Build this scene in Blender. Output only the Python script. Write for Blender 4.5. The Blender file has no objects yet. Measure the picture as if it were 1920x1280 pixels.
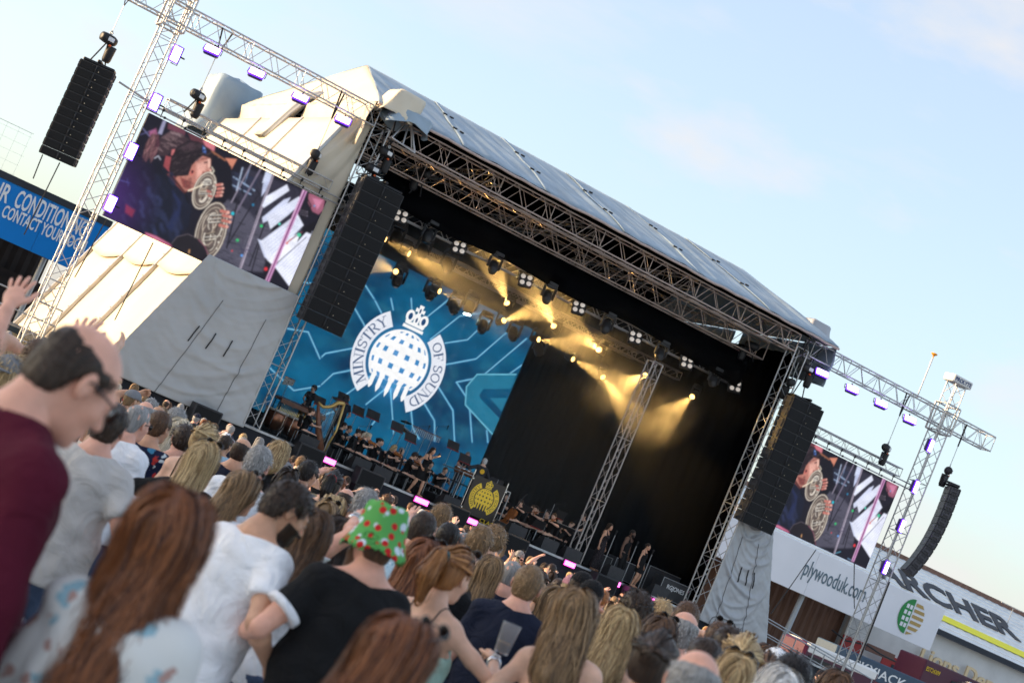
import bpy, math, random, json
import numpy as np
from mathutils import Vector, Matrix, Euler

# ------------------------------------------------------------------ camera
SC = bpy.context.scene
COL = SC.collection
RAD = math.radians
F_PX = 3400.0                                   # focal length in pixels of a 1920 px wide frame
ROLL, PITCH, YAW = RAD(23.08), math.atan(310 / 3400), RAD(27.3)
CAM = np.array([-19.7, -51.4, 1.9])             # stage front edge is y = 0, left stage post x = 0
_fw = np.array([math.sin(YAW) * math.cos(PITCH), math.cos(YAW) * math.cos(PITCH), math.sin(PITCH)])
_rt = np.array([math.cos(YAW), -math.sin(YAW), 0.0])
_up = np.cross(_rt, _fw)
_r2 = _rt * math.cos(ROLL) + _up * math.sin(ROLL)
_u2 = -_rt * math.sin(ROLL) + _up * math.cos(ROLL)
cam_data = bpy.data.cameras.new('camera')
cam = bpy.data.objects.new('camera', cam_data)
COL.objects.link(cam)
cam.matrix_world = Matrix(((_r2[0], _u2[0], -_fw[0], CAM[0]), (_r2[1], _u2[1], -_fw[1], CAM[1]),
                           (_r2[2], _u2[2], -_fw[2], CAM[2]), (0, 0, 0, 1)))
cam_data.sensor_width = 36.0
cam_data.lens = 36.0 * F_PX / 1920
cam_data.clip_start = 0.2
cam_data.clip_end = 3000
cam_data.dof.use_dof = True
cam_data.dof.focus_distance = 28.0
cam_data.dof.aperture_fstop = 3.8
SC.camera = cam

def ray(x, y):
    return _r2 * (x - 960) / F_PX - _u2 * (y - 640) / F_PX + _fw
def at(x, y, d):
    """the point at depth d (metres) seen at photo position x, y"""
    return CAM + ray(x, y) * d
def ground_z(x, y):
    """a low bank under the camera, then turf falling gently towards the stage"""
    a = (x - CAM[0]) * math.sin(YAW) + (y - CAM[1]) * math.cos(YAW)
    t = min(max((a - 5.0) / 9.0, 0.0), 1.0)
    return -.12 * t * t * (3 - 2 * t) - .0085 * min(max(a - 12.0, 0.0), 48.0)
def on(x, y, Y):
    """the point of the upright plane y = Y seen at photo position x, y"""
    d = ray(x, y)
    return CAM + d * (Y - CAM[1]) / d[1]

# ------------------------------------------------------------------ sky, sun, exposure
SUN_EL, SUN_DIR = RAD(11.5), None
_az = RAD(-63.0)                                # measured from +y (into the stage) towards +x
SUN_DIR = Vector((math.sin(_az) * math.cos(SUN_EL), math.cos(_az) * math.cos(SUN_EL), math.sin(SUN_EL)))
W = bpy.data.worlds.new('World')
SC.world = W
W.use_nodes = True
nt = W.node_tree
nt.nodes.clear()
N = nt.nodes.new
out = N('ShaderNodeOutputWorld')
bg = N('ShaderNodeBackground')
bg.inputs['Strength'].default_value = 0.15
sky = N('ShaderNodeTexSky')
sky.sky_type = 'NISHITA'
sky.sun_disc = False
sky.sun_elevation = SUN_EL
sky.sun_rotation = _az
sky.air_density = 1.0
sky.dust_density = 2.4
sky.ozone_density = 2.2
tc = N('ShaderNodeTexCoord')
def cloud(scale, off, lo, hi, stretch):
    mp = N('ShaderNodeMapping'); mp.inputs['Scale'].default_value = stretch; mp.inputs['Location'].default_value = off
    nz = N('ShaderNodeTexNoise'); nz.inputs['Scale'].default_value = scale; nz.inputs['Detail'].default_value = 7; nz.inputs['Roughness'].default_value = .55
    rp = N('ShaderNodeValToRGB'); rp.color_ramp.elements[0].position = lo; rp.color_ramp.elements[1].position = hi
    nt.links.new(tc.outputs['Generated'], mp.inputs['Vector']); nt.links.new(mp.outputs['Vector'], nz.inputs['Vector']); nt.links.new(nz.outputs['Fac'], rp.inputs['Fac'])
    return rp.outputs['Color']
c1 = cloud(3.2, (5.1, 1.4, 2.7), .54, .76, (1, 1, 3.6))
c2 = cloud(5.0, (2.7, 8.8, 4.4), .53, .69, (1, 1, 2.4))
mx0 = N('ShaderNodeMix'); mx0.data_type = 'FLOAT'
ad = N('ShaderNodeMath'); ad.operation = 'MAXIMUM'
nt.links.new(c1, ad.inputs[0]); nt.links.new(c2, ad.inputs[1])
ms = N('ShaderNodeMath'); ms.operation = 'MULTIPLY_ADD'; ms.inputs[1].default_value = .5; ms.inputs[2].default_value = .36
nt.links.new(ad.outputs[0], ms.inputs[0])
mix = N('ShaderNodeMix'); mix.data_type = 'RGBA'
mix.inputs['B'].default_value = (1.98, 1.92, 1.92, 1)
nt.links.new(ms.outputs[0], mix.inputs['Factor']); nt.links.new(sky.outputs[0], mix.inputs['A'])
nt.links.new(mix.outputs['Result'], bg.inputs['Color']); nt.links.new(bg.outputs[0], out.inputs['Surface'])

sun_data = bpy.data.lights.new('sun', 'SUN')
sun_data.energy = 2.9
sun_data.angle = RAD(0.6)
sun_data.color = (1.0, .70, .40)
sun = bpy.data.objects.new('sun', sun_data)
sun.rotation_euler = (-SUN_DIR).to_track_quat('-Z', 'Y').to_euler()
sun.location = (-60, 0, 40)
COL.objects.link(sun)

SC.view_settings.view_transform = 'Standard'
SC.view_settings.look = 'None'
SC.view_settings.exposure = 1.62
SC.view_settings.gamma = 1.0
SC.view_settings.use_curve_mapping = False
SC.cycles.use_denoising = True
SC.cycles.max_bounces = 6
SC.cycles.diffuse_bounces = 3
SC.cycles.glossy_bounces = 3
SC.cycles.transmission_bounces = 4
SC.cycles.transparent_max_bounces = 6
SC.cycles.volume_bounces = 0
SC.cycles.volume_step_rate = 4
SC.cycles.sample_clamp_indirect = 4
SC.cycles.caustics_reflective = False
SC.cycles.caustics_refractive = False

# ------------------------------------------------------------------ materials
MATS = {}
def lin(c):
    return tuple(((v / 12.92) if v <= .04045 else ((v + .055) / 1.055) ** 2.4) for v in c)
def hexc(*rgb):
    return lin(tuple(v / 255 for v in rgb))
def pm(name, col, rough=.6, metal=0.0, var=.12, scale=6.0, bump=0.0, bscale=40.0, emit=None, estr=0.0, spec=.4, coat=0.0, stretch=(1, 1, 1)):
    """principled material with fine colour variation and relief"""
    if name in MATS: return MATS[name]
    m = bpy.data.materials.new(name); m.use_nodes = True
    t = m.node_tree; b = t.nodes['Principled BSDF']
    b.inputs['Roughness'].default_value = rough; b.inputs['Metallic'].default_value = metal
    b.inputs['Specular IOR Level'].default_value = spec
    b.inputs['Coat Weight'].default_value = coat
    b.inputs['Base Color'].default_value = (*col, 1)
    if var > 0:
        tcn = t.nodes.new('ShaderNodeTexCoord'); mp = t.nodes.new('ShaderNodeMapping'); mp.inputs['Scale'].default_value = stretch
        t.links.new(tcn.outputs['Object'], mp.inputs['Vector'])
        nz = t.nodes.new('ShaderNodeTexNoise'); nz.inputs['Scale'].default_value = scale; nz.inputs['Detail'].default_value = 6
        t.links.new(mp.outputs['Vector'], nz.inputs['Vector'])
        mr = t.nodes.new('ShaderNodeMapRange'); mr.inputs['From Min'].default_value = .25; mr.inputs['From Max'].default_value = .75
        mr.inputs['To Min'].default_value = 1 - var; mr.inputs['To Max'].default_value = 1 + var
        t.links.new(nz.outputs['Fac'], mr.inputs['Value'])
        hs = t.nodes.new('ShaderNodeHueSaturation'); hs.inputs['Color'].default_value = (*col, 1)
        t.links.new(mr.outputs['Result'], hs.inputs['Value']); t.links.new(hs.outputs['Color'], b.inputs['Base Color'])
        if bump > 0:
            nb = t.nodes.new('ShaderNodeTexNoise'); nb.inputs['Scale'].default_value = bscale; nb.inputs['Detail'].default_value = 4
            t.links.new(mp.outputs['Vector'], nb.inputs['Vector'])
            bp = t.nodes.new('ShaderNodeBump'); bp.inputs['Strength'].default_value = bump; bp.inputs['Distance'].default_value = .02
            t.links.new(nb.outputs['Fac'], bp.inputs['Height']); t.links.new(bp.outputs['Normal'], b.inputs['Normal'])
    if emit is not None:
        b.inputs['Emission Color'].default_value = (*emit, 1); b.inputs['Emission Strength'].default_value = estr
    MATS[name] = m
    return m

ALU = pm('aluminium', (.46, .45, .445), .42, .85, .14, 3, .1, 60)
ALU_D = pm('aluminium worn', (.40, .36, .34), .5, .75, .2, 3, .1, 60)
STEEL = pm('galvanised steel', (.42, .43, .44), .5, .8, .2, 9)
BLACK = pm('black paint', (.012, .012, .014), .5, 0, .2, 8, .1, 80)
CAB = pm('speaker cabinet paint', (.030, .030, .033), .55, 0, .2, 8, .15, 120)
GRILLE = pm('speaker grille', (.009, .009, .010), .8, .2, .25, 60, .5, 400)
DRAPE = pm('black drape', (.0015, .0015, .0019), 1.0, 0, .3, 3, .4, 8, spec=0.0, stretch=(6, 6, 1))
RUBBER = pm('black rubber', (.015, .015, .016), .75)
CHROME = pm('chrome', (.75, .75, .76), .18, 1, .05)
BRASS = pm('brass', (.72, .50, .18), .25, 1, .1)
WHITE = pm('white paint', (.78, .77, .75), .5, 0, .05, 3, .05, 30)
PAPER = pm('paper', (.82, .83, .86), .8, 0, .04)
RED = pm('red lacquer', (.42, .02, .02), .5, 0, .15)

# ------------------------------------------------------------------ mesh helpers
def mesh_from(name, v, f, mat=None, smooth=False):
    me = bpy.data.meshes.new(name)
    me.from_pydata([tuple(p) for p in v], [], [tuple(q) for q in f])
    if smooth: me.polygons.foreach_set('use_smooth', [True] * len(me.polygons))
    if mat is not None: me.materials.append(mat)
    me.update()
    return me
def mesh_np(name, v, faces, mat=None, smooth=True):
    """v (n,3) array, faces: (m,3) or (m,4) int array"""
    me = bpy.data.meshes.new(name)
    v = np.asarray(v, np.float32); faces = np.asarray(faces, np.int32)
    k = faces.shape[1]
    me.vertices.add(len(v)); me.vertices.foreach_set('co', v.ravel())
    me.loops.add(faces.size); me.loops.foreach_set('vertex_index', faces.ravel())
    me.polygons.add(len(faces)); me.polygons.foreach_set('loop_start', np.arange(0, faces.size, k, dtype=np.int32))
    me.polygons.foreach_set('use_smooth', np.full(len(faces), smooth))
    if mat is not None: me.materials.append(mat)
    me.update(calc_edges=True)
    return me
class MB:
    def __init__(s): s.v = []; s.f = []
    def add(s, v, f):
        n = len(s.v); s.v += [tuple(float(c) for c in p) for p in v]; s.f += [tuple(i + n for i in q) for q in f]; return s
    def box(s, c, d, R=None, bev=0.0):
        hx, hy, hz = d[0] / 2, d[1] / 2, d[2] / 2
        b = min(bev, hx * .9, hy * .9, hz * .9)
        if b <= 0:
            P = [(x, y, z) for x in (-hx, hx) for y in (-hy, hy) for z in (-hz, hz)]
            Fc = [(0, 1, 3, 2), (4, 6, 7, 5), (0, 4, 5, 1), (2, 3, 7, 6), (0, 2, 6, 4), (1, 5, 7, 3)]
        else:                                    # chamfered in plan and section
            P = []; Fc = []
            def ring(z, o):
                a, e = hx - o, hy - o
                return [(-a + b, -e, z), (a - b, -e, z), (a, -e + b, z), (a, e - b, z), (a - b, e, z), (-a + b, e, z), (-a, e - b, z), (-a, -e + b, z)]
            for z, o in ((-hz, b), (-hz + b, 0), (hz - b, 0), (hz, b)): P += ring(z, o)
            for k in range(3):
                for i in range(8): Fc.append((k * 8 + i, k * 8 + (i + 1) % 8, k * 8 + 8 + (i + 1) % 8, k * 8 + 8 + i))
            Fc.append(tuple(range(7, -1, -1))); Fc.append(tuple(range(24, 32)))
        c = Vector(c)
        P = [c + (R @ Vector(p) if R is not None else Vector(p)) for p in P]
        return s.add(P, Fc)
    def tube(s, pts, r, n=8, caps=True, closed=False):
        """swept tube through points; r a number or list"""
        pts = [Vector(p) for p in pts]; m = len(pts)
        rr = [r] * m if not hasattr(r, '__len__') else list(r)
        V_ = []; Fc = []
        d0 = (pts[1] - pts[0]).normalized()
        up = Vector((0, 0, 1)) if abs(d0.z) < .9 else Vector((1, 0, 0))
        a = d0.cross(up).normalized()
        for i, p in enumerate(pts):
            if closed: d = pts[(i + 1) % m] - pts[i - 1]
            else: d = pts[min(i + 1, m - 1)] - pts[max(i - 1, 0)]
            d = d.normalized() if d.length > 1e-9 else d0
            a = (a - d * a.dot(d)); a = a.normalized() if a.length > 1e-6 else d.orthogonal().normalized()
            b = d.cross(a)
            for k in range(n):
                t = 2 * math.pi * k / n
                V_.append(p + (a * math.cos(t) + b * math.sin(t)) * rr[i])
        for i in range(m if closed else m - 1):
            j = (i + 1) % m
            for k in range(n):
                Fc.append((i * n + k, i * n + (k + 1) % n, j * n + (k + 1) % n, j * n + k))
        if caps and not closed:
            Fc.append(tuple(range(n - 1, -1, -1))); Fc.append(tuple(range((m - 1) * n, m * n)))
        return s.add(V_, Fc)
    def lathe(s, prof, o=(0, 0, 0), n=16, R=None):
        V_ = []; Fc = []; o = Vector(o)
        for (r, z) in prof:
            for k in range(n):
                t = 2 * math.pi * k / n; p = Vector((r * math.cos(t), r * math.sin(t), z))
                V_.append(o + (R @ p if R is not None else p))
        for i in range(len(prof) - 1):
            for k in range(n): Fc.append((i * n + k, i * n + (k + 1) % n, (i + 1) * n + (k + 1) % n, (i + 1) * n + k))
        Fc.append(tuple(range(n - 1, -1, -1))); Fc.append(tuple(range((len(prof) - 1) * n, len(prof) * n)))
        return s.add(V_, Fc)
    def prism(s, poly, d0, axis_fn):
        """poly: list of 2-D points; axis_fn(a, b, k) -> 3-D, k in 0..1; d0 unused thickness handled by axis_fn"""
        n = len(poly)
        V_ = [axis_fn(a, b, 0) for a, b in poly] + [axis_fn(a, b, 1) for a, b in poly]
        Fc = [tuple(range(n - 1, -1, -1)), tuple(range(n, 2 * n))] + [(i, (i + 1) % n, n + (i + 1) % n, n + i) for i in range(n)]
        return s.add(V_, Fc)
    def sheet(s, P, nu, nv):
        """P: nested list [nv][nu] of points"""
        V_ = [p for row in P for p in row]
        Fc = [(j * nu + i, j * nu + i + 1, (j + 1) * nu + i + 1, (j + 1) * nu + i) for j in range(nv - 1) for i in range(nu - 1)]
        return s.add(V_, Fc)
    def mesh(s, name, mat, smooth=False): return mesh_from(name, s.v, s.f, mat, smooth)
    def build(s, name, mat, parent=None, smooth=False, loc=None):
        o = bpy.data.objects.new(name, s.mesh(name, mat, smooth)); COL.objects.link(o)
        if parent is not None: o.parent = parent
        if loc is not None: o.location = loc
        return o
def thing(name, label, cat, loc=(0, 0, 0), rz=0.0, group=None):
    o = bpy.data.objects.new(name, None); COL.objects.link(o); o.empty_display_size = .2
    o.location = tuple(float(c) for c in loc); o.rotation_euler = (0, 0, rz)
    return tag(o, label, cat, group)
def tag(o, label, cat, group=None):
    o['label'] = label; o['category'] = cat
    if group: o['group'] = group
    return o
def struct(o): o['kind'] = 'structure'; return o
def stuff(o): o['kind'] = 'stuff'; return o
def put(name, me, parent=None, loc=None, mw=None):
    o = bpy.data.objects.new(name, me); COL.objects.link(o)
    if parent is not None: o.parent = parent
    if mw is not None: o.matrix_basis = mw
    elif loc is not None: o.location = tuple(float(c) for c in loc)
    return o
def copy_tree(o, parent=None):
    c = o.copy(); COL.objects.link(c); c.parent = parent
    for ch in o.children: copy_tree(ch, c)
    return c
def solid(o, th, off=0.0):
    m = o.modifiers.new('thickness', 'SOLIDIFY'); m.thickness = th; m.offset = off; return o
_cyl = {}
def rod_mesh(mat, n=6):
    k = (mat.name, n)
    if k not in _cyl:
        _cyl[k] = MB().tube([(0, 0, 0), (0, 0, 1)], 1.0, n).mesh('rod', mat, True)
    return _cyl[k]
def rod_mw(a, b, r):
    a = Vector(a); b = Vector(b); d = b - a; L = d.length
    q = d.to_track_quat('Z', 'Y').to_matrix().to_4x4()
    return Matrix.Translation(a) @ q @ Matrix.Diagonal((r, r, L, 1))
def rod(name, parent, a, b, r, mat, n=6): return put(name, rod_mesh(mat, n), parent, mw=rod_mw(a, b, r))
def noise3(x, y, z=0.0):
    return (math.sin(1.7 * x + 2.3 * math.sin(.9 * y + z)) + math.sin(2.9 * y + 1.3 * math.sin(1.9 * x - z)) + math.sin(3.7 * (x + y) + 2 * z)) / 3

def text_mesh(txt, size, mat, depth=.01, xs=1.0, bold=0.0, align='LEFT', shear=0.0):
    cu = bpy.data.curves.new('lettering', 'FONT'); cu.body = txt; cu.size = size; cu.extrude = depth; cu.align_x = align; cu.offset = bold; cu.shear = shear; cu.resolution_u = 3
    ob = bpy.data.objects.new('tmp', cu); COL.objects.link(ob)
    dg = bpy.context.evaluated_depsgraph_get(); dg.update()
    me = bpy.data.meshes.new_from_object(ob.evaluated_get(dg))
    bpy.data.objects.remove(ob); bpy.data.curves.remove(cu)
    me.transform(Matrix.Diagonal((xs, 1, 1, 1)))
    me.materials.clear(); me.materials.append(mat)
    return me

# ------------------------------------------------------------------ ground
GR = pm('light-bouncing ground', (.40, .41, .40), .85, 0, .2, .8, .2, 6)  # pale flooring invented to bounce light up onto the crowd
_f = Vector((math.sin(YAW), math.cos(YAW), 0)); _s = Vector((math.cos(YAW), -math.sin(YAW), 0)); _c0 = Vector((CAM[0], CAM[1], 0))
rows = [-1500, 0, 5] + [5 + i for i in range(1, 10)] + [18, 30, 45, 60, 1500]
g = MB().sheet([[_c0 + _f * a + _s * b + Vector((0, 0, ground_z(CAM[0] + _f.x * a, CAM[1] + _f.y * a))) for b in (-1500, -40, -20, 0, 20, 40, 1500)] for a in rows], 7, len(rows)).build('ground', GR, None, True); struct(g)

# ------------------------------------------------------------------ trusses
def truss(name, label, p0, p1, w, h=None, ref=(0, 0, 1), mat=ALU, rc=.026, rb=.0125, pitch=None, cat='truss', group=None, lacing_joined=False, faces=4, loc=None):
    h = h or w
    p0 = Vector(p0); p1 = Vector(p1); ax = p1 - p0; L = ax.length; ax = ax / L
    s = ax.cross(Vector(ref)).normalized(); t = s.cross(ax).normalized()
    base = loc or (p0 if p0.z <= p1.z else p1)
    T = thing(name, label, cat, base, 0, group); B = Vector(base)
    def pt(a, b, u): return p0 + s * (a * w / 2) + t * (b * h / 2) + ax * u - B
    cs = [(-1, -1), (1, -1), (1, 1), (-1, 1)]
    for a, b in cs: rod('chord', T, pt(a, b, 0), pt(a, b, L), rc, mat, 8)
    n = max(2, round(L / (pitch or w))); st = L / n
    mb = MB()
    for k in range(faces):
        A, Bc = cs[k], cs[(k + 1) % 4]
        for i in range(n):
            e0, e1 = (A, Bc) if i % 2 == 0 else (Bc, A)
            q0, q1 = pt(*e0, i * st + .03), pt(*e1, (i + 1) * st - .03)
            if lacing_joined: mb.tube([q0, q1], rb, 4)
            else: rod('brace', T, q0, q1, rb, mat, 5)
            if i % 4 == 0:
                q0, q1 = pt(*A, i * st), pt(*Bc, i * st)
                if lacing_joined: mb.tube([q0, q1], rb, 4)
                else: rod('strut', T, q0, q1, rb, mat, 5)
        q0, q1 = pt(*A, L), pt(*Bc, L)
        if lacing_joined: mb.tube([q0, q1], rb * 1.4, 4)
        else: rod('strut', T, q0, q1, rb * 1.4, mat, 5)
    if lacing_joined: stuff(mb.build('lacing', mat, T))
    return T

DK = 1.45                                        # deck height
XL, XR, XC = -.2, 17.35, 8.57                    # front posts and stage centre

# deck with separate fascia panels
BOARD = pm('stage deck ply', (.012, .012, .013), .6, 0, .3, 3, .2, 20)
FASC = pm('stage fascia cloth', (.016, .018, .024), .9, 0, .2, 1.5, .3, 6)
dk = thing('stage_deck', 'black stage deck with dark cloth front behind the crowd', 'stage', (XC, 0, 0))
MB().box((0, 6.6, DK - .1), (31.2, 13.2, .2), bev=.01).build('deck_floor', BOARD, dk)
for i in range(13):
    w = 31.2 / 13
    m = MB(); nx = 13
    P = [[(-15.6 + i * w + w * k / (nx - 1) + .004 * (1 if k == 0 else -1 if k == nx - 1 else 0), -.012 - .012 * math.sin(k * 1.9 + i * 2.1) * (1 - z / 1.25), z) for k in range(nx)] for z in (-.74, .3, .8, 1.38)]
    m.sheet(P, nx, 4); o = m.build('fascia_panel', FASC, dk, True)
MB().box((0, -.012, DK - .03), (31.2, .05, .07)).build('edge_trim', STEEL, dk)
# risers for the back rows
for (x0, x1, y0, y1, hh) in ((0.9, 6.6, 6.6, 10.9, .45), (6.7, 13.2, 6.9, 10.9, .45), (7.1, 10.5, 1.2, 3.6, .3)):
    r = MB().box(((x0 + x1) / 2, (y0 + y1) / 2, DK + hh / 2), (x1 - x0, y1 - y0, hh), bev=.01).build('riser', BOARD); r.location = (0, 0, 0)
    tag(r, {0.9: 'black riser under the marimba and drums', 6.7: 'black riser under the percussion behind the mixing desk', 7.1: 'low black riser under the leather-jacketed performer'}[x0], 'riser')

# posts and towers
truss('stage_post', 'silver truss post at the harp end of the stage opening', (XL, .1, DK), (XL, .1, 11.35), .52, ref=(0, 1, 0), pitch=.5, rc=.028, group='stage posts')
truss('stage_post', 'silver truss post beside the silver curtain, in front of the far loudspeaker column', (XR, .1, DK), (XR, .1, 11.35), .52, ref=(0, 1, 0), pitch=.5, rc=.028, group='stage posts')
lt = truss('lighting_tower', 'tall silver truss tower carrying four purple floodlights beside the blue sign', (-7.28, 0, -.72), (-7.28, 0, 12.6), .5, ref=(0, 1, 0), pitch=.48, rc=.027, cat='tower', group='outer towers')
rtw = truss('lighting_tower', 'tall silver truss tower with four purple floodlights in front of the lettered white roof', (24.45, 0, -.74), (24.45, 0, 12.9), .5, ref=(0, 1, 0), pitch=.48, rc=.027, cat='tower', group='outer towers')
truss('wing_truss', 'silver box truss reaching over the horn player screen beside the cream tarpaulin', (-10.2, 0, 11.5), (XL - .3, 0, 11.5), .52, .56, pitch=.45, rc=.028, group='wing trusses')
truss('wing_truss', 'silver box truss reaching out to the tower with the orange-tipped pole', (XR + .3, 0, 11.5), (26.9, 0, 11.5), .52, .56, pitch=.45, rc=.028, group='wing trusses')
truss('standing_truss', 'slim triangular truss standing in the dark stage between keyboard player and singers', (12.66, .9, DK), (12.66, .9, 8.75), .40, ref=(0, 1, 0), pitch=.55, rc=.028, mat=ALU_D)
# sleeve blocks where wing truss meets the towers
for T, x, zo in ((lt, -7.28, .72), (rtw, 24.45, .74)):
    for sx in (-.33, .33):
        for sy in (-.33, .33):
            rod('sleeve_upright', T, (sx, sy, 11.0 + zo), (sx, sy, 12.05 + zo), .04, ALU, 8)
    for z in (11.0 + zo, 12.05 + zo):
        for a, b in (((-.33, -.33), (.33, -.33)), ((.33, -.33), (.33, .33)), ((.33, .33), (-.33, .33)), ((-.33, .33), (-.33, -.33))):
            rod('sleeve_rail', T, (*a, z), (*b, z), .03, ALU, 6)
    MB().box((0, 0, .04), (.9, .9, .08), bev=.02).build('base_plate', STEEL, T)
HEADW = pm('tower head plate', (.66, .65, .62), .5, 0, .1)
MB().box((0, 0, 13.76), (.95, .6, .28), bev=.03).build('head_block', HEADW, rtw)
tm = text_mesh('PROLYTE', .2, pm('sign blue', hexc(40, 60, 110), .5), .004, 1.0, .004, 'CENTER')
put('lettering', tm, rtw, mw=Matrix.Translation((0, -.306, 13.69)) @ Matrix.Rotation(RAD(90), 4, 'X'))
MB().box((0, 0, 13.42), (.95, .6, .2), bev=.03).build('head_block', HEADW, lt)
# pole with orange tip on the far wing truss
pl = thing('tipped_pole', 'thin pole with an orange tip rising from the far wing truss', 'pole', (22.95, 0, 11.7))
MB().tube([(0, 0, 0), (0, 0, 1.3)], .025, 6).build('shaft', ALU, pl)
MB().tube([(0, 0, 1.3), (0, 0, 1.62)], .035, 6).build('sleeve', WHITE, pl)
MB().lathe([(.02, 1.62), (.03, 1.7), (.11, 1.76), (.12, 1.8), (.02, 1.82)], n=10).build('tip', pm('orange plastic', hexc(230, 150, 20), .4), pl)

# roof trusses: the two big front trusses, side trusses, ridge
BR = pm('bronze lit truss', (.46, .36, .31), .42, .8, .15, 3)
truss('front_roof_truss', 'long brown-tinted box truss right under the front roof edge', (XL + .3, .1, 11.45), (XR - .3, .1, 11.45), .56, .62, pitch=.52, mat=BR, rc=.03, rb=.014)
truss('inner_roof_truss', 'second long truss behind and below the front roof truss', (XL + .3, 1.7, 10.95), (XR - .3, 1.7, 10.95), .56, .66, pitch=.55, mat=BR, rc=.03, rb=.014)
truss('rear_roof_truss', 'dim long truss deep under the roof', (XL + .3, 6.2, 11.5), (XR - .3, 6.2, 11.5), .5, .6, pitch=.7, mat=ALU_D, lacing_joined=True)
for x, nm in ((.3, 'dark cross truss under the roof near the tarpaulin gable'), (4.4, 'dark cross truss under the roof above the logo screen'), (8.57, 'dark cross truss under the roof above the middle of the stage'), (12.7, 'dark cross truss under the roof above the standing truss'), (16.9, 'dark cross truss under the roof at the far post')):
    truss('cross_truss', nm, (x, .6, 11.75), (x, 12, 11.75), .4, .4, pitch=.6, mat=ALU_D, lacing_joined=True, group='cross trusses')
# pyramid corner frame at the harp-side front corner
cf = thing('corner_frame', 'small open pyramid of silver tubes at the roof corner under the wrinkled cover', 'frame', (.15, -.3, 11.1))
for a, b in (((-.1, -.3, 0), (.75, -.35, -.1)), ((.75, -.35, -.1), (.9, .3, 0)), ((-.1, -.3, 0), (.35, .1, .95)), ((.75, -.35, -.1), (.35, .1, .95)), ((.9, .3, 0), (.35, .1, .95)), ((.3, -.32, -.05), (.35, .1, .95)), ((-.1, -.3, 0), (.1, .35, 0)), ((.1, .35, 0), (.35, .1, .95))):
    rod('tube', cf, a, b, .03, ALU, 7)

# ------------------------------------------------------------------ roof skin
TARP = pm('grey pvc tarpaulin', (.27, .345, .41), .5, 0, .22, .9, .12, 5, spec=.35)
CREAM = pm('cream pvc tarpaulin', (.62, .55, .43), .6, 0, .07, .6, .12, 4, spec=.3)
GREYC = pm('grey curtain pvc', (.42, .42, .415), .5, 0, .14, .5, .15, 3, spec=.4)
SILV = pm('silver curtain pvc', (.38, .385, .40), .42, .2, .12, .9, .2, 3, spec=.5)
EY, EZ, RY, RZ = -.45, 11.92, 6.0, 14.1          # eave and ridge lines
roof = thing('stage_roof', 'pitched grey tarpaulin roof with a cream gable over the stage', 'roof', (XC, 6, 11.9))
RB = Vector((XC, 6, 11.9))
def slope(u, v, back=False):
    """u 0..1 along the stage, v 0 at eave, 1 at ridge"""
    xe = -.75 + u * (18.55 + .75); xr = .75 + u * (17.8 - .75)
    x = xe * (1 - v) + xr * v
    y = EY * (1 - v) + RY * v
    z = EZ + (RZ - EZ) * (v ** .92)
    fold = .060 * (abs(math.sin(x * 2.3 + v * 2.9 + .8 * math.sin(x * 1.3))) ** 3 - .3) * (1 - .4 * v) + .02 * math.sin(x * 7.3 + v * 4) + .016 * math.sin(x * 13 + v * 5 + 2 * math.sin(x)) + .05 * noise3(x * .5, v * 3)
    belly = -.03 * math.sin(math.pi * ((u * 6) % 1)) * math.sin(math.pi * v) - .05 * (v * (1 - v))
    z += (fold * .7 + belly) * (.15 + math.sin(math.pi * min(1, v * .9 + .1)))
    if back: y = 12 - y
    return Vector((x, y, z)) - RB
for k in range(6):
    nu, nv = 44, 16
    P = [[slope((k + (i / (nu - 1)) * 1.006) / 6 if k < 5 else (k + i / (nu - 1)) / 6, j / (nv - 1)) + Vector((0, -.012 * (k % 2), .012 * (k % 2))) for i in range(nu)] for j in range(nv)]
    o = MB().sheet(P, nu, nv).build('front_panel', TARP, roof, True); solid(o, .006)
    if k < 5:                                    # seam flap with its small dark straps
        sm = MB(); u = (k + 1) / 6
        Q = [[slope(u + d, j / 15) + Vector((0, -.02, .022)) for d in (-.006, 0, .006)] for j in range(16)]
        sm.sheet(Q, 3, 16); solid(sm.build('seam_flap', TARP, roof, True), .008)
        st = MB()
        for v in (.33, .66):
            for d in (-.004, .012):
                p = slope(u + d, v + d); st.box(p + Vector((0, -.04, .04)), (.16, .06, .05), bev=.01)
        stuff(st.build('buckles', BLACK, roof))
P = [[slope(i / 40, j / 8, True) for i in range(41)] for j in range(9)]
solid(MB().sheet(P, 41, 9).build('rear_slope', TARP, roof, True), .006)
MB().tube([slope(i / 60, 0) + Vector((0, -.02, -.05)) for i in range(61)], .045, 8).build('eave_bar', pm('pinkish eave bar', (.5, .40, .36), .45, .6, .15), roof)
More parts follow.
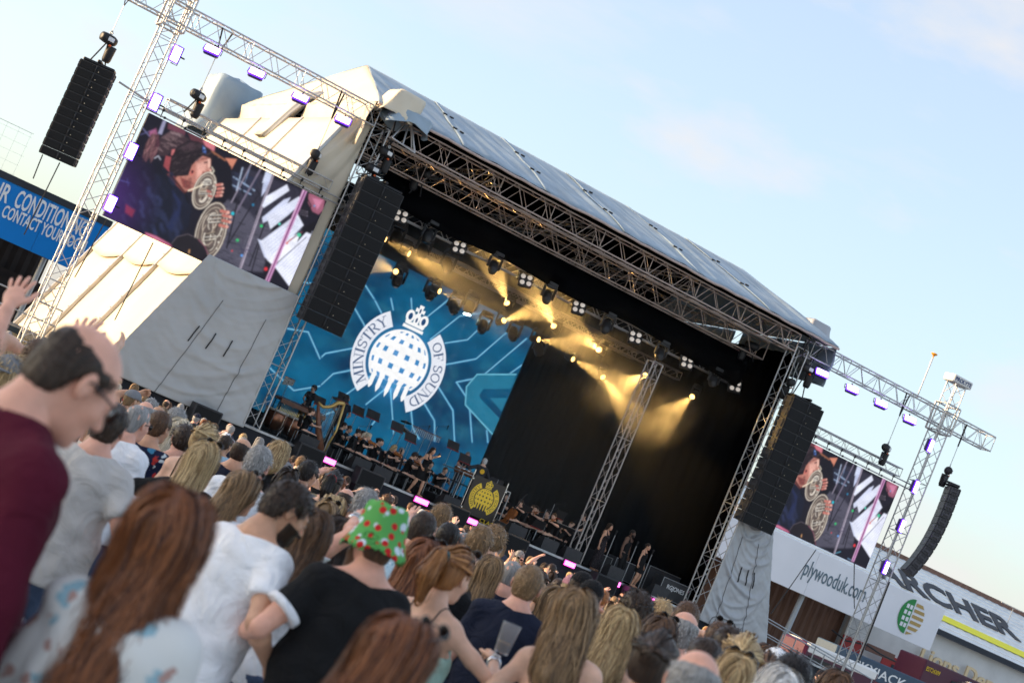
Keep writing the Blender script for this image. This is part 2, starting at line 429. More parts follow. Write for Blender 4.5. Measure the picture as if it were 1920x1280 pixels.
for s, x0, x1 in ((-1, -.75, .75), (1, 18.55, 17.8)):
    def gab(a, b):                               # a 0..1 from front eave to rear eave, b 0..1 from sill up
        y = EY + a * (12.45 - EY); top = EZ + (RZ - EZ) * (1 - abs(a - .5) * 2) ** .92
        z = EZ + (top - EZ) * b; x = x0 + (x1 - x0) * ((z - EZ) / (RZ - EZ))
        x += s * (.04 * math.sin(math.pi * a) * math.sin(math.pi * b) + .012 * noise3(y * .9, z * 1.7, s) + .018 * abs(math.sin(y * 1.7 + z * 2.4)) ** 5)
        return Vector((x, y, z)) - RB
    P = [[gab(i / 36, j / 10) for i in range(37)] for j in range(11)]
    solid(MB().sheet(P, 37, 11).build('gable', CREAM if s < 0 else TARP, roof, True), .006)
    # hanging valance in separate lengths
    for (a0, a1, dz) in ((.0, .47, 1.45), (.51, 1.0, 1.25)):
        def val(u, v):
            a = a0 + (a1 - a0) * u; y = EY + .1 + a * 12.5
            x = x0 + s * (.05 + .06 * math.sin(u * 17 + 3 * v) * v + .12 * v * v * abs(math.sin(u * 3.1)) + .05 * noise3(y * 2, v * 3))
            return Vector((x, y, EZ - .02 - v * dz * (1 - .10 * math.sin(u * 3.3)))) - RB
        P = [[val(i / 40, j / 10) for i in range(41)] for j in range(11)]
        solid(MB().sheet(P, 41, 11).build('valance', CREAM if s < 0 else TARP, roof, True), .006)

# wrinkled covers over the corner motors
def cover(name, label, c, d, mat, seed, lean=(0, 0), sag=.2, boxy=.8):
    rnd = random.Random(seed); c = Vector(c)
    n, m = 28, 12; P = []
    for j in range(m):
        v = j / (m - 1); row = []
        for i in range(n):
            t = 2 * math.pi * i / (n - 1); ct, stt = math.cos(t), math.sin(t)
            k = max(abs(ct), abs(stt)) ** (1.15 - .15 * boxy)
            sx, sy = ct / k, stt / k
            sc = (1.12 - .22 * v) if v < .9 else (.92 - (v - .9) * 2.4 if boxy < .5 else .9 - (v - .9) * 6)
            wr = 1 + .07 * math.sin(5 * t + 7 * v + seed) * (1 - v) + .04 * math.sin(11 * t + seed * 3)
            row.append((d[0] / 2 * sx * sc * wr + lean[0] * v, d[1] / 2 * sy * sc * wr + lean[1] * v, d[2] * min(v / .9, 1) + sag * (1 - v) * .3 * math.sin(3 * t + seed)))
        P.append(row)
    P.append([(lean[0], lean[1], d[2] + (.22 if boxy < .5 else .02))] * n)
    o = MB().sheet(P, n, m + 1).build(name, mat, None, True); o.location = c
    solid(o, .006); return tag(o, label, 'cover', 'motor covers')
cover('motor_cover', 'crumpled cream cover over the roof corner motor above the near loudspeaker column', (-.1, -.1, 11.75), (1.0, 1.1, .85), CREAM, 1, (.35, .1))
cover('motor_cover', 'rumpled grey cloth flap draped over the pyramid corner frame', (.35, -.25, 11.62), (1.3, 1.0, .5), TARP, 6, (.2, .1), .5)
cover('motor_cover', 'boxy blue-grey cover standing clear of the roof above the horn player screen', (-1.0, 13.4, 10.4), (1.9, 1.9, 2.35), TARP, 2, (.15, .3), boxy=.25)
cover('motor_cover', 'boxy crumpled cover standing out beside the far end of the roof', (18.7, 1.6, 12.05), (.9, .9, .75), SILV, 3, (.1, .1))
# slumped sleeve of tarpaulin hanging over the valance
sl = MB(); pts = [Vector((-.35, 5.8, 12.5)), Vector((-.8, 5.9, 12.1)), Vector((-1.1, 6.1, 11.4)), Vector((-1.35, 6.3, 10.7)), Vector((-1.5, 6.4, 10.35))]
n = 26; P = []
for j, p in enumerate(pts):
    r = (.25, .42, .40, .38, .34)[j]
    P.append([p + Vector((r * .55 * math.cos(2 * math.pi * i / (n - 1)) * (1 + .18 * math.sin(4 * 2 * math.pi * i / (n - 1) + j)), r * 1.15 * math.sin(2 * math.pi * i / (n - 1)) * (1 + .12 * math.sin(7 * 2 * math.pi * i / (n - 1))), 0)) for i in range(n)])
sl.sheet(P, n, len(pts)); o = sl.build('hanging_sleeve', GREYC, None, True); solid(o, .008); tag(o, 'limp grey tarpaulin sleeve hanging over the cream valance', 'tarpaulin')

# ------------------------------------------------------------------ sloping side wings with rafters
def wing(sgn, x_top, label, mat_roof):
    """side roof sloping outwards from the stage, rafters every 4 m"""
    T = thing('side_wing', label, 'tent', (x_top, 6, 0)); B = Vector((x_top, 6, 0))
    def pl_(y, z, off=0.0): return Vector((x_top + sgn * (11.3 - z) * .392 + sgn * off, y, z)) - B
    for k in range(3):
        y0, y1 = .15 + k * 4.1, .15 + (k + 1) * 4.1
        for (za, zb, off, sag, nm) in ((11.2, 4.95, .05, .0, 'upper_panel'), (5.3, .3, -.04, .0, 'lower_panel')):
            nu, nv = 26, 22; P = []
            for j in range(nv):
                v = j / (nv - 1); row = []
                for i in range(nu):
                    u = i / (nu - 1); y = y0 + (y1 - y0) * u
                    zz = za + (zb - za) * v
                    if nm == 'upper_panel': zz -= .20 * v * math.sin(math.pi * u)
                    o_ = off + .016 * noise3(y * 1.3, zz * .9, k) * math.sin(math.pi * u) - .035 * math.sin(math.pi * u) * math.sin(math.pi * v) + .010 * abs(math.sin(y * 3.1 + zz * 2.2 + k)) ** 4 + .007 * noise3(y * 5, zz * 4, k)
                    row.append(pl_(y, zz, o_))
                P.append(row)
            solid(MB().sheet(P, nu, nv).build(nm, mat_roof, T, True), .006)
    for k in range(4):
        y = .15 + k * 4.1
        a, b = pl_(y, 11.2, .02), pl_(y, .25, .02)
        d = (b - a); L = d.length; R = d.to_track_quat('Z', 'Y').to_matrix()
        MB().box((a + b) / 2, (.13, .16, L), R, .01).build('rafter', ALU, T)
        bm = MB()
        for q in range(12):
            p = a + d * (.5 + .04 * q); bm.tube([p + Vector((sgn * .085, -.03, .03)), p + Vector((sgn * .1, -.03, .03))], .018, 6)
        stuff(bm.build('bolts', BLACK, T))
    return T
wing(-1, -1.05, 'cream tarpaulin side roof with sloping metal rafters below the near screen', CREAM)

def curtain(sgn, xin, label, mat, seed, xtop_out, xbot_out):
    """slack front curtain of a wing: swag folds hung between the post and the sloping rafter"""
    zt, zb = 5.6, DK - .12; nu, nv = 64, 90; P = []
    rnd = random.Random(seed); folds = []
    v0 = -.35
    while v0 < 1.05:
        folds.append((v0, rnd.uniform(.16, .34), rnd.uniform(-.10, .10), rnd.uniform(.010, .034), rnd.uniform(.02, .075) * rnd.choice((1, 1, 1, -.5)), rnd.uniform(0, 6), rnd.uniform(.75, 1.25))); v0 += rnd.uniform(.03, .085)
    for j in range(nv):
        v = j / (nv - 1); z = zt + (zb - zt) * v; row = []
        xo = xtop_out + (xbot_out - xtop_out) * v
        for i in range(nu):
            u = i / (nu - 1); x = xin + (xo - xin) * u
            uu = 2 * u - 1; sagp = 1 - uu * uu
            y = -.16 - .05 * math.sin(v * 3.1) * sagp
            for f0, sg, tl, w_, am, ph, pw in folds:             # hanging swags, each its own sag, tilt, width and depth
                c = f0 + sg * max(sagp, 0) ** pw + tl * uu + .010 * math.sin(u * 9 + ph)
                d = (v - c) / w_; sharp = math.exp(-d * d) if d < 0 else math.exp(-d * d * 3.2)
                y -= am * sharp * (.25 + .75 * min(1, sagp * 1.6)) * (.6 + .4 * math.sin(u * 4 + ph))
            y -= .012 * noise3(u * 11, v * 17, seed) + .006 * noise3(u * 31, v * 43, seed)
            row.append((x, y, z - .05 * sagp * v))
        P.append(row)
    T = thing('wing_curtain', label, 'curtain', ((xin + xbot_out) / 2, -.18, DK), group='wing curtains'); B = T.location
    o = MB().sheet([[Vector(p) - B for p in r] for r in P], nu, nv).build('cloth', mat, T, True); solid(o, .006)
    for k, u in enumerate((.22, .62)):              # lacing seams
        sm = MB(); sm.tube([Vector(P[j][int(u * (nu - 1))]) - B + Vector((0, -.012, 0)) for j in range(22, nv)], .011, 5)
        sm.build('seam', pm('seam', (.16, .16, .16), .8), T, True)
    for k, u in enumerate((.38, .52, .66)):         # wind slits
        j0 = 42; sm = MB(); sm.tube([Vector(P[j][int(u * (nu - 1))]) - B + Vector((0, -.02, 0)) for j in range(j0, j0 + 12)], .02, 5)
        sm.build('wind_slit', BLACK, T, True)
    return T
curtain(-1, -.42, 'slack grey curtain hanging in swags under the near screen', GREYC, 4, -3.55, -5.2)
curtain(1, 17.6, 'shiny silver curtain under the far loudspeaker column', SILV, 9, 18.95, 20.75)
# cream closing panel between the sloping side roof and the stage post
P = []
for j in range(41):
    z = 11.3 - 6.0 * j / 40; xo = -1.05 - (11.3 - z) * .392
    P.append([(xo + (-.44 - xo) * i / 30, .10 - .05 * math.sin(3 * (i / 30) + j * .16) - .03 * math.sin(i * .5 + j * .33 + 2 * math.sin(j * .1)) - .02 * noise3(i * .3, j * .25), z) for i in range(31)])
o = MB().sheet(P, 31, 41).build('closing_panel', CREAM, None, True); solid(o, .006); tag(o, 'cream closing panel between near screen truss and stage post', 'tarpaulin')

# black surrounds inside
def drape(label, pts, z0, z1, n=60, amp=.06, name='black_drape'):
    P = []; (xa, ya), (xb, yb) = pts
    dx, dy = xb - xa, yb - ya; L = math.hypot(dx, dy); nx, ny = -dy / L, dx / L
    for z in (z1, (z0 + z1) / 2, z0):
        P.append([(xa + dx * i / n + nx * amp * math.sin(i * 1.7), ya + dy * i / n + ny * amp * math.sin(i * 1.7), z) for i in range(n + 1)])
    o = MB().sheet(P, n + 1, 3).build(name, DRAPE, None, True); solid(o, .01); return tag(o, label, 'drape', 'stage drapes')
drape('black back drape to the side of the logo screen', ((13.2, 12.5), (18.2, 12.6)), DK, 11.3)
drape('black back drape behind the logo screen', ((-.8, 13.0), (14.5, 12.9)), DK, 11.3)
drape('black side drape on the far side of the stage', ((17.75, 13.2), (17.75, .6)), DK, 11.2)
drape('black side drape behind the near loudspeaker column', ((-.5, .6), (-.5, 13.3)), DK, 11.2)
o = MB().add([(-.2, .1, 11.85), (17.9, .1, 11.85), (17.2, 6, 13.7), (1.2, 6, 13.7), (17.9, 11.9, 11.85), (-.2, 11.9, 11.85)], [(0, 1, 2, 3), (3, 2, 4, 5)]).build('roof_lining', DRAPE); tag(o, 'black lining under the stage roof', 'lining')
solid(o, .01)
# the dark pelmet under the inner truss
P = [[(1.4 + 15.6 * i / 80, 2.1 + .03 * math.sin(i * .9), z - (0.0 if k < 2 else .12 * math.sin(i / 80 * 3.14 * 3) ** 2) - (.35 * max(0, (i - 60) / 20) ** 2 if k == 2 else 0)) for i in range(81)] for k, z in enumerate((10.62, 10.1, 9.72))]
o = MB().sheet(P, 81, 3).build('pelmet', DRAPE, None, True); solid(o, .01); tag(o, 'black cloth pelmet above the row of stage lamps', 'pelmet')

# ------------------------------------------------------------------ picture rasteriser for the LED screens
class Pic:
    """small painter: W x H picture, coordinates in 0..1000 both ways (origin lower left)"""
    def __init__(s, W_, H_, col, aspect):
        s.W, s.H = W_, H_; s.a = aspect
        s.px = np.ones((H_, W_, 3)) * np.array(hexc(*col))
        s.U, s.V = np.meshgrid((np.arange(W_) + .5) / W_ * 1000, (np.arange(H_) + .5) / H_ * 1000)
    def mixin(s, mask, col, sl=None):
        c = np.array(hexc(*col)) if len(col) == 3 else np.array(col)
        if sl is None: s.px += mask[..., None] * (c - s.px)
        else: s.px[sl] += mask[..., None] * (c - s.px[sl])
    def _sl(s, pts, pad):
        us = [p[0] for p in pts]; vs = [p[1] for p in pts]
        i0 = max(0, int((min(us) - pad) / 1000 * s.W)); i1 = min(s.W, int((max(us) + pad) / 1000 * s.W) + 2)
        j0 = max(0, int((min(vs) - pad * s.a) / 1000 * s.H)); j1 = min(s.H, int((max(vs) + pad * s.a) / 1000 * s.H) + 2)
        return (slice(j0, j1), slice(i0, i1)) if i1 > i0 and j1 > j0 else None
    def poly(s, pts, col, soft=0):
        sl = s._sl(pts, soft + 4)
        if sl is None: return
        U, V = s.U[sl], s.V[sl] / s.a
        ins = np.zeros(U.shape, bool); dist = np.full(U.shape, 1e9); n = len(pts)
        for k in range(n):
            x0, y0 = pts[k]; x1, y1 = pts[(k + 1) % n]; y0, y1 = y0 / s.a, y1 / s.a
            if y0 != y1: ins ^= ((V > y0) != (V > y1)) & (U < (x1 - x0) * (V - y0) / (y1 - y0) + x0)
            dx, dy = x1 - x0, y1 - y0; L2 = dx * dx + dy * dy + 1e-9
            t = np.clip(((U - x0) * dx + (V - y0) * dy) / L2, 0, 1)
            dist = np.minimum(dist, np.hypot(U - x0 - t * dx, V - y0 - t * dy))
        sd = np.where(ins, dist, -dist); w = max(soft, 600 / s.W)
        s.mixin(np.clip(sd / (2 * w) + .5, 0, 1), col, sl)
    def line(s, pts, w, col, soft=0):
        sl = s._sl(pts, w + soft + 4)
        if sl is None: return
        U, V = s.U[sl], s.V[sl] / s.a; dist = np.full(U.shape, 1e9)
        for k in range(len(pts) - 1):
            x0, y0 = pts[k]; x1, y1 = pts[k + 1]; y0, y1 = y0 / s.a, y1 / s.a
            dx, dy = x1 - x0, y1 - y0; L2 = dx * dx + dy * dy + 1e-9
            t = np.clip(((U - x0) * dx + (V - y0) * dy) / L2, 0, 1)
            dist = np.minimum(dist, np.hypot(U - x0 - t * dx, V - y0 - t * dy))
        e = max(soft, 500 / s.W); s.mixin(np.clip((w / 2 - dist) / (2 * e) + .5, 0, 1), col, sl)
    def dot(s, c, r, asp, col, soft=0):
        d = np.hypot((s.U - c[0]) / asp, (s.V - c[1]) / s.a); e = max(soft, 500 / s.W)
        s.mixin(np.clip((r - d) / (2 * e) + .5, 0, 1), col)
    def mesh(s, name, w, h, mat, gain=None):
        """emissive grid w x h metres in the x-z plane, centred, facing -y"""
        nu, nv = s.W, s.H
        X, Z = np.meshgrid((np.arange(nu) / (nu - 1) - .5) * w, (np.arange(nv) / (nv - 1) - .5) * h)
        v = np.stack([X, np.zeros_like(X), Z], -1).reshape(-1, 3)
        i = np.arange(nu * nv).reshape(nv, nu)
        f = np.stack([i[:-1, :-1], i[:-1, 1:], i[1:, 1:], i[1:, :-1]], -1).reshape(-1, 4)
        me = mesh_np(name, v, f, mat, False)
        a = me.color_attributes.new('picture', 'FLOAT_COLOR', 'POINT')
        a.data.foreach_set('color', np.concatenate([s.px.reshape(-1, 3), np.ones((nu * nv, 1))], 1).astype(np.float32).ravel())
        return me
def screen_mat(name, strength):
    m = bpy.data.materials.new(name); m.use_nodes = True; t = m.node_tree; b = t.nodes['Principled BSDF']
    at_ = t.nodes.new('ShaderNodeVertexColor'); at_.layer_name = 'picture'
    b.inputs['Base Color'].default_value = (.01, .01, .01, 1); b.inputs['Roughness'].default_value = .6; b.inputs['Specular IOR Level'].default_value = .1
    t.links.new(at_.outputs['Color'], b.inputs['Emission Color']); b.inputs['Emission Strength'].default_value = strength
    return m
def value_noise(W_, H_, cells, seed):
    rs = np.random.RandomState(seed); out = np.zeros((H_, W_)); amp = 1; tot = 0
    for o in range(4):
        n = cells * 2 ** o; gN = rs.rand(n + 2, n + 2)
        x = np.linspace(0, n, W_, endpoint=False); y = np.linspace(0, n, H_, endpoint=False)
        xi = x.astype(int); yi = y.astype(int); fx = x - xi; fy = y - yi
        fx = fx * fx * (3 - 2 * fx); fy = fy * fy * (3 - 2 * fy)
        a = gN[yi][:, xi]; b = gN[yi][:, xi + 1]; c = gN[yi + 1][:, xi]; d = gN[yi + 1][:, xi + 1]
        out += amp * ((a * (1 - fx) + b * fx) * (1 - fy[:, None]) + (c * (1 - fx) + d * fx) * fy[:, None]); tot += amp; amp *= .5
    return out / tot

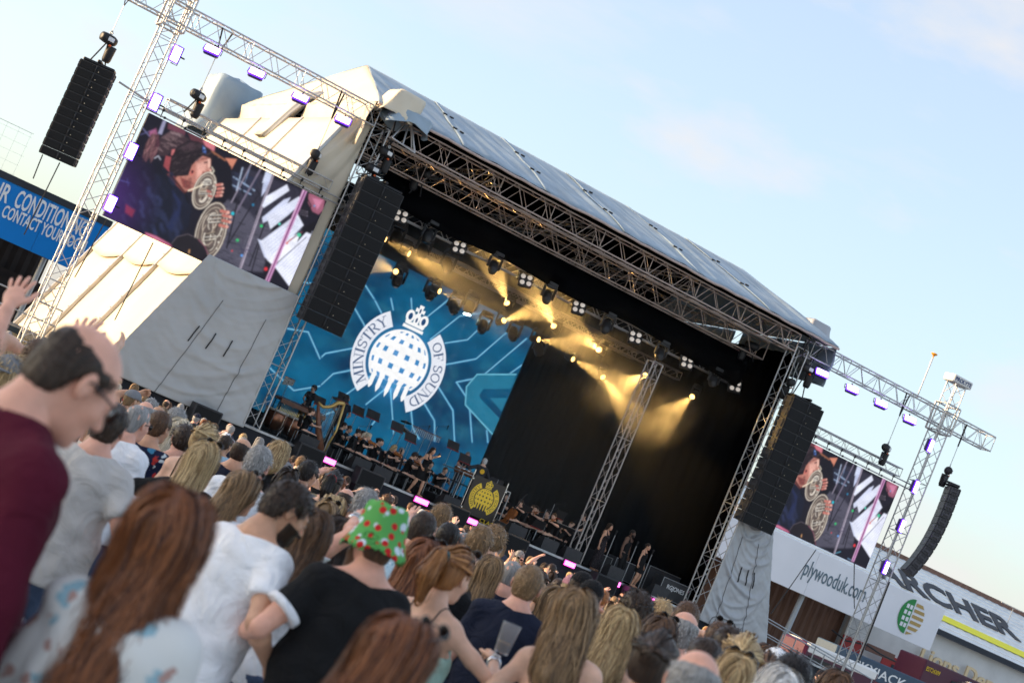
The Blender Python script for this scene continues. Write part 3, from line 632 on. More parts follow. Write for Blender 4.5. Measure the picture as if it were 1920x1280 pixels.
# side screens: close-up of a horn player
SCR = json.loads('''[["P",[24,22,36],[[-229,852],[824,1814],[1243,167],[153,-709]],0],["P",[78,76,92],[[489,604],[785,616],[842,148],[739,78],[583,-6],[540,198],[541,499]],14],["P",[46,44,60],[[524,936],[858,984],[862,620],[707,549],[559,664]],14],["P",[40,44,66],[[485,856],[626,904],[628,724],[512,714]],4],["L",[150,170,200],[[508,816],[634,789]],10],["L",[140,160,190],[[513,745],[624,743]],9],["L",[170,185,210],[[531,926],[550,717]],10],["L",[120,140,175],[[565,942],[572,796]],7],["S",[40,40,52],[[489,604],[785,616],[842,148],[739,78],[583,-6],[540,198],[541,499]],[[104,102,118],70,5,80,17,0.5,1]],["S",[20,20,30],[[485,856],[858,984],[862,620],[707,549],[559,664]],[[60,62,78],60,6,59,-99,0.6,2]],["L",[120,120,165],[[-3,852],[62,800]],6],["L",[90,90,140],[[5,786],[52,873]],5],["L",[70,75,130],[[5,347],[80,368]],6],["L",[60,65,115],[[35,388],[65,297]],5],["P",[150,148,180],[[77,995],[92,1000],[99,871],[80,865]],0],["P",[160,92,130],[[38,846],[62,897],[79,853],[52,807]],10],["P",[104,58,74],[[104,990],[195,1017],[202,956],[151,947],[114,943]],8],["P",[92,50,60],[[210,992],[289,1004],[300,961],[238,944]],8],["P",[205,118,130],[[294,986],[326,1022],[359,1007],[366,946],[320,949]],8],["L",[150,96,70],[[356,937],[436,918]],12],["L",[214,150,110],[[372,921],[431,869]],8],["P",[206,132,108],[[431,936],[487,975],[483,869],[459,908]],0],["E",[240,205,185],[[399,900]],[10,1,0]],["E",[60,40,40],[[399,900]],[6,1,0]],["E",[230,200,180],[[423,888]],[9,1,0]],["P",[20,18,30],[[349,931],[476,893],[532,702],[522,573],[494,518],[411,716]],6],["L",[112,104,124],[[619,1019],[586,417]],14],["L",[140,132,150],[[564,1000],[550,597]],10],["L",[176,166,184],[[686,1009],[731,11]],20],["L",[70,62,80],[[686,1009],[729,10]],6],["L",[30,28,40],[[657,749],[619,219]],11],["L",[26,24,36],[[747,645],[765,145]],11],["L",[24,22,34],[[765,387],[794,32]],10],["L",[34,32,44],[[572,676],[622,207]],14],["E",[40,190,210],[[579,513]],[10,1,0]],["E",[60,200,120],[[656,310]],[10,1,0]],["E",[40,120,160],[[656,665]],[8,1,0]],["E",[210,60,70],[[653,203]],[5,1,0]],["E",[220,50,60],[[850,185]],[11,1,0]],["E",[90,150,220],[[708,203]],[8,1,0]],["L",[52,54,72],[[600,294],[666,304]],4],["L",[58,54,77],[[627,261],[712,299]],4],["L",[64,54,82],[[654,228],[759,294]],4],["L",[52,54,87],[[653,307],[720,218]],4],["L",[58,54,72],[[680,273],[767,213]],4],["L",[64,54,77],[[679,352],[688,300]],4],["L",[52,54,82],[[706,319],[735,295]],4],["L",[58,54,87],[[733,286],[696,219]],4],["L",[64,54,72],[[732,365],[743,214]],4],["L",[90,160,190],[[738,17],[770,58]],7],["L",[120,160,200],[[839,24],[865,22]],6],["P",[196,204,228],[[646,997],[680,997],[684,894],[653,882]],0],["P",[188,196,226],[[660,873],[683,953],[686,835],[678,767]],0],["P",[222,226,244],[[699,785],[773,971],[797,931],[712,683],[700,695]],0],["P",[206,212,238],[[725,596],[791,834],[818,880],[808,696],[740,555]],0],["P",[222,226,244],[[743,626],[856,921],[883,883],[844,727],[788,535]],0],["P",[204,210,236],[[748,403],[795,404],[842,269],[818,279]],0],["P",[222,226,244],[[767,396],[885,770],[938,700],[895,488],[841,261]],0],["P",[236,238,250],[[843,263],[887,520],[940,625],[943,506],[883,242]],0],["P",[230,233,250],[[888,239],[971,675],[995,687],[1004,128]],0],["L",[150,156,196],[[776,411],[886,751]],2],["L",[150,156,196],[[790,396],[895,737]],2],["L",[150,156,196],[[804,380],[903,723]],2],["L",[150,156,196],[[819,365],[912,709]],2],["L",[150,156,196],[[833,349],[921,695]],2],["L",[150,156,196],[[847,334],[930,681]],2],["L",[150,156,196],[[861,318],[939,667]],2],["L",[152,158,198],[[895,249],[983,654]],2.2],["L",[152,158,198],[[906,237],[992,618]],2.2],["L",[152,158,198],[[918,225],[1000,582]],2.2],["L",[152,158,198],[[930,213],[1008,546]],2.2],["L",[152,158,198],[[941,202],[1016,510]],2.2],["L",[152,158,198],[[953,190],[1025,474]],2.2],["L",[152,158,198],[[965,178],[1033,438]],2.2],["L",[152,158,198],[[977,166],[1041,402]],2.2],["L",[152,158,198],[[988,155],[1049,365]],2.2],["L",[152,158,198],[[1000,143],[1058,329]],2.2],["L",[160,166,204],[[752,626],[856,903]],2],["L",[160,166,204],[[763,608],[864,888]],2],["L",[160,166,204],[[775,591],[872,874]],2],["L",[160,166,204],[[786,573],[880,859]],2],["L",[60,50,60],[[880,239],[978,612]],6],["L",[120,60,80],[[895,488],[945,637]],9],["L",[214,120,120],[[895,488],[909,538]],8],["E",[70,190,150],[[937,600]],[13,1,0]],["E",[40,190,110],[[739,524]],[9,1,0]],["E",[90,210,190],[[820,613]],[8,1,0]],["E",[220,120,110],[[897,482]],[8,1,0]],["P",[150,88,110],[[896,987],[983,1030],[1001,907],[988,851],[953,851],[912,908]],6],["P",[192,120,150],[[924,964],[980,989],[972,882]],8],["E",[90,150,200],[[950,906]],[6,1,0]],["P",[32,28,38],[[888,811],[914,864],[945,813],[925,751]],0],["L",[20,18,26],[[892,952],[933,895],[941,810],[915,757]],9],["E",[150,140,160],[[893,815]],[2,1,0]],["E",[150,140,160],[[898,798]],[2,1,0]],["E",[150,140,160],[[902,780]],[2,1,0]],["E",[150,140,160],[[905,819]],[2,1,0]],["E",[150,140,160],[[909,801]],[2,1,0]],["E",[150,140,160],[[914,784]],[2,1,0]],["E",[150,140,160],[[916,822]],[2,1,0]],["E",[150,140,160],[[921,805]],[2,1,0]],["E",[150,140,160],[[925,787]],[2,1,0]],["E",[150,140,160],[[927,826]],[3,1,0]],["E",[150,140,160],[[932,808]],[2,1,0]],["E",[150,140,160],[[936,791]],[3,1,0]],["P",[18,16,26],[[933,650],[992,800],[994,655],[951,650]],0],["P",[206,150,196],[[860,1001],[884,1012],[893,15],[872,13]],0],["P",[120,60,110],[[869,1000],[878,1001],[885,16],[877,15]],0],["L",[235,200,228],[[865,996],[875,16]],4],["P",[58,42,50],[[98,833],[128,926],[184,962],[222,944],[222,877],[200,798],[177,793],[163,720],[129,691],[104,728]],0],["P",[96,74,80],[[101,843],[133,938],[189,959],[175,902],[128,860]],8],["P",[140,118,124],[[129,920],[171,950],[205,944],[170,920]],6],["P",[92,60,66],[[87,860],[53,837],[47,736],[59,614],[83,589],[89,641],[108,613],[110,688],[105,773]],0],["P",[88,50,64],[[87,845],[81,781],[96,662],[116,679],[107,789]],5],["L",[176,120,128],[[77,836],[67,680]],5],["L",[60,36,50],[[67,812],[82,620]],4],["P",[196,110,112],[[174,790],[186,808],[196,750],[181,744]],0],["P",[150,70,76],[[159,718],[192,732],[209,599],[170,624]],5],["L",[190,190,205],[[114,655],[126,688],[143,667]],6],["P",[20,20,34],[[53,477],[118,637],[190,611],[219,592],[344,450],[401,290],[355,43],[218,2],[88,9],[56,172]],4],["S",[44,32,40],[[108,842],[134,935],[189,959],[218,941],[209,863],[167,769],[120,727]],[[150,124,126],60,4,64,-10,0.5,3]],["S",[50,32,40],[[86,851],[54,831],[49,730],[64,611],[105,625],[106,767]],[[160,118,118],40,4,3,-129,0.6,4]],["S",[14,14,24],[[53,477],[121,625],[212,587],[351,425],[352,55],[92,27]],[[40,42,66],40,16,58,-74,0.6,5]],["P",[21,24,42],[[163,537],[210,593],[290,536],[382,363],[403,232],[376,90],[350,31],[219,17],[133,121],[130,294]],3],["P",[34,42,78],[[259,464],[323,402],[346,243],[337,117],[304,148],[308,299]],14],["P",[112,58,56],[[199,575],[216,605],[326,523],[319,487],[299,500],[240,538]],0],["P",[112,68,62],[[244,622],[272,810],[322,874],[366,879],[380,808],[385,753],[381,704],[389,652],[371,574],[349,532],[313,509],[249,568]],0],["P",[176,116,104],[[263,646],[270,816],[321,876],[366,879],[380,808],[385,753],[381,704],[389,652],[371,577],[348,535],[313,511],[248,574]],0],["P",[222,166,152],[[312,779],[354,845],[371,741],[343,656]],16],["P",[206,140,126],[[346,675],[377,701],[384,655],[361,583],[342,559]],14],["P",[126,64,62],[[265,603],[322,608],[338,541],[300,530]],8],["P",[36,26,34],[[200,620],[186,726],[191,835],[226,925],[275,962],[345,949],[373,907],[382,848],[362,874],[324,864],[306,803],[295,748],[299,648],[270,615],[222,578]],0],["P",[66,50,58],[[201,829],[243,925],[301,955],[285,888],[234,828]],10],["L",[150,120,126],[[326,858],[290,752]],4],["L",[22,18,26],[[315,900],[293,755]],12],["P",[70,110,190],[[303,949],[324,931],[336,892],[315,893]],0],["P",[170,200,240],[[310,941],[321,932],[326,910]],2],["S",[18,14,20],[[200,650],[192,732],[198,841],[231,922],[277,956],[346,943],[368,888],[324,866],[305,809],[290,752],[293,657],[227,592]],[[84,70,74],90,4,37,84,0.35,6]],["S",[96,60,58],[[288,609],[312,645],[361,583],[340,535],[311,517]],[[150,92,84],40,3,48,-92,0.12,7]],["P",[236,188,172],[[352,859],[365,867],[381,809],[376,775]],6],["P",[150,84,78],[[355,741],[377,746],[375,711],[357,706]],5],["P",[70,40,44],[[342,817],[360,841],[361,828],[347,806]],2],["L",[60,36,40],[[325,832],[354,866]],4],["E",[190,106,96],[[309,686]],[19,0.7,0]],["E",[90,40,50],[[310,690]],[10,0.7,0]],["E",[25,20,30],[[309,698]],[7,1,0]],["E",[206,140,128],[[387,778]],[10,1,3]],["S",[18,20,34],[[166,524],[213,581],[293,524],[379,360],[399,229],[348,37],[217,23],[140,156]],[[48,56,92],46,18,52,-95,0.7,8]],["L",[8,8,14],[[217,583],[264,543],[316,499],[354,428]],7],["P",[170,88,120],[[219,25],[275,35],[351,25],[372,6],[309,-3],[230,-6]],0],["P",[190,110,140],[[229,23],[284,31],[336,20],[283,5]],4],["P",[96,84,80],[[455,598],[454,540],[448,487],[436,445],[421,419],[404,411],[386,422],[370,451],[358,495],[350,549],[348,607],[351,663],[360,711],[373,746],[390,764],[408,762],[425,742],[439,705],[450,655]],5],["L",[44,36,38],[[389,579],[390,589],[393,597],[397,600],[400,599],[404,592],[406,582]],4],["L",[240,230,216],[[379,614],[379,645],[383,674],[390,693],[400,700],[411,692],[419,671]],7],["L",[214,200,184],[[398,665],[402,649],[403,630],[401,611],[396,600],[389,598],[383,607]],4],["L",[44,36,38],[[427,559],[425,544],[421,533],[416,525],[411,523],[405,526],[400,533]],6],["L",[214,200,184],[[410,601],[417,601],[424,589],[428,569],[428,547],[424,529],[417,519]],7],["L",[186,170,154],[[412,601],[405,586],[396,580],[387,584],[379,599],[374,620],[371,647]],7],["L",[240,230,216],[[411,591],[417,573],[420,550],[420,526],[417,504],[411,488],[403,481]],7],["L",[240,230,216],[[421,559],[425,537],[425,512],[420,492],[413,482],[405,484],[398,497]],5],["L",[150,126,108],[[396,527],[392,534],[389,543],[387,555],[385,567],[384,580],[385,593]],5],["L",[150,126,108],[[409,646],[409,627],[406,609],[402,596],[396,588],[390,588],[384,595]],7],["L",[214,200,184],[[398,654],[400,652],[401,648],[402,643],[403,638],[403,632],[402,627]],4],["L",[186,170,154],[[384,565],[385,568],[386,570],[388,571],[390,570],[391,567],[392,563]],5],["L",[66,54,52],[[382,502],[377,508],[373,517],[369,529],[367,542],[365,557],[364,573]],7],["L",[186,170,154],[[410,492],[407,493],[404,498],[401,506],[400,515],[399,525],[400,534]],5],["L",[240,230,216],[[386,535],[380,559],[378,588],[380,616],[385,639],[394,651],[404,651]],4],["L",[66,54,52],[[416,619],[418,596],[416,574],[412,556],[405,547],[397,549],[390,561]],6],["L",[36,28,30],[[382,667],[412,695]],7],["L",[250,244,234],[[381,672],[412,700]],4],["L",[36,28,30],[[383,646],[409,673]],7],["L",[250,244,234],[[383,651],[408,679]],4],["L",[36,28,30],[[388,626],[414,653]],7],["L",[250,244,234],[[387,631],[414,659]],4],["L",[36,28,30],[[387,559],[422,588]],7],["L",[232,222,206],[[387,564],[422,593]],4],["L",[36,28,30],[[388,538],[418,567]],7],["L",[250,244,234],[[388,544],[418,572]],4],["L",[36,28,30],[[389,518],[419,546]],7],["L",[196,178,158],[[389,523],[419,551]],4],["L",[96,78,70],[[454,598],[453,546],[448,498],[439,458],[427,430],[412,416],[396,417],[381,433],[368,463],[357,504],[351,553],[349,604],[351,654],[358,699],[369,733],[383,755],[398,762],[414,754],[429,730],[441,694],[449,649],[454,598]],9],["L",[208,194,176],[[453,597],[452,547],[447,500],[438,461],[426,433],[412,419],[396,420],[381,436],[368,466],[358,506],[352,553],[350,604],[352,653],[359,696],[370,730],[383,752],[398,759],[414,750],[428,727],[440,692],[448,648],[453,598]],6],["L",[250,244,232],[[453,597],[453,546],[448,499],[439,460],[426,432],[412,418],[396,419],[381,435],[368,465],[358,505],[351,553],[349,604],[352,653],[359,697],[370,731],[383,753],[398,759],[414,751],[428,728],[440,693],[449,648],[453,598]],2.5],["L",[70,54,52],[[446,596],[446,552],[442,511],[434,476],[423,452],[410,440],[397,441],[384,455],[372,480],[363,516],[358,557],[356,602],[358,645],[364,683],[374,713],[385,732],[399,738],[412,730],[425,710],[435,679],[443,640],[446,597]],5],["L",[214,200,182],[[445,596],[444,553],[440,513],[433,480],[422,457],[410,445],[397,446],[384,459],[373,484],[365,518],[359,559],[358,601],[360,643],[366,680],[375,709],[386,727],[399,732],[412,725],[424,706],[434,676],[441,639],[445,596]],4],["E",[246,240,228],[[434,699]],[5,1,0]],["E",[246,240,228],[[435,661]],[5,1,0]],["E",[246,240,228],[[437,623]],[4,1,0]],["E",[246,240,228],[[438,584]],[5,1,0]],["E",[246,240,228],[[440,546]],[5,1,0]],["E",[246,240,228],[[441,508]],[4,1,0]],["E",[120,96,82],[[434,699]],[2,1,0]],["E",[120,96,82],[[435,661]],[2,1,0]],["E",[120,96,82],[[437,623]],[2,1,0]],["E",[120,96,82],[[438,584]],[2,1,0]],["E",[120,96,82],[[440,546]],[2,1,0]],["E",[120,96,82],[[441,508]],[2,1,0]],["P",[96,84,80],[[590,304],[593,214],[587,132],[574,66],[554,23],[530,9],[504,24],[480,67],[459,133],[445,215],[438,305],[439,391],[449,467],[465,522],[488,552],[513,552],[538,523],[561,468],[579,392]],5],["L",[240,230,216],[[528,269],[539,266],[550,246],[557,214],[560,178],[557,144],[550,121]],4],["L",[186,170,154],[[494,473],[502,468],[509,457],[516,440],[521,419],[525,395],[527,370]],7],["L",[214,200,184],[[476,255],[466,293],[462,340],[464,385],[473,417],[486,432],[501,424]],6],["L",[240,230,216],[[520,254],[522,248],[524,241],[525,234],[526,225],[526,217],[526,209]],7],["L",[66,54,52],[[536,351],[537,342],[536,334],[535,327],[533,321],[531,318],[528,317]],5],["L",[150,126,108],[[533,260],[534,247],[534,234],[534,222],[532,212],[529,204],[526,199]],5],["L",[66,54,52],[[525,385],[531,362],[536,335],[538,306],[538,278],[536,251],[531,229]],6],["L",[186,170,154],[[511,364],[507,369],[505,378],[503,390],[504,401],[505,410],[508,415]],4],["L",[150,126,108],[[514,367],[519,358],[523,344],[526,326],[526,308],[525,291],[521,279]],5],["L",[44,36,38],[[505,229],[506,216],[505,205],[502,198],[498,198],[494,204],[491,214]],7],["L",[66,54,52],[[469,394],[471,406],[474,416],[477,423],[481,426],[486,426],[490,422]],4],["L",[240,230,216],[[554,367],[559,339],[560,309],[559,281],[555,256],[548,239],[540,230]],6],["L",[44,36,38],[[557,170],[548,138],[534,129],[520,143],[508,178],[502,224],[504,269]],7],["L",[186,170,154],[[542,205],[532,163],[516,147],[498,162],[483,203],[476,259],[479,314]],6],["L",[44,36,38],[[471,339],[472,366],[476,389],[481,408],[488,420],[497,425],[505,423]],5],["L",[240,230,216],[[515,150],[509,158],[503,170],[498,185],[494,203],[492,223],[491,243]],7],["L",[66,54,52],[[502,356],[505,355],[508,351],[510,342],[511,332],[511,323],[509,315]],4],["L",[150,126,108],[[497,400],[504,419],[512,430],[521,433],[531,428],[540,415],[548,394]],5],["L",[214,200,184],[[496,369],[502,364],[508,354],[513,339],[517,322],[520,303],[521,282]],6],["L",[214,200,184],[[523,373],[525,361],[525,348],[524,336],[522,326],[518,321],[515,321]],6],["L",[240,230,216],[[505,292],[498,299],[492,313],[488,332],[485,353],[485,375],[487,394]],5],["L",[240,230,216],[[477,360],[477,384],[478,406],[481,424],[487,438],[493,445],[500,446]],6],["L",[36,28,30],[[478,399],[535,452]],7],["L",[250,244,234],[[477,407],[534,460]],4],["L",[36,28,30],[[488,369],[534,419]],7],["L",[250,244,234],[[487,377],[534,427]],4],["L",[36,28,30],[[486,336],[538,387]],7],["L",[250,244,234],[[486,344],[537,395]],4],["L",[36,28,30],[[499,236],[536,283]],7],["L",[196,178,158],[[499,244],[535,291]],4],["L",[36,28,30],[[501,204],[554,255]],7],["L",[250,244,234],[[500,212],[553,263]],4],["L",[36,28,30],[[502,172],[548,220]],7],["L",[232,222,206],[[502,180],[547,228]],4],["L",[96,78,70],[[589,304],[592,224],[588,149],[577,86],[561,41],[541,17],[519,17],[496,40],[475,85],[458,147],[446,221],[440,300],[440,378],[447,447],[460,502],[478,537],[500,550],[522,539],[545,505],[564,451],[579,382],[589,304]],9],["L",[208,194,176],[[587,303],[590,225],[586,152],[576,90],[560,46],[541,23],[519,22],[497,45],[476,89],[459,150],[447,222],[441,300],[442,376],[448,444],[461,497],[479,532],[500,545],[522,534],[544,501],[563,448],[578,380],[587,304]],6],["L",[250,244,232],[[588,303],[591,224],[587,151],[576,89],[561,45],[541,21],[519,21],[497,44],[476,88],[459,149],[447,222],[441,300],[441,376],[448,444],[461,498],[479,533],[500,546],[522,535],[544,502],[563,449],[578,381],[588,304]],2.5],["L",[70,54,52],[[578,300],[581,232],[577,168],[569,114],[555,75],[538,54],[518,54],[499,74],[481,112],[466,166],[455,229],[450,297],[451,364],[457,424],[468,471],[483,501],[502,512],[521,503],[540,474],[557,428],[570,368],[578,301]],5],["L",[214,200,182],[[576,300],[579,234],[575,172],[567,120],[553,82],[537,62],[518,62],[500,81],[482,118],[468,170],[458,231],[452,297],[453,361],[459,419],[470,464],[485,494],[502,504],[521,495],[539,467],[556,422],[568,365],[576,301]],4],["E",[246,240,228],[[554,458]],[4,1,0]],["E",[246,240,228],[[559,399]],[4,1,0]],["E",[246,240,228],[[563,340]],[4,1,0]],["E",[246,240,228],[[568,281]],[4,1,0]],["E",[246,240,228],[[572,222]],[5,1,0]],["E",[246,240,228],[[577,163]],[5,1,0]],["E",[120,96,82],[[554,458]],[2,1,0]],["E",[120,96,82],[[559,399]],[1,1,0]],["E",[120,96,82],[[563,340]],[2,1,0]],["E",[120,96,82],[[568,281]],[2,1,0]],["E",[120,96,82],[[572,222]],[2,1,0]],["E",[120,96,82],[[577,163]],[2,1,0]],["L",[240,226,200],[[330,526],[361,583],[382,631]],9],["L",[250,240,220],[[388,808],[406,786],[402,753],[387,778]],6],["L",[190,118,108],[[447,682],[468,706]],20],["E",[222,166,154],[[471,708]],[7,1,0]],["L",[190,118,108],[[460,655],[481,679]],20],["E",[222,166,154],[[483,682]],[7,1,0]],["L",[190,118,108],[[465,622],[485,646]],20],["E",[222,166,154],[[488,648]],[7,1,0]],["L",[190,118,108],[[466,590],[487,614]],20],["E",[222,166,154],[[489,616]],[8,1,0]],["L",[186,112,102],[[521,489],[555,503]],24],["E",[224,166,152],[[556,504]],[10,1,0]],["L",[186,112,102],[[539,460],[574,474]],24],["E",[224,166,152],[[575,475]],[10,1,0]],["L",[186,112,102],[[548,418],[583,432]],24],["E",[224,166,152],[[584,433]],[9,1,0]],["L",[186,112,102],[[544,367],[579,381]],24],["E",[224,166,152],[[580,382]],[9,1,0]],["L",[176,104,96],[[416,597],[432,599]],18],["L",[176,104,96],[[432,566],[448,568]],18],["P",[30,26,34],[[359,25],[371,109],[414,170],[472,171],[525,126],[578,6],[542,-10],[474,-6],[404,10]],0],["L",[130,76,96],[[475,166],[518,135],[560,65],[581,0]],6],["L",[110,100,110],[[360,29],[372,108],[414,170],[462,175]],3],["P",[200,150,100],[[451,49],[456,53],[462,21],[455,19]],0],["P",[120,40,40],[[79,177],[131,163],[131,97],[92,108]],10]]''')
SW, SH = 5.99, 3.23
def side_picture(W_, H_):
    p = Pic(W_, H_, (24, 22, 36), SW / SH)
    for k, c, pts, x in SCR:
        if k == 'P': p.poly(pts, c, x * .5)
        elif k == 'L': p.line(pts, x * .62, c, .8)
        elif k == 'S':                                   # many short strokes inside an outline: hair, cloth, clutter
            c2, n, w_, dx, dy, ln, sd = x; rs = random.Random(sd); us = [q[0] for q in pts]; vs = [q[1] for q in pts]; m = 0
            while m < n:
                u, v = rs.uniform(min(us), max(us)), rs.uniform(min(vs), max(vs)); ins = False
                for i in range(len(pts)):
                    (x0, y0), (x1, y1) = pts[i], pts[i - 1]
                    if (y0 > v) != (y1 > v) and u < (x1 - x0) * (v - y0) / (y1 - y0) + x0: ins = not ins
                if ins:
                    f = rs.random() ** 1.6; e = ln * rs.uniform(.5, 1); ex, ey = rs.uniform(-8, 8), rs.uniform(-14, 14)
                    p.line([(u - dx * e / 2, v - dy * e / 2), (u + ex, v + ey), (u + dx * e / 2, v + dy * e / 2)], w_ * rs.uniform(.4, .9), [a + (b - a) * f for a, b in zip(c, c2)], max(1.2, w_ * .55)); m += 1
        else: p.dot(pts[0], x[0] * .8, x[1], c, x[2] * .5)
    n = value_noise(W_, H_, 14, 5)[..., None]
    p.px *= .82 + .36 * n
    gl = np.clip(1 - np.hypot((p.U + 60) / 330, (p.V - 130) / 620), 0, 1)[..., None]   # stray violet light in the filmed picture
    p.px += gl ** 1.5 * np.array(hexc(120, 60, 190)) * .32
    for _ in range(3):
        k = p.px.copy()
        for dx, dy in ((1, 0), (-1, 0), (0, 1), (0, -1)): k += .4 * np.roll(p.px, (dy, dx), (0, 1))
        p.px = k / 2.6
    p.px = np.clip(p.px * (.9 + .2 * np.random.RandomState(1).rand(H_, W_, 1)) + .005, 0, 1)
    return p
SCRM = screen_mat('side screen picture', .36)
_pic = side_picture(330, 178).mesh('picture', SW, SH, SCRM)
def side_screen(xc, label, hang_x):
    T = thing('video_screen', label, 'screen', (xc, .0, 5.33), group='side screens')
    put('picture', _pic, T, (0, -.004, SH / 2))
    for i in range(6):                             # cabinets behind the picture
        for j in range(4):
            w, h = SW / 6, SH / 4
            MB_C = put('led_cabinet', _ledcab, T, (-SW / 2 + w * (i + .5), .07, h * (j + .5)))
    return T
_ledcab = MB().box((0, 0, 0), (SW / 6 - .006, .13, SH / 4 - .006), bev=.008).mesh('led_cabinet', BLACK)
side_screen((-6.82 - .83) / 2, 'big video screen showing a horn player, next to the cream gable', 0)
side_screen(20.72, 'big video screen showing a horn player, far side behind the loudspeaker column', 0)

# the emblem: ring of words, portcullis globe, crown ----------------------------------
_G = {  # serif capitals as strokes (x0,y0,x1,y1,width) and arcs (cx,cy,rx,ry,a0,a1,width) in a unit-high box; last: advance
 'M': ([(.08, 0, .14, 1, .05), (.14, 1, .42, .02, .12), (.42, .02, .72, 1, .05), (.72, 1, .78, 0, .13), (0, 0, .18, 0, .05), (.66, 0, .9, 0, .05), (.02, 1, .16, 1, .05), (.7, 1, .86, 1, .05)], [], .95),
 'I': ([(.16, 0, .16, 1, .13), (.02, 0, .30, 0, .05), (.02, 1, .30, 1, .05)], [], .36),
 'N': ([(.12, 0, .12, 1, .05), (.12, 1, .66, 0, .12), (.66, 0, .66, 1, .05), (0, 0, .24, 0, .05), (0, 1, .14, 1, .05), (.54, 1, .78, 1, .05)], [], .84),
 'S': ([(.50, .98, .50, .74, .04), (.06, .02, .06, .28, .04)], [(.28, .74, .20, .23, 30, 265, .10), (.28, .26, .22, .24, -150, 85, .10)], .60),
 'T': ([(.32, 0, .32, 1, .13), (.04, .97, .60, .97, .06), (.04, 1, .04, .76, .05), (.60, 1, .60, .76, .05), (.18, 0, .46, 0, .05)], [], .68),
 'R': ([(.14, 0, .14, 1, .13), (.02, 0, .28, 0, .05), (.02, .98, .34, .98, .05), (.14, .5, .34, .5, .05), (.34, .5, .66, .02, .11), (.58, 0, .76, 0, .05)], [(.34, .74, .2, .24, -90, 90, .10)], .76),
 'Y': ([(.12, 1, .36, .48, .11), (.62, 1, .36, .48, .05), (.36, .5, .36, 0, .12), (.22, 0, .50, 0, .05), (0, 1, .24, 1, .05), (.52, 1, .74, 1, .05)], [], .74),
 'O': ([], [(.40, .5, .32, .47, 0, 360, .10)], .84),
 'F': ([(.14, 0, .14, 1, .13), (.02, 0, .28, 0, .05), (.02, .98, .56, .98, .05), (.56, 1, .56, .78, .05), (.14, .5, .42, .5, .05), (.42, .62, .42, .38, .04)], [], .62),
 'U': ([(.14, 1, .14, .3, .12), (.64, 1, .64, .3, .05), (.02, 1, .28, 1, .05), (.52, 1, .76, 1, .05)], [(.39, .3, .25, .28, 180, 360, .09)], .82),
 'D': ([(.14, 0, .14, 1, .13), (.02, .02, .36, .02, .05), (.02, .98, .36, .98, .05)], [(.34, .5, .38, .46, -90, 90, .11)], .82),
 ' ': ([], [], .34)}
def glyph_dist(ch, X, Y):
    d = np.full(X.shape, 9.0); S, A, _ = _G[ch]
    for x0, y0, x1, y1, w in S:
        dx, dy = x1 - x0, y1 - y0; t = np.clip(((X - x0) * dx + (Y - y0) * dy) / (dx * dx + dy * dy), 0, 1)
        d = np.minimum(d, np.hypot(X - x0 - t * dx, Y - y0 - t * dy) - w / 2)
    for cx, cy, rx, ry, a0, a1, w in A:
        for k in range(17):
            t = RAD(a0 + (a1 - a0) * k / 16); px_, py_ = cx + rx * math.cos(t), cy + ry * math.sin(t)
            if k:
                dx, dy = px_ - qx, py_ - qy; tt = np.clip(((X - qx) * dx + (Y - qy) * dy) / (dx * dx + dy * dy + 1e-9), 0, 1)
                d = np.minimum(d, np.hypot(X - qx - tt * dx, Y - qy - tt * dy) - w / 2)
            qx, qy = px_, py_
    return d
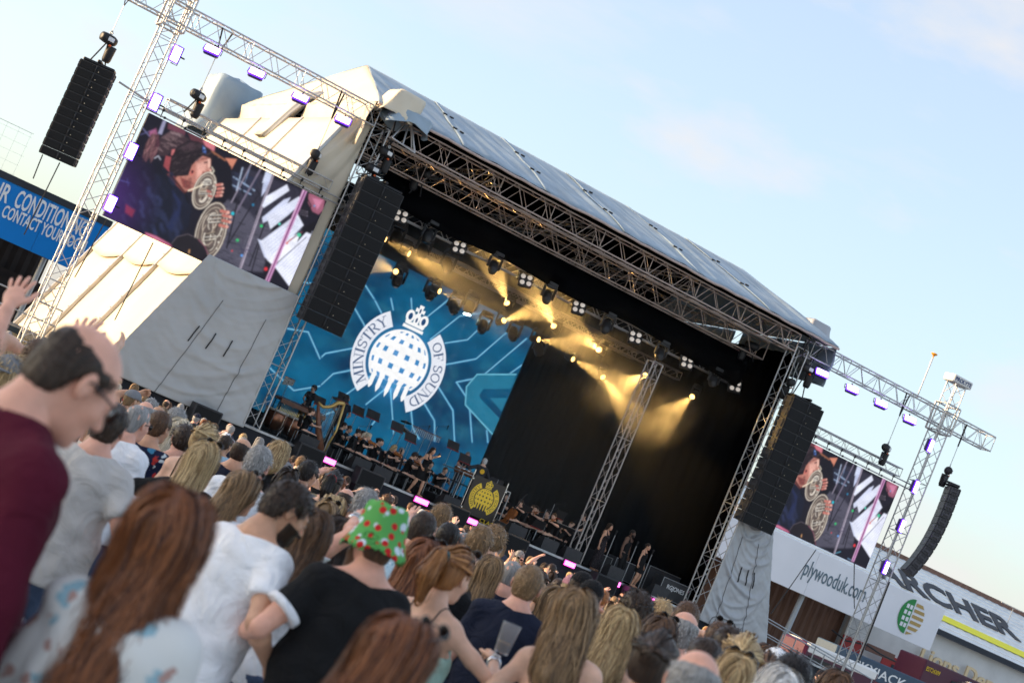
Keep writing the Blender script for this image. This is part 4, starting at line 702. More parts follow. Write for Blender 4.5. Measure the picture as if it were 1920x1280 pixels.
def emblem(pic, cx, cy, R, mpp, ring_col, letter_col, globe_col, gap_col=None):
    """paint the emblem, centre (cx, cy) and ring radius R in metres of the picture; mpp: metres per picture unit (1000)"""
    X = pic.U * mpp[0] / 1000 - cx; Y = pic.V * mpp[1] / 1000 - cy
    r = np.hypot(X, Y) / R; th = np.degrees(np.arctan2(Y, X)); e = mpp[0] / pic.W / R
    def aa(sd): return np.clip(sd / (1.2 * e) + .5, 0, 1)
    ro, ri = 1.0, .69
    left = np.minimum(np.minimum(ro - r, r - ri), np.minimum((55.5 - np.abs(((th - 181) + 180) % 360 - 180)) / 57.3 * r, 9))
    right = np.minimum(np.minimum(ro - r, r - ri), (55.5 - np.abs(th + .5)) / 57.3 * r)
    pic.mixin(aa(left), ring_col); pic.mixin(aa(right), ring_col)
    for word, mid, half in (('MINISTRY', 181, 49), ('OF SOUND', -.5, 49)):
        tot = sum(_G[c][2] for c in word); hgt = .19; x = 0
        sc = (2 * half / 57.3 * .845) / tot                  # unit -> ring radians*radius
        for ch in word:
            adv = _G[ch][2]
            a = mid + half - (x / tot) * 2 * half            # reading clockwise
            dth = ((a - th + 180) % 360 - 180) / 57.3 * .845 / sc
            gy = (r - .75) / hgt
            d = glyph_dist(ch, dth, gy)
            pic.mixin(np.clip(-d * hgt / (1.3 * e) + .5, 0, 1) * (r > .6), letter_col); x += adv
    g = .625; u, v = X / R / g, Y / R / g; rr = np.hypot(u, v)
    lat = np.arcsin(np.clip(v, -1, 1)); cl = np.sqrt(np.clip(1 - v * v, 1e-4, 1)); lon = np.arcsin(np.clip(u / cl, -1, 1))
    k = RAD(24.5)
    bx = np.abs(((lon / k + .5) % 1) - .5) * k; by = np.abs(((lat / k + .5) % 1) - .5) * k
    th_ = RAD(7.4)
    bar = np.maximum((th_ - bx) * cl, th_ - by) * g
    bar = np.maximum(bar, (rr - .93) * g)
    globe = np.minimum(bar, np.minimum((1 - rr) * g, (v + .66) * g))
    if gap_col is not None: pic.mixin(aa(np.minimum((1 - rr) * g, (v + .66) * g)), gap_col)
    pic.mixin(aa(globe), globe_col)
    for i in range(-2, 3):                                     # spikes below
        x0 = math.sin(i * k) * .80 * g
        sp = np.minimum(.046 - np.abs(X / R - x0 * (1 + .0 * i)) - np.maximum(0, (-.60 - Y / R)) * .35 * (1 + .2 * abs(i)), np.minimum(-.38 - Y / R, Y / R + .74 - .035 * abs(i)))
        pic.mixin(aa(sp), globe_col)
    def P_(pts): pic.poly([((cx + a * R) / mpp[0] * 1000, (cy + b * R) / mpp[1] * 1000) for a, b in pts], globe_col, 0)
    P_([(-.23, .66), (.23, .66), (.23, .72), (-.23, .72)]); P_([(-.20, .74), (.20, .74), (.22, .80), (-.22, .80)])
    def ell(a, b, ra, rb, col): pic.poly([((cx + (a + ra * math.cos(t)) * R) / mpp[0] * 1000, (cy + (b + rb * math.sin(t)) * R) / mpp[1] * 1000) for t in np.linspace(0, 6.283, 15)[:-1]], col, 0)
    for s in (-1, 1):
        ell(s * .155, .90, .095, .12, globe_col); ell(s * .15, .895, .045, .07, letter_col)
    P_([(-.05, .79), (.05, .79), (.07, .96), (.02, 1.0), (-.02, 1.0), (-.07, .96)])
    P_([(-.035, .98), (.035, .98), (.04, 1.03), (.10, 1.02), (.10, 1.10), (.04, 1.09), (.05, 1.17), (-.05, 1.17), (-.04, 1.09), (-.10, 1.10), (-.10, 1.02), (-.04, 1.03)])
    ell(0, .87, .022, .05, letter_col); ell(0, 1.06, .02, .05, letter_col)

# main screen ---------------------------------------------------------------------------
MX0, MX1, MZ0, MZ1 = 3.4, 13.85, 2.0, 9.2
MWm, MHm = MX1 - MX0, MZ1 - MZ0
def main_picture(W_, H_):
    p = Pic(W_, H_, (16, 112, 158), MWm / MHm)
    n1 = value_noise(W_, H_, 5, 11); n2 = value_noise(W_, H_, 16, 4)
    a, b, c = np.array(hexc(2, 52, 88)), np.array(hexc(10, 100, 140)), np.array(hexc(62, 152, 174))
    t = np.clip((n1 - .28) * 2.1, 0, 1)[..., None]; p.px = a * (1 - t) + b * t
    t2 = np.clip((n2 - .55) * 2.2, 0, 1)[..., None] * .35; p.px = p.px * (1 - t2) + c * t2
    def q(x, z): return ((x - MX0) / MWm * 1000, (z - MZ0) / MHm * 1000)
    for l in [[(5.85, 4.68), (5.97, 4.94), (6.9, 5.54)], [(6.29, 3.74), (6.59, 4.37), (7.25, 4.8)], [(6.05, 7.12), (6.92, 6.55), (6.97, 6.5)], [(6.89, 7.58), (7.4, 7.22)], [(7.53, 7.86), (7.8, 7.51)], [(8.3, 8.2), (8.51, 7.82)], [(9.76, 8.78), (9.19, 7.77)], [(11.28, 8.87), (10.48, 8.4), (9.72, 7.1)], [(11.8, 8.8), (11.39, 8.14), (11.19, 7.7), (10.36, 7.21)], [(12.73, 8.81), (11.86, 7.17), (10.74, 6.46)], [(13.55, 8.74), (12.49, 6.82)], [(13.82, 7.72), (13.5, 7.24)], [(12.09, 6.42), (11.47, 6.02), (12.06, 5.69)], [(7.31, 3.71), (7.69, 4.29), (8.0, 4.83)], [(8.32, 3.82), (8.83, 4.7)], [(9.0, 4.73), (9.44, 3.97), (9.88, 3.2)], [(10.09, 4.41), (10.53, 3.7), (10.95, 3.43)], [(10.56, 4.75), (11.25, 4.31), (11.61, 3.6)], [(10.87, 5.54), (11.81, 4.97), (12.42, 3.87)], [(12.48, 5.26), (13.13, 4.15)], [(13.53, 4.79), (13.77, 4.4)], [(5.95, 6.27), (6.31, 6.03), (5.89, 5.76)], [(7.21, 3.07), (6.77, 2.71)], [(8.94, 3.39), (8.88, 3.18)], [(4.2, 5.2), (5.0, 5.4), (5.85, 4.68)], [(4.0, 7.0), (5.2, 7.3), (6.05, 7.12)], [(4.6, 8.6), (6.0, 8.1), (6.89, 7.58)], [(4.2, 3.6), (5.4, 3.2), (6.29, 3.74)]]:
        p.line([q(*v) for v in l], 14, (14, 84, 130), 3); p.line([q(*v) for v in l], 7.0, (84, 156, 192), 1.2); p.line([q(*v) for v in l], 2.2, (136, 192, 218), 1)
    for l in [[(12.17, 6.64), (13.75, 7.29), (13.77, 6.68), (12.67, 6.22), (12.61, 5.96), (12.69, 5.85), (13.96, 5.39), (13.82, 4.76), (12.21, 5.37), (11.95, 6.03)], [(13.1, 6.01), (13.79, 6.29), (13.8, 5.72)]]:
        p.poly([q(*v) for v in l], (34, 118, 150), 2)
    ch = [[(12.17, 6.64), (13.75, 7.29)], [(12.17, 6.64), (11.95, 6.03), (12.21, 5.37), (13.82, 4.76)]]
    for l in ch: p.line([q(*v) for v in l], 6, (104, 178, 204), 1)
    p.px *= (.86 + .28 * value_noise(W_, H_, 40, 8))[..., None]
    X = p.U * MWm / 1000 + MX0 - 8.87; Z = p.V * MHm / 1000 + MZ0 - 5.8; rr = np.hypot(X, Z)
    gl = np.exp(-(rr / 1.35) ** 4)[..., None]; p.px += gl * np.array(hexc(70, 170, 235)) * .6    # the bright halo drawn round the globe
    emblem(p, 8.87 - MX0, 5.8 - MZ0, 1.99, (MWm, MHm), (236, 240, 250), (24, 70, 118), (255, 255, 255), (60, 140, 200))
    sq = value_noise(W_, H_, 60, 3)
    p.px += ((rr < 1.2) * (sq > .5))[..., None] * np.array([.05, .06, .08])
    return p
ls = thing('main_screen', 'wide blue video wall with a white globe emblem behind the orchestra', 'screen', ((MX0 + MX1) / 2, 12.0, MZ0))
_mm = main_picture(430, 296).mesh('picture', MWm, MHm, screen_mat('main screen picture', .33))
put('picture', _mm, ls, (0, -.004, MHm / 2))
_lc = MB().box((0, 0, 0), (MWm / 10 - .006, .12, MHm / 7 - .006), bev=.01).mesh('led_cabinet', BLACK)
for i in range(10):
    for j in range(7): put('led_cabinet', _lc, ls, (-MWm / 2 + MWm / 10 * (i + .5), .066, MHm / 7 * (j + .5)))
for s in (-1, 1): MB().box((s * MWm * .4, .15, -(MZ0 - DK) / 2), (.12, .12, MZ0 - DK - .01)).build('leg', BLACK, ls)

# emblem board on the performer's desk
bp = Pic(150, 150, (36, 22, 14), 1.0)
bp.px *= (.7 + .6 * value_noise(150, 150, 9, 2))[..., None]
emblem(bp, .78, .80, .68, (1.56, 1.6), (248, 204, 44), (30, 20, 14), (248, 204, 44))
PRM = bpy.data.materials.new('printed board'); PRM.use_nodes = True
_t = PRM.node_tree; _vc = _t.nodes.new('ShaderNodeVertexColor'); _vc.layer_name = 'picture'
_t.links.new(_vc.outputs['Color'], _t.nodes['Principled BSDF'].inputs['Base Color']); _t.nodes['Principled BSDF'].inputs['Roughness'].default_value = .35


# ------------------------------------------------------------------ loudspeaker columns
def cab_meshes(w, h, d):
    tp = .93
    body = MB().prism([(-d / 2, -h / 2), (d / 2, -h / 2 * tp), (d / 2, h / 2 * tp), (-d / 2, h / 2)], 0, lambda a, b, k: ((k - .5) * w, a, b))
    gr = MB().box((0, 0, 0), (w / 2 - .055, .03, h - .035), bev=.008)
    bd = MB().lathe([(.012, 0), (.014, .004), (.006, .008)], R=Matrix.Rotation(RAD(90), 3, 'X'), n=8)
    fr = MB().box((0, 0, 0), (.014, d * .8, h * .22)).box((0, -d * .3, 0), (.02, .05, h * .8)).box((0, d * .3, 0), (.02, .05, h * .8))
    rl = MB().tube([(0, -.006, -h / 2 + .02), (0, -.006, h / 2 - .02)], .018, 6)
    return (body.mesh('body', CAB), gr.mesh('grille', GRILLE), bd.mesh('badge', pm('badge', (.6, .5, .35), .4, .6)), fr.mesh('fly_bracket', pm('bracket steel', (.06, .06, .065), .7, 0, .2)), rl.mesh('centre_post', CAB, True))
CABS = {}
def line_array(label, xc, y, ztop, n, w, h, d, rz=0.0, curve=(0, 0), group='hanging loudspeaker columns', drop=None):
    key = (w, h, d)
    if key not in CABS: CABS[key] = cab_meshes(w, h, d)
    B, G, BD, FR, RL = CABS[key]
    T = thing('line_array', label, 'loudspeaker', (xc, y, ztop), rz, group)
    MB().box((0, d * .1, .06), (w * .92, d * .9, .08), bev=.02).box((0, d * .1, .13), (.12, d * 1.3, .08), bev=.02).build('fly_frame', BLACK, T)
    p = Vector((0, 0, 0)); ang = curve[0]
    for i in range(n):
        ang = curve[0] + (curve[1] - curve[0]) * (i / (n - 1)) ** 1.7
        R = Matrix.Rotation(ang, 4, 'X')
        c = p + (R @ Vector((0, 0, -h / 2)))
        C = put('cabinet', B, T, mw=Matrix.Translation(c) @ R)
        for s in (-1, 1):
            put('grille', G, C, (s * w / 4, -d / 2 - .012, 0))
            put('fly_bracket', FR, C, (s * (w / 2 + .014), 0, 0))
        put('badge', BD, C, (.1 * w, -d / 2 - .032, -h * .22)); put('centre_post', RL, C, (0, -d / 2 - .02, 0))
        p = p + (R @ Vector((0, 0, -h)))
    return T
line_array('tall black loudspeaker column hanging between the near screen and the stage', .36, -.62, 9.62, 12, 1.40, .388, .55, 0, (0, RAD(3)))
line_array('tall black loudspeaker column hanging in front of the far stage post', 17.95, -.62, 9.62, 12, 1.40, .388, .55, 0, (0, RAD(3)))
line_array('short black loudspeaker column hanging above the blue sign', -8.85, -.9, 8.95, 12, 1.0, .235, .5, RAD(-22), (0, RAD(5)))
line_array('banana-curved loudspeaker column hanging beyond the far tower', 25.75, -.4, 9.35, 12, .80, .30, .40, RAD(62), (RAD(-2), RAD(22)))

# chain hoists with their chains, slings and bags
ORANGE = pm('hoist tag orange', hexc(220, 90, 20), .5); CHAIN = pm('chain', (.35, .36, .34), .4, .8); LABELW = pm('hoist label', (.75, .75, .75), .5)
def hoist(label, x, y, z, ztruss, zload, rz=0.0, bag=True):
    T = thing('chain_hoist', label, 'hoist', (x, y, z), rz, 'chain hoists')
    b = MB(); R = Matrix.Rotation(RAD(90), 3, 'Y'); b.lathe([(.06, -.26), (.13, -.24), (.15, -.1), (.15, .12), (.11, .24), (.05, .26)], n=14, R=R); b.build('motor_body', BLACK, T, True)
    MB().box((0, -.15, .0), (.20, .03, .13), bev=.02).build('label_plate', LABELW, T)
    if ztruss - z > .2:
        MB().tube([(0, 0, .15), (0, 0, ztruss - z - .35)], .013, 5).build('load_chain', CHAIN, T)
        MB().tube([(0, 0, .13), (.05, 0, .2), (0, 0, .27), (-.05, 0, .2)], .018, 6, closed=True).build('hook', STEEL, T, True)
        t = ztruss - z
        MB().tube([(-.22, 0, t + .5), (0, 0, t - .36), (.22, 0, t + .5)], .028, 6).build('sling', BLACK, T)
    if zload < z: MB().tube([(-.25, 0, zload - z), (-.02, 0, -.12), (.02, 0, -.12), (.25, 0, zload - z)], .022, 6).build('bridle', BLACK, T)
    if bag:
        MB().lathe([(.10, -.62), (.13, -.55), (.145, -.22), (.15, -.15)], o=(.2, .02, 0), n=12).build('chain_bag', BLACK, T, True)
        MB().box((.06, -.1, -.16), (.06, .04, .05)).build('tag', ORANGE, T)
    return T
def hx(px, py, y=-.1): q = on(px, py, y); return q[0], y, q[2]
for lab, px, py, zt, zl, rz in (('chain hoist hanging at the outer end of the near wing truss', 204, 74, 11.3, 9.15, .3),
                           ('chain hoist above the outer corner of the near screen truss', 372, 180, 11.2, 9.0, .5),
                           ('chain hoist above the inner corner of the near screen truss', 592, 290, 11.2, 9.0, 1.0),
                           ('chain hoist with pale label beside the near stage post, upper of two', 725, 287, 11.3, 10.2, .4),
                           ('chain hoist just above the near loudspeaker column, lower of two', 700, 318, 10.9, 9.75, .2),
                           ('chain hoist above the far loudspeaker column', 1516, 692, 11.3, 9.75, .1),
                           ('chain hoist tucked behind the far stage post top', 1482, 717, 11.2, 9.75, 1.2),
                           ('chain hoist on the far screen truss', 1662, 840, 11.2, 9.0, .6),
                           ('chain hoist above the banana-curved column', 1778, 882, 11.2, 9.4, .9),
                           ('chain hoist inside the roof behind the near column top', 795, 325, 10.8, 10.2, 2.0),
                           ('chain hoist inside the roof near the far post', 1410, 648, 10.9, 10.4, 2.4)):
    q = on(px, py, -.15 if px not in (795, 1410) else 1.6); hoist(lab, q[0], q[1], q[2], zt, zl, rz)

# screen header trusses and pipes
def header(label, x0, x1):
    T = truss('screen_truss', label, (x0 + .35, .05, 9.02), (x1 - .1, .05, 9.02), .30, .30, pitch=.34, rc=.024, rb=.009, group='screen header trusses')
    B = T.location
    for z in (8.80, 8.62):
        rod('pipe', T, Vector((x0 - .25, -.05, z)) - B, Vector((x1 + .55, -.05, z)) - B, .024, ALU, 8)
    n = 9
    for i in range(n):
        x = x0 + (x1 - x0) * (i + .5) / n
        rod('hanger', T, Vector((x, -.05, 8.58)) - B, Vector((x, -.02, 8.9)) - B, .016, BLACK, 6)
        MB().box(Vector((x, -.05, 8.80)) - B, (.07, .08, .08), bev=.01).build('clamp', BLACK, T)
        MB().box(Vector((x + .12, -.05, 8.62)) - B, (.06, .08, .07), bev=.01).build('clamp', BLACK, T)
    return T
header('small silver truss holding the near video screen', -6.82, -.83)
header('small silver truss holding the far video screen', 17.72, 23.6)
o = MB().tube([(-8.0, -.1, 8.95), (-6.6, -.1, 8.78)], .03, 8).build('stub_pipe', ALU); tag(o, 'short pipe sticking out of the near tower', 'pipe')

# purple floodlights
LENS = pm('violet lamp lens', (.8, .7, 1), .3, 0, 0, emit=(.58, .42, 1.0), estr=3.6)
RIM = pm('lamp bloom rim', (.10, .03, .30), .4, 0, 0, emit=(.14, .03, 1.0), estr=.8)  # glowing rim added to imitate bloom round the violet lens
FLB = MB().box((0, .07, 0), (.46, .16, .27), bev=.04).mesh('housing', pm('flood housing', (.05, .02, .14), .4, 0, .1))  # purple of the lens bloom put into the housing colour
FLR = MB().box((0, -.02, 0), (.50, .05, .30), bev=.02).mesh('rim', RIM)
FLL = MB().box((0, -.05, 0), (.43, .02, .235), bev=.008).mesh('lens', LENS)
FLY = MB().tube([(-.27, .07, 0), (-.27, .07, .2), (.27, .07, .2), (.27, .07, 0)], .016, 6).tube([(0, .07, .2), (0, .07, .34)], .025, 6).mesh('yoke', BLACK)
def flood(label, p, rx, rz, roll=0.0):
    T = thing('floodlight', label, 'floodlight', p, 0, 'purple floodlights')
    T.rotation_euler = Euler((rx, roll, rz), 'XYZ')
    for nm, me in (('housing', FLB), ('rim', FLR), ('lens', FLL), ('yoke', FLY)): put(nm, me, T)
    return T
o4 = ('outermost', 'second', 'third', 'innermost')
for i, (px, py) in enumerate(((398, 95), (481, 138), (563, 184), (643, 226))):
    flood('purple floodlight under the near wing truss, %s from the near tower' % ('first', 'second', 'third', 'fourth')[i], on(px, py, -.4), RAD(-38), RAD(-22))
for i, (px, py) in enumerate(((322, 98), (283, 188), (238, 280), (199, 378))):
    flood('upright purple floodlight on the near tower, %s from the top' % ('first', 'second', 'third', 'fourth')[i], on(px, py, -.4) + np.array([.12, 0, 0]), RAD(0), RAD(8), RAD(90))
for i, (px, py) in enumerate(((1541, 700), (1598, 730), (1652, 757), (1706, 787))):
    flood('purple floodlight under the far wing truss, %s from the stage roof' % ('first', 'second', 'third', 'fourth')[i], on(px, py, -.4), RAD(-38), RAD(-22))
for i, (px, py) in enumerate(((1744, 835), (1716, 912), (1690, 985), (1660, 1063))):
    flood('upright purple floodlight on the far tower, %s from the top' % ('first', 'second', 'third', 'fourth')[i], on(px, py, -.4) + np.array([.0, 0, 0]), RAD(0), RAD(24), RAD(90))

# ------------------------------------------------------------------ stage lamps
LT = {}
for i, (y, z, lab) in enumerate(((2.5, 9.62, 'lamp truss hung nearest the audience'), (6.0, 9.35, 'lamp truss hung over the orchestra'), (9.6, 9.75, 'lamp truss hung closest to the logo screen'))):
    LT[i] = truss('lamp_truss', lab, (1.9, y, z), (17.0, y, z), .3, .3, pitch=.4, mat=ALU_D if i else ALU, rc=.022, lacing_joined=True, group='lamp trusses')
GLASS4 = pm('lamp lens', (.75, .68, .6), .15, 0, 0, emit=(1, .86, .74), estr=.10)
HEADB = pm('lamp body', (.02, .02, .022), .45, 0, .2, 8)
BL = MB().box((0, 0, 0), (.46, .16, .46), bev=.03).mesh('lamp_case', HEADB)
BLL = MB().lathe([(.085, 0), (.085, .02), (.05, .035), (.0, .04)], R=Matrix.Rotation(RAD(90), 3, 'X'), n=14).mesh('lens', GLASS4, True)
for i, (px, py) in enumerate(((751, 408), (860, 466), (985, 527), (1084, 578), (1190, 634), (1287, 681), (1377, 725))):
    p = on(px, py, 2.2); T = thing('blinder', 'square four-lens lamp on the front lamp truss, %s from the near end' % ('first', 'second', 'third', 'fourth', 'fifth', 'sixth', 'seventh')[i], 'stage lamp', p, 0, 'four-lens blinders')
    T.rotation_euler = (RAD(-24), RAD(-8), RAD(-20))
    put('lamp_case', BL, T)
    for a in (-.115, .115):
        for b in (-.115, .115): put('lens', BLL, T, (a, -.085, b))
    MB().tube([(-.26, .02, 0), (-.26, .02, .34), (.26, .02, .34), (.26, .02, 0)], .018, 6).build('yoke', HEADB, T)
MHB = MB().lathe([(.07, -.20), (.15, -.19), (.17, -.05), (.165, .12), (.13, .22), (.05, .25)], n=16).mesh('head', HEADB, True)
MHG = MB().lathe([(.0, .245), (.11, .24), (.12, .255), (.0, .27)], n=16).mesh('front_lens', pm('dark lens', (.05, .045, .04), .1, 0, 0), True)
MHY = MB().box((0, 0, .36), (.42, .22, .09), bev=.02).box((-.22, 0, .15), (.05, .13, .42), bev=.015).box((.22, 0, .15), (.05, .13, .42), bev=.015).box((0, 0, .45), (.34, .3, .12), bev=.02).mesh('yoke', HEADB)
def moving_head(label, p, aim, lens=None, group='moving-head lamps', s=1.0):
    T = thing('moving_head', label, 'stage lamp', p, 0, group); T.scale = (s, s, s)
    put('yoke', MHY, T)
    q = Vector(aim).normalized().to_track_quat('Z', 'Y').to_matrix().to_4x4()
    hd = put('head', MHB, T, mw=q); put('front_lens', lens or MHG, hd); return T
for i, (px, py) in enumerate(((802, 442), (925, 500), (1026, 556), (1136, 612), (1237, 664), (1337, 714))):
    moving_head('dark moving-head lamp on the front lamp truss, %s from the near end' % ('first', 'second', 'third', 'fourth', 'fifth', 'sixth')[i], on(px, py, 2.2), (-.15, -.55, -.8))
for i, (px, py) in enumerate(((742, 445), (792, 470), (838, 497), (745, 525), (806, 549), (850, 575), (905, 612), (962, 625), (1010, 655), (1290, 762))):
    q = on(px, py, 8.6 if i > 2 else 5.4); moving_head('dark moving-head lamp silhouetted against the logo screen, %d%s along the rear row' % (i + 1, 'th' if i > 2 else ('st', 'nd', 'rd')[i]), q, (.2 * (i % 3) - .2, -.6, -.75), s=1.15, group='rear moving heads')
# lit beam lamps: lamp, its spot and the aim of its beam
AMB = pm('amber lens', (1, .8, .4), .2, 0, 0, emit=(1.0, .56, .14), estr=1.9)
AMBM = MB().lathe([(.0, .245), (.12, .24), (.13, .26), (.0, .285)], n=14).mesh('front_lens', AMB, True)
def spot(T, aim, power, deg, col=(1, .60, .18), off=.3):
    L = bpy.data.lights.new('beam', 'SPOT'); L.energy = power; L.spot_size = RAD(deg); L.spot_blend = .4; L.shadow_soft_size = .05; L.color = col
    o = bpy.data.objects.new('beam', L); COL.objects.link(o); o.parent = T
    a = Vector(aim).normalized(); o.location = a * off; o.rotation_euler = a.to_track_quat('-Z', 'Y').to_euler(); return o
beams = [  # photo position of the lamp, where its beam points to in the photo, plane y of lamp and of target
    ((713, 444), (800, 492), 5.0, 3.6), ((758, 471), (850, 520), 5.0, 3.6), ((747, 511), (670, 480), 7.6, 5.6), ((816, 542), (920, 590), 7.6, 5.6),
    ((953, 575), (905, 440), 5.0, 3.0), ((938, 603), (1010, 580), 7.6, 5.6), ((1041, 617), (985, 500), 5.0, 3.0), ((1002, 635), (1090, 650), 7.6, 5.6),
    ((1128, 659), (1050, 600), 5.0, 3.2), ((1067, 669), (1160, 720), 7.6, 5.4), ((1215, 701), (1120, 745), 5.0, 3.0), ((1126, 701), (1190, 790), 7.6, 5.0), ((1302, 740), (1205, 820), 5.0, 2.6)]
for i, (a, b, ya, yb) in enumerate(beams):
    p = Vector(on(*a, ya)); q = Vector(on(*b, yb)); aim = (q - p)
    T = moving_head('amber beam lamp shining in the smoke, %d%s from the near end' % (i + 1, 'th' if i > 2 else ('st', 'nd', 'rd')[i]), p, aim, AMBM, 'amber beam lamps', .8)
    spot(T, aim, 1150 if i > 3 else 480, 28)
T = moving_head('white beam lamp pointing straight down in front of the logo screen', Vector(on(880, 575, 9.2)), (.05, -.15, -1), MB().lathe([(.0, .245), (.12, .24), (.13, .26), (.0, .285)], n=14).mesh('front_lens', pm('cool lens', (.8, 1, 1), .2, 0, 0, emit=(.75, 1, .95), estr=6), True), s=1.2)
spot(T, (.05, -.1, -1), 700, 11, (.75, 1, .95))
# smoke drifting through each beam
SMK = bpy.data.materials.new('stage smoke'); SMK.use_nodes = True; _t = SMK.node_tree; _t.nodes.clear()
_o = _t.nodes.new('ShaderNodeOutputMaterial'); _pv = _t.nodes.new('ShaderNodeVolumePrincipled'); _tc = _t.nodes.new('ShaderNodeTexCoord')
_ln = _t.nodes.new('ShaderNodeVectorMath'); _ln.operation = 'LENGTH'; _mr = _t.nodes.new('ShaderNodeMapRange'); _mr.inputs['From Min'].default_value = .25; _mr.inputs['From Max'].default_value = .98; _mr.inputs['To Min'].default_value = .11; _mr.inputs['To Max'].default_value = 0
_mr.interpolation_type = 'SMOOTHSTEP'
_nz = _t.nodes.new('ShaderNodeTexNoise'); _nz.inputs['Scale'].default_value = 2.2; _nz.inputs['Detail'].default_value = 2
_mn = _t.nodes.new('ShaderNodeMapRange'); _mn.inputs['From Min'].default_value = .35; _mn.inputs['From Max'].default_value = .65; _mn.inputs['To Min'].default_value = .45; _mn.inputs['To Max'].default_value = 1.3
_mu = _t.nodes.new('ShaderNodeMath'); _mu.operation = 'MULTIPLY'
_t.links.new(_tc.outputs['Object'], _ln.inputs[0]); _t.links.new(_ln.outputs['Value'], _mr.inputs['Value']); _t.links.new(_tc.outputs['Object'], _nz.inputs['Vector']); _t.links.new(_nz.outputs['Fac'], _mn.inputs['Value'])
_t.links.new(_mr.outputs['Result'], _mu.inputs[0]); _t.links.new(_mn.outputs['Result'], _mu.inputs[1]); _t.links.new(_mu.outputs[0], _pv.inputs['Density'])
_pv.inputs['Color'].default_value = (.95, .9, .82, 1); _pv.inputs['Anisotropy'].default_value = .1
_t.links.new(_pv.outputs[0], _o.inputs['Volume'])
PUFF = MB().lathe([(.001, -1)] + [(math.cos(t), math.sin(t)) for t in np.linspace(-1.45, 1.45, 9)] + [(.001, 1)], n=16).mesh('smoke_puff', SMK, True)
for i, (a, b, ya, yb) in enumerate(beams):
    p = Vector(on(*a, ya)); q = Vector(on(*b, yb)); d_ = (q - p).normalized(); L_ = 2.7
    o = put('smoke_puff', PUFF, None, mw=Matrix.Translation(p + d_ * (L_ * .78)) @ d_.to_track_quat('Z', 'Y').to_matrix().to_4x4() @ Matrix.Diagonal((1.25, 1.25, L_, 1)))
    stuff(o); o['label'] = 'puff of lit smoke in a lamp beam under the roof'; o['group'] = 'smoke in the lamp beams'
HZ = bpy.data.materials.new('thin stage haze'); HZ.use_nodes = True; _t = HZ.node_tree; _t.nodes.clear(); _o = _t.nodes.new('ShaderNodeOutputMaterial'); _pv = _t.nodes.new('ShaderNodeVolumePrincipled')
_pv.inputs['Color'].default_value = (.9, .95, 1, 1); _pv.inputs['Density'].default_value = .006; _t.links.new(_pv.outputs[0], _o.inputs['Volume'])
hz = MB().box((8.6, 6.0, 6.1), (17.4, 11.6, 9.1)).build('stage_haze', HZ); stuff(hz); hz['label'] = 'thin even haze filling the stage'
# hanging ladder-like lamp strips at the far side of the stage
for i, (px, py, px2, py2) in enumerate(((1303, 770, 1255, 895), (1360, 785, 1305, 905))):
    T = thing('lamp_ladder', 'hanging wire ladder of dark lamps inside the stage, %s the far column' % ('further from', 'closer to')[i], 'lamp ladder', on(px, py, 7.5), 0, 'lamp ladders'); B = Vector(T.location)
    a, b = Vector(on(px, py, 7.5)) - B, Vector(on(px2, py2, 7.5)) - B; b.x = a.x
    for s in (-.35, .35): rod('wire', T, a + Vector((s, 0, 1.2)), b + Vector((s, 0, 0)), .012, STEEL, 5)
    for k in range(3):
        c = a + (b - a) * (.1 + .42 * k)
        MB().box(c, (.5, .3, .28), bev=.05).build('lamp_case', HEADB, T)
        for d in (-.12, .12): put('lens', BLL, T, c + Vector((d, -.17, .04)))

# ------------------------------------------------------------------ football-ground stands behind the stage
def fit_text(name, parent, txt, p0, p1, cap, mat, depth=.01, bold=0.0, up=Vector((0, 0, 1)), shear=0.0):
    """lettering whose baseline runs from p0 to p1, capitals cap metres high along up"""
    me = text_mesh(txt, 1.0, mat, .01, 1.0, bold, shear=shear)
    co = np.empty(len(me.vertices) * 3, np.float32); me.vertices.foreach_get('co', co); co = co.reshape(-1, 3)
    x0, x1 = co[:, 0].min(), co[:, 0].max(); h = .73
    p0, p1 = Vector(p0), Vector(p1); d = p1 - p0; nrm = d.normalized().cross(up).normalized()
    pts = [p0 + d * ((c[0] - x0) / (x1 - x0)) + up * (c[1] / h * cap) + nrm * (c[2] / .01 * depth) for c in co.tolist()]
    B = Vector(parent.location) if parent is not None else Vector((0, 0, 0))
    me.vertices.foreach_set('co', np.array([tuple(q - B) for q in pts], np.float32).ravel()); me.update()
    return put(name, me, parent)
SIGNB = pm('blue sign panel', hexc(0, 124, 205), .45, 0, .05, 1)
SIGNW = pm('sign white', (.82, .82, .82), .5, 0, 0)
CORR = pm('dark corrugated wall', (.035, .025, .022), .8, 0, .3, 2)
RUST = pm('brown corrugated wall', (.17, .085, .055), .75, 0, .3, 2, stretch=(5, 5, .6))
CONC = pm('pale painted wall', (.62, .61, .60), .85, 0, .12, .8, .15, 8)
ROOFD = pm('stand roof dark', (.03, .035, .045), .8, 0, .2, 1)
FW = pm('white fascia', (.78, .78, .82), .5, 0, .04, .6)
YB = 28.0
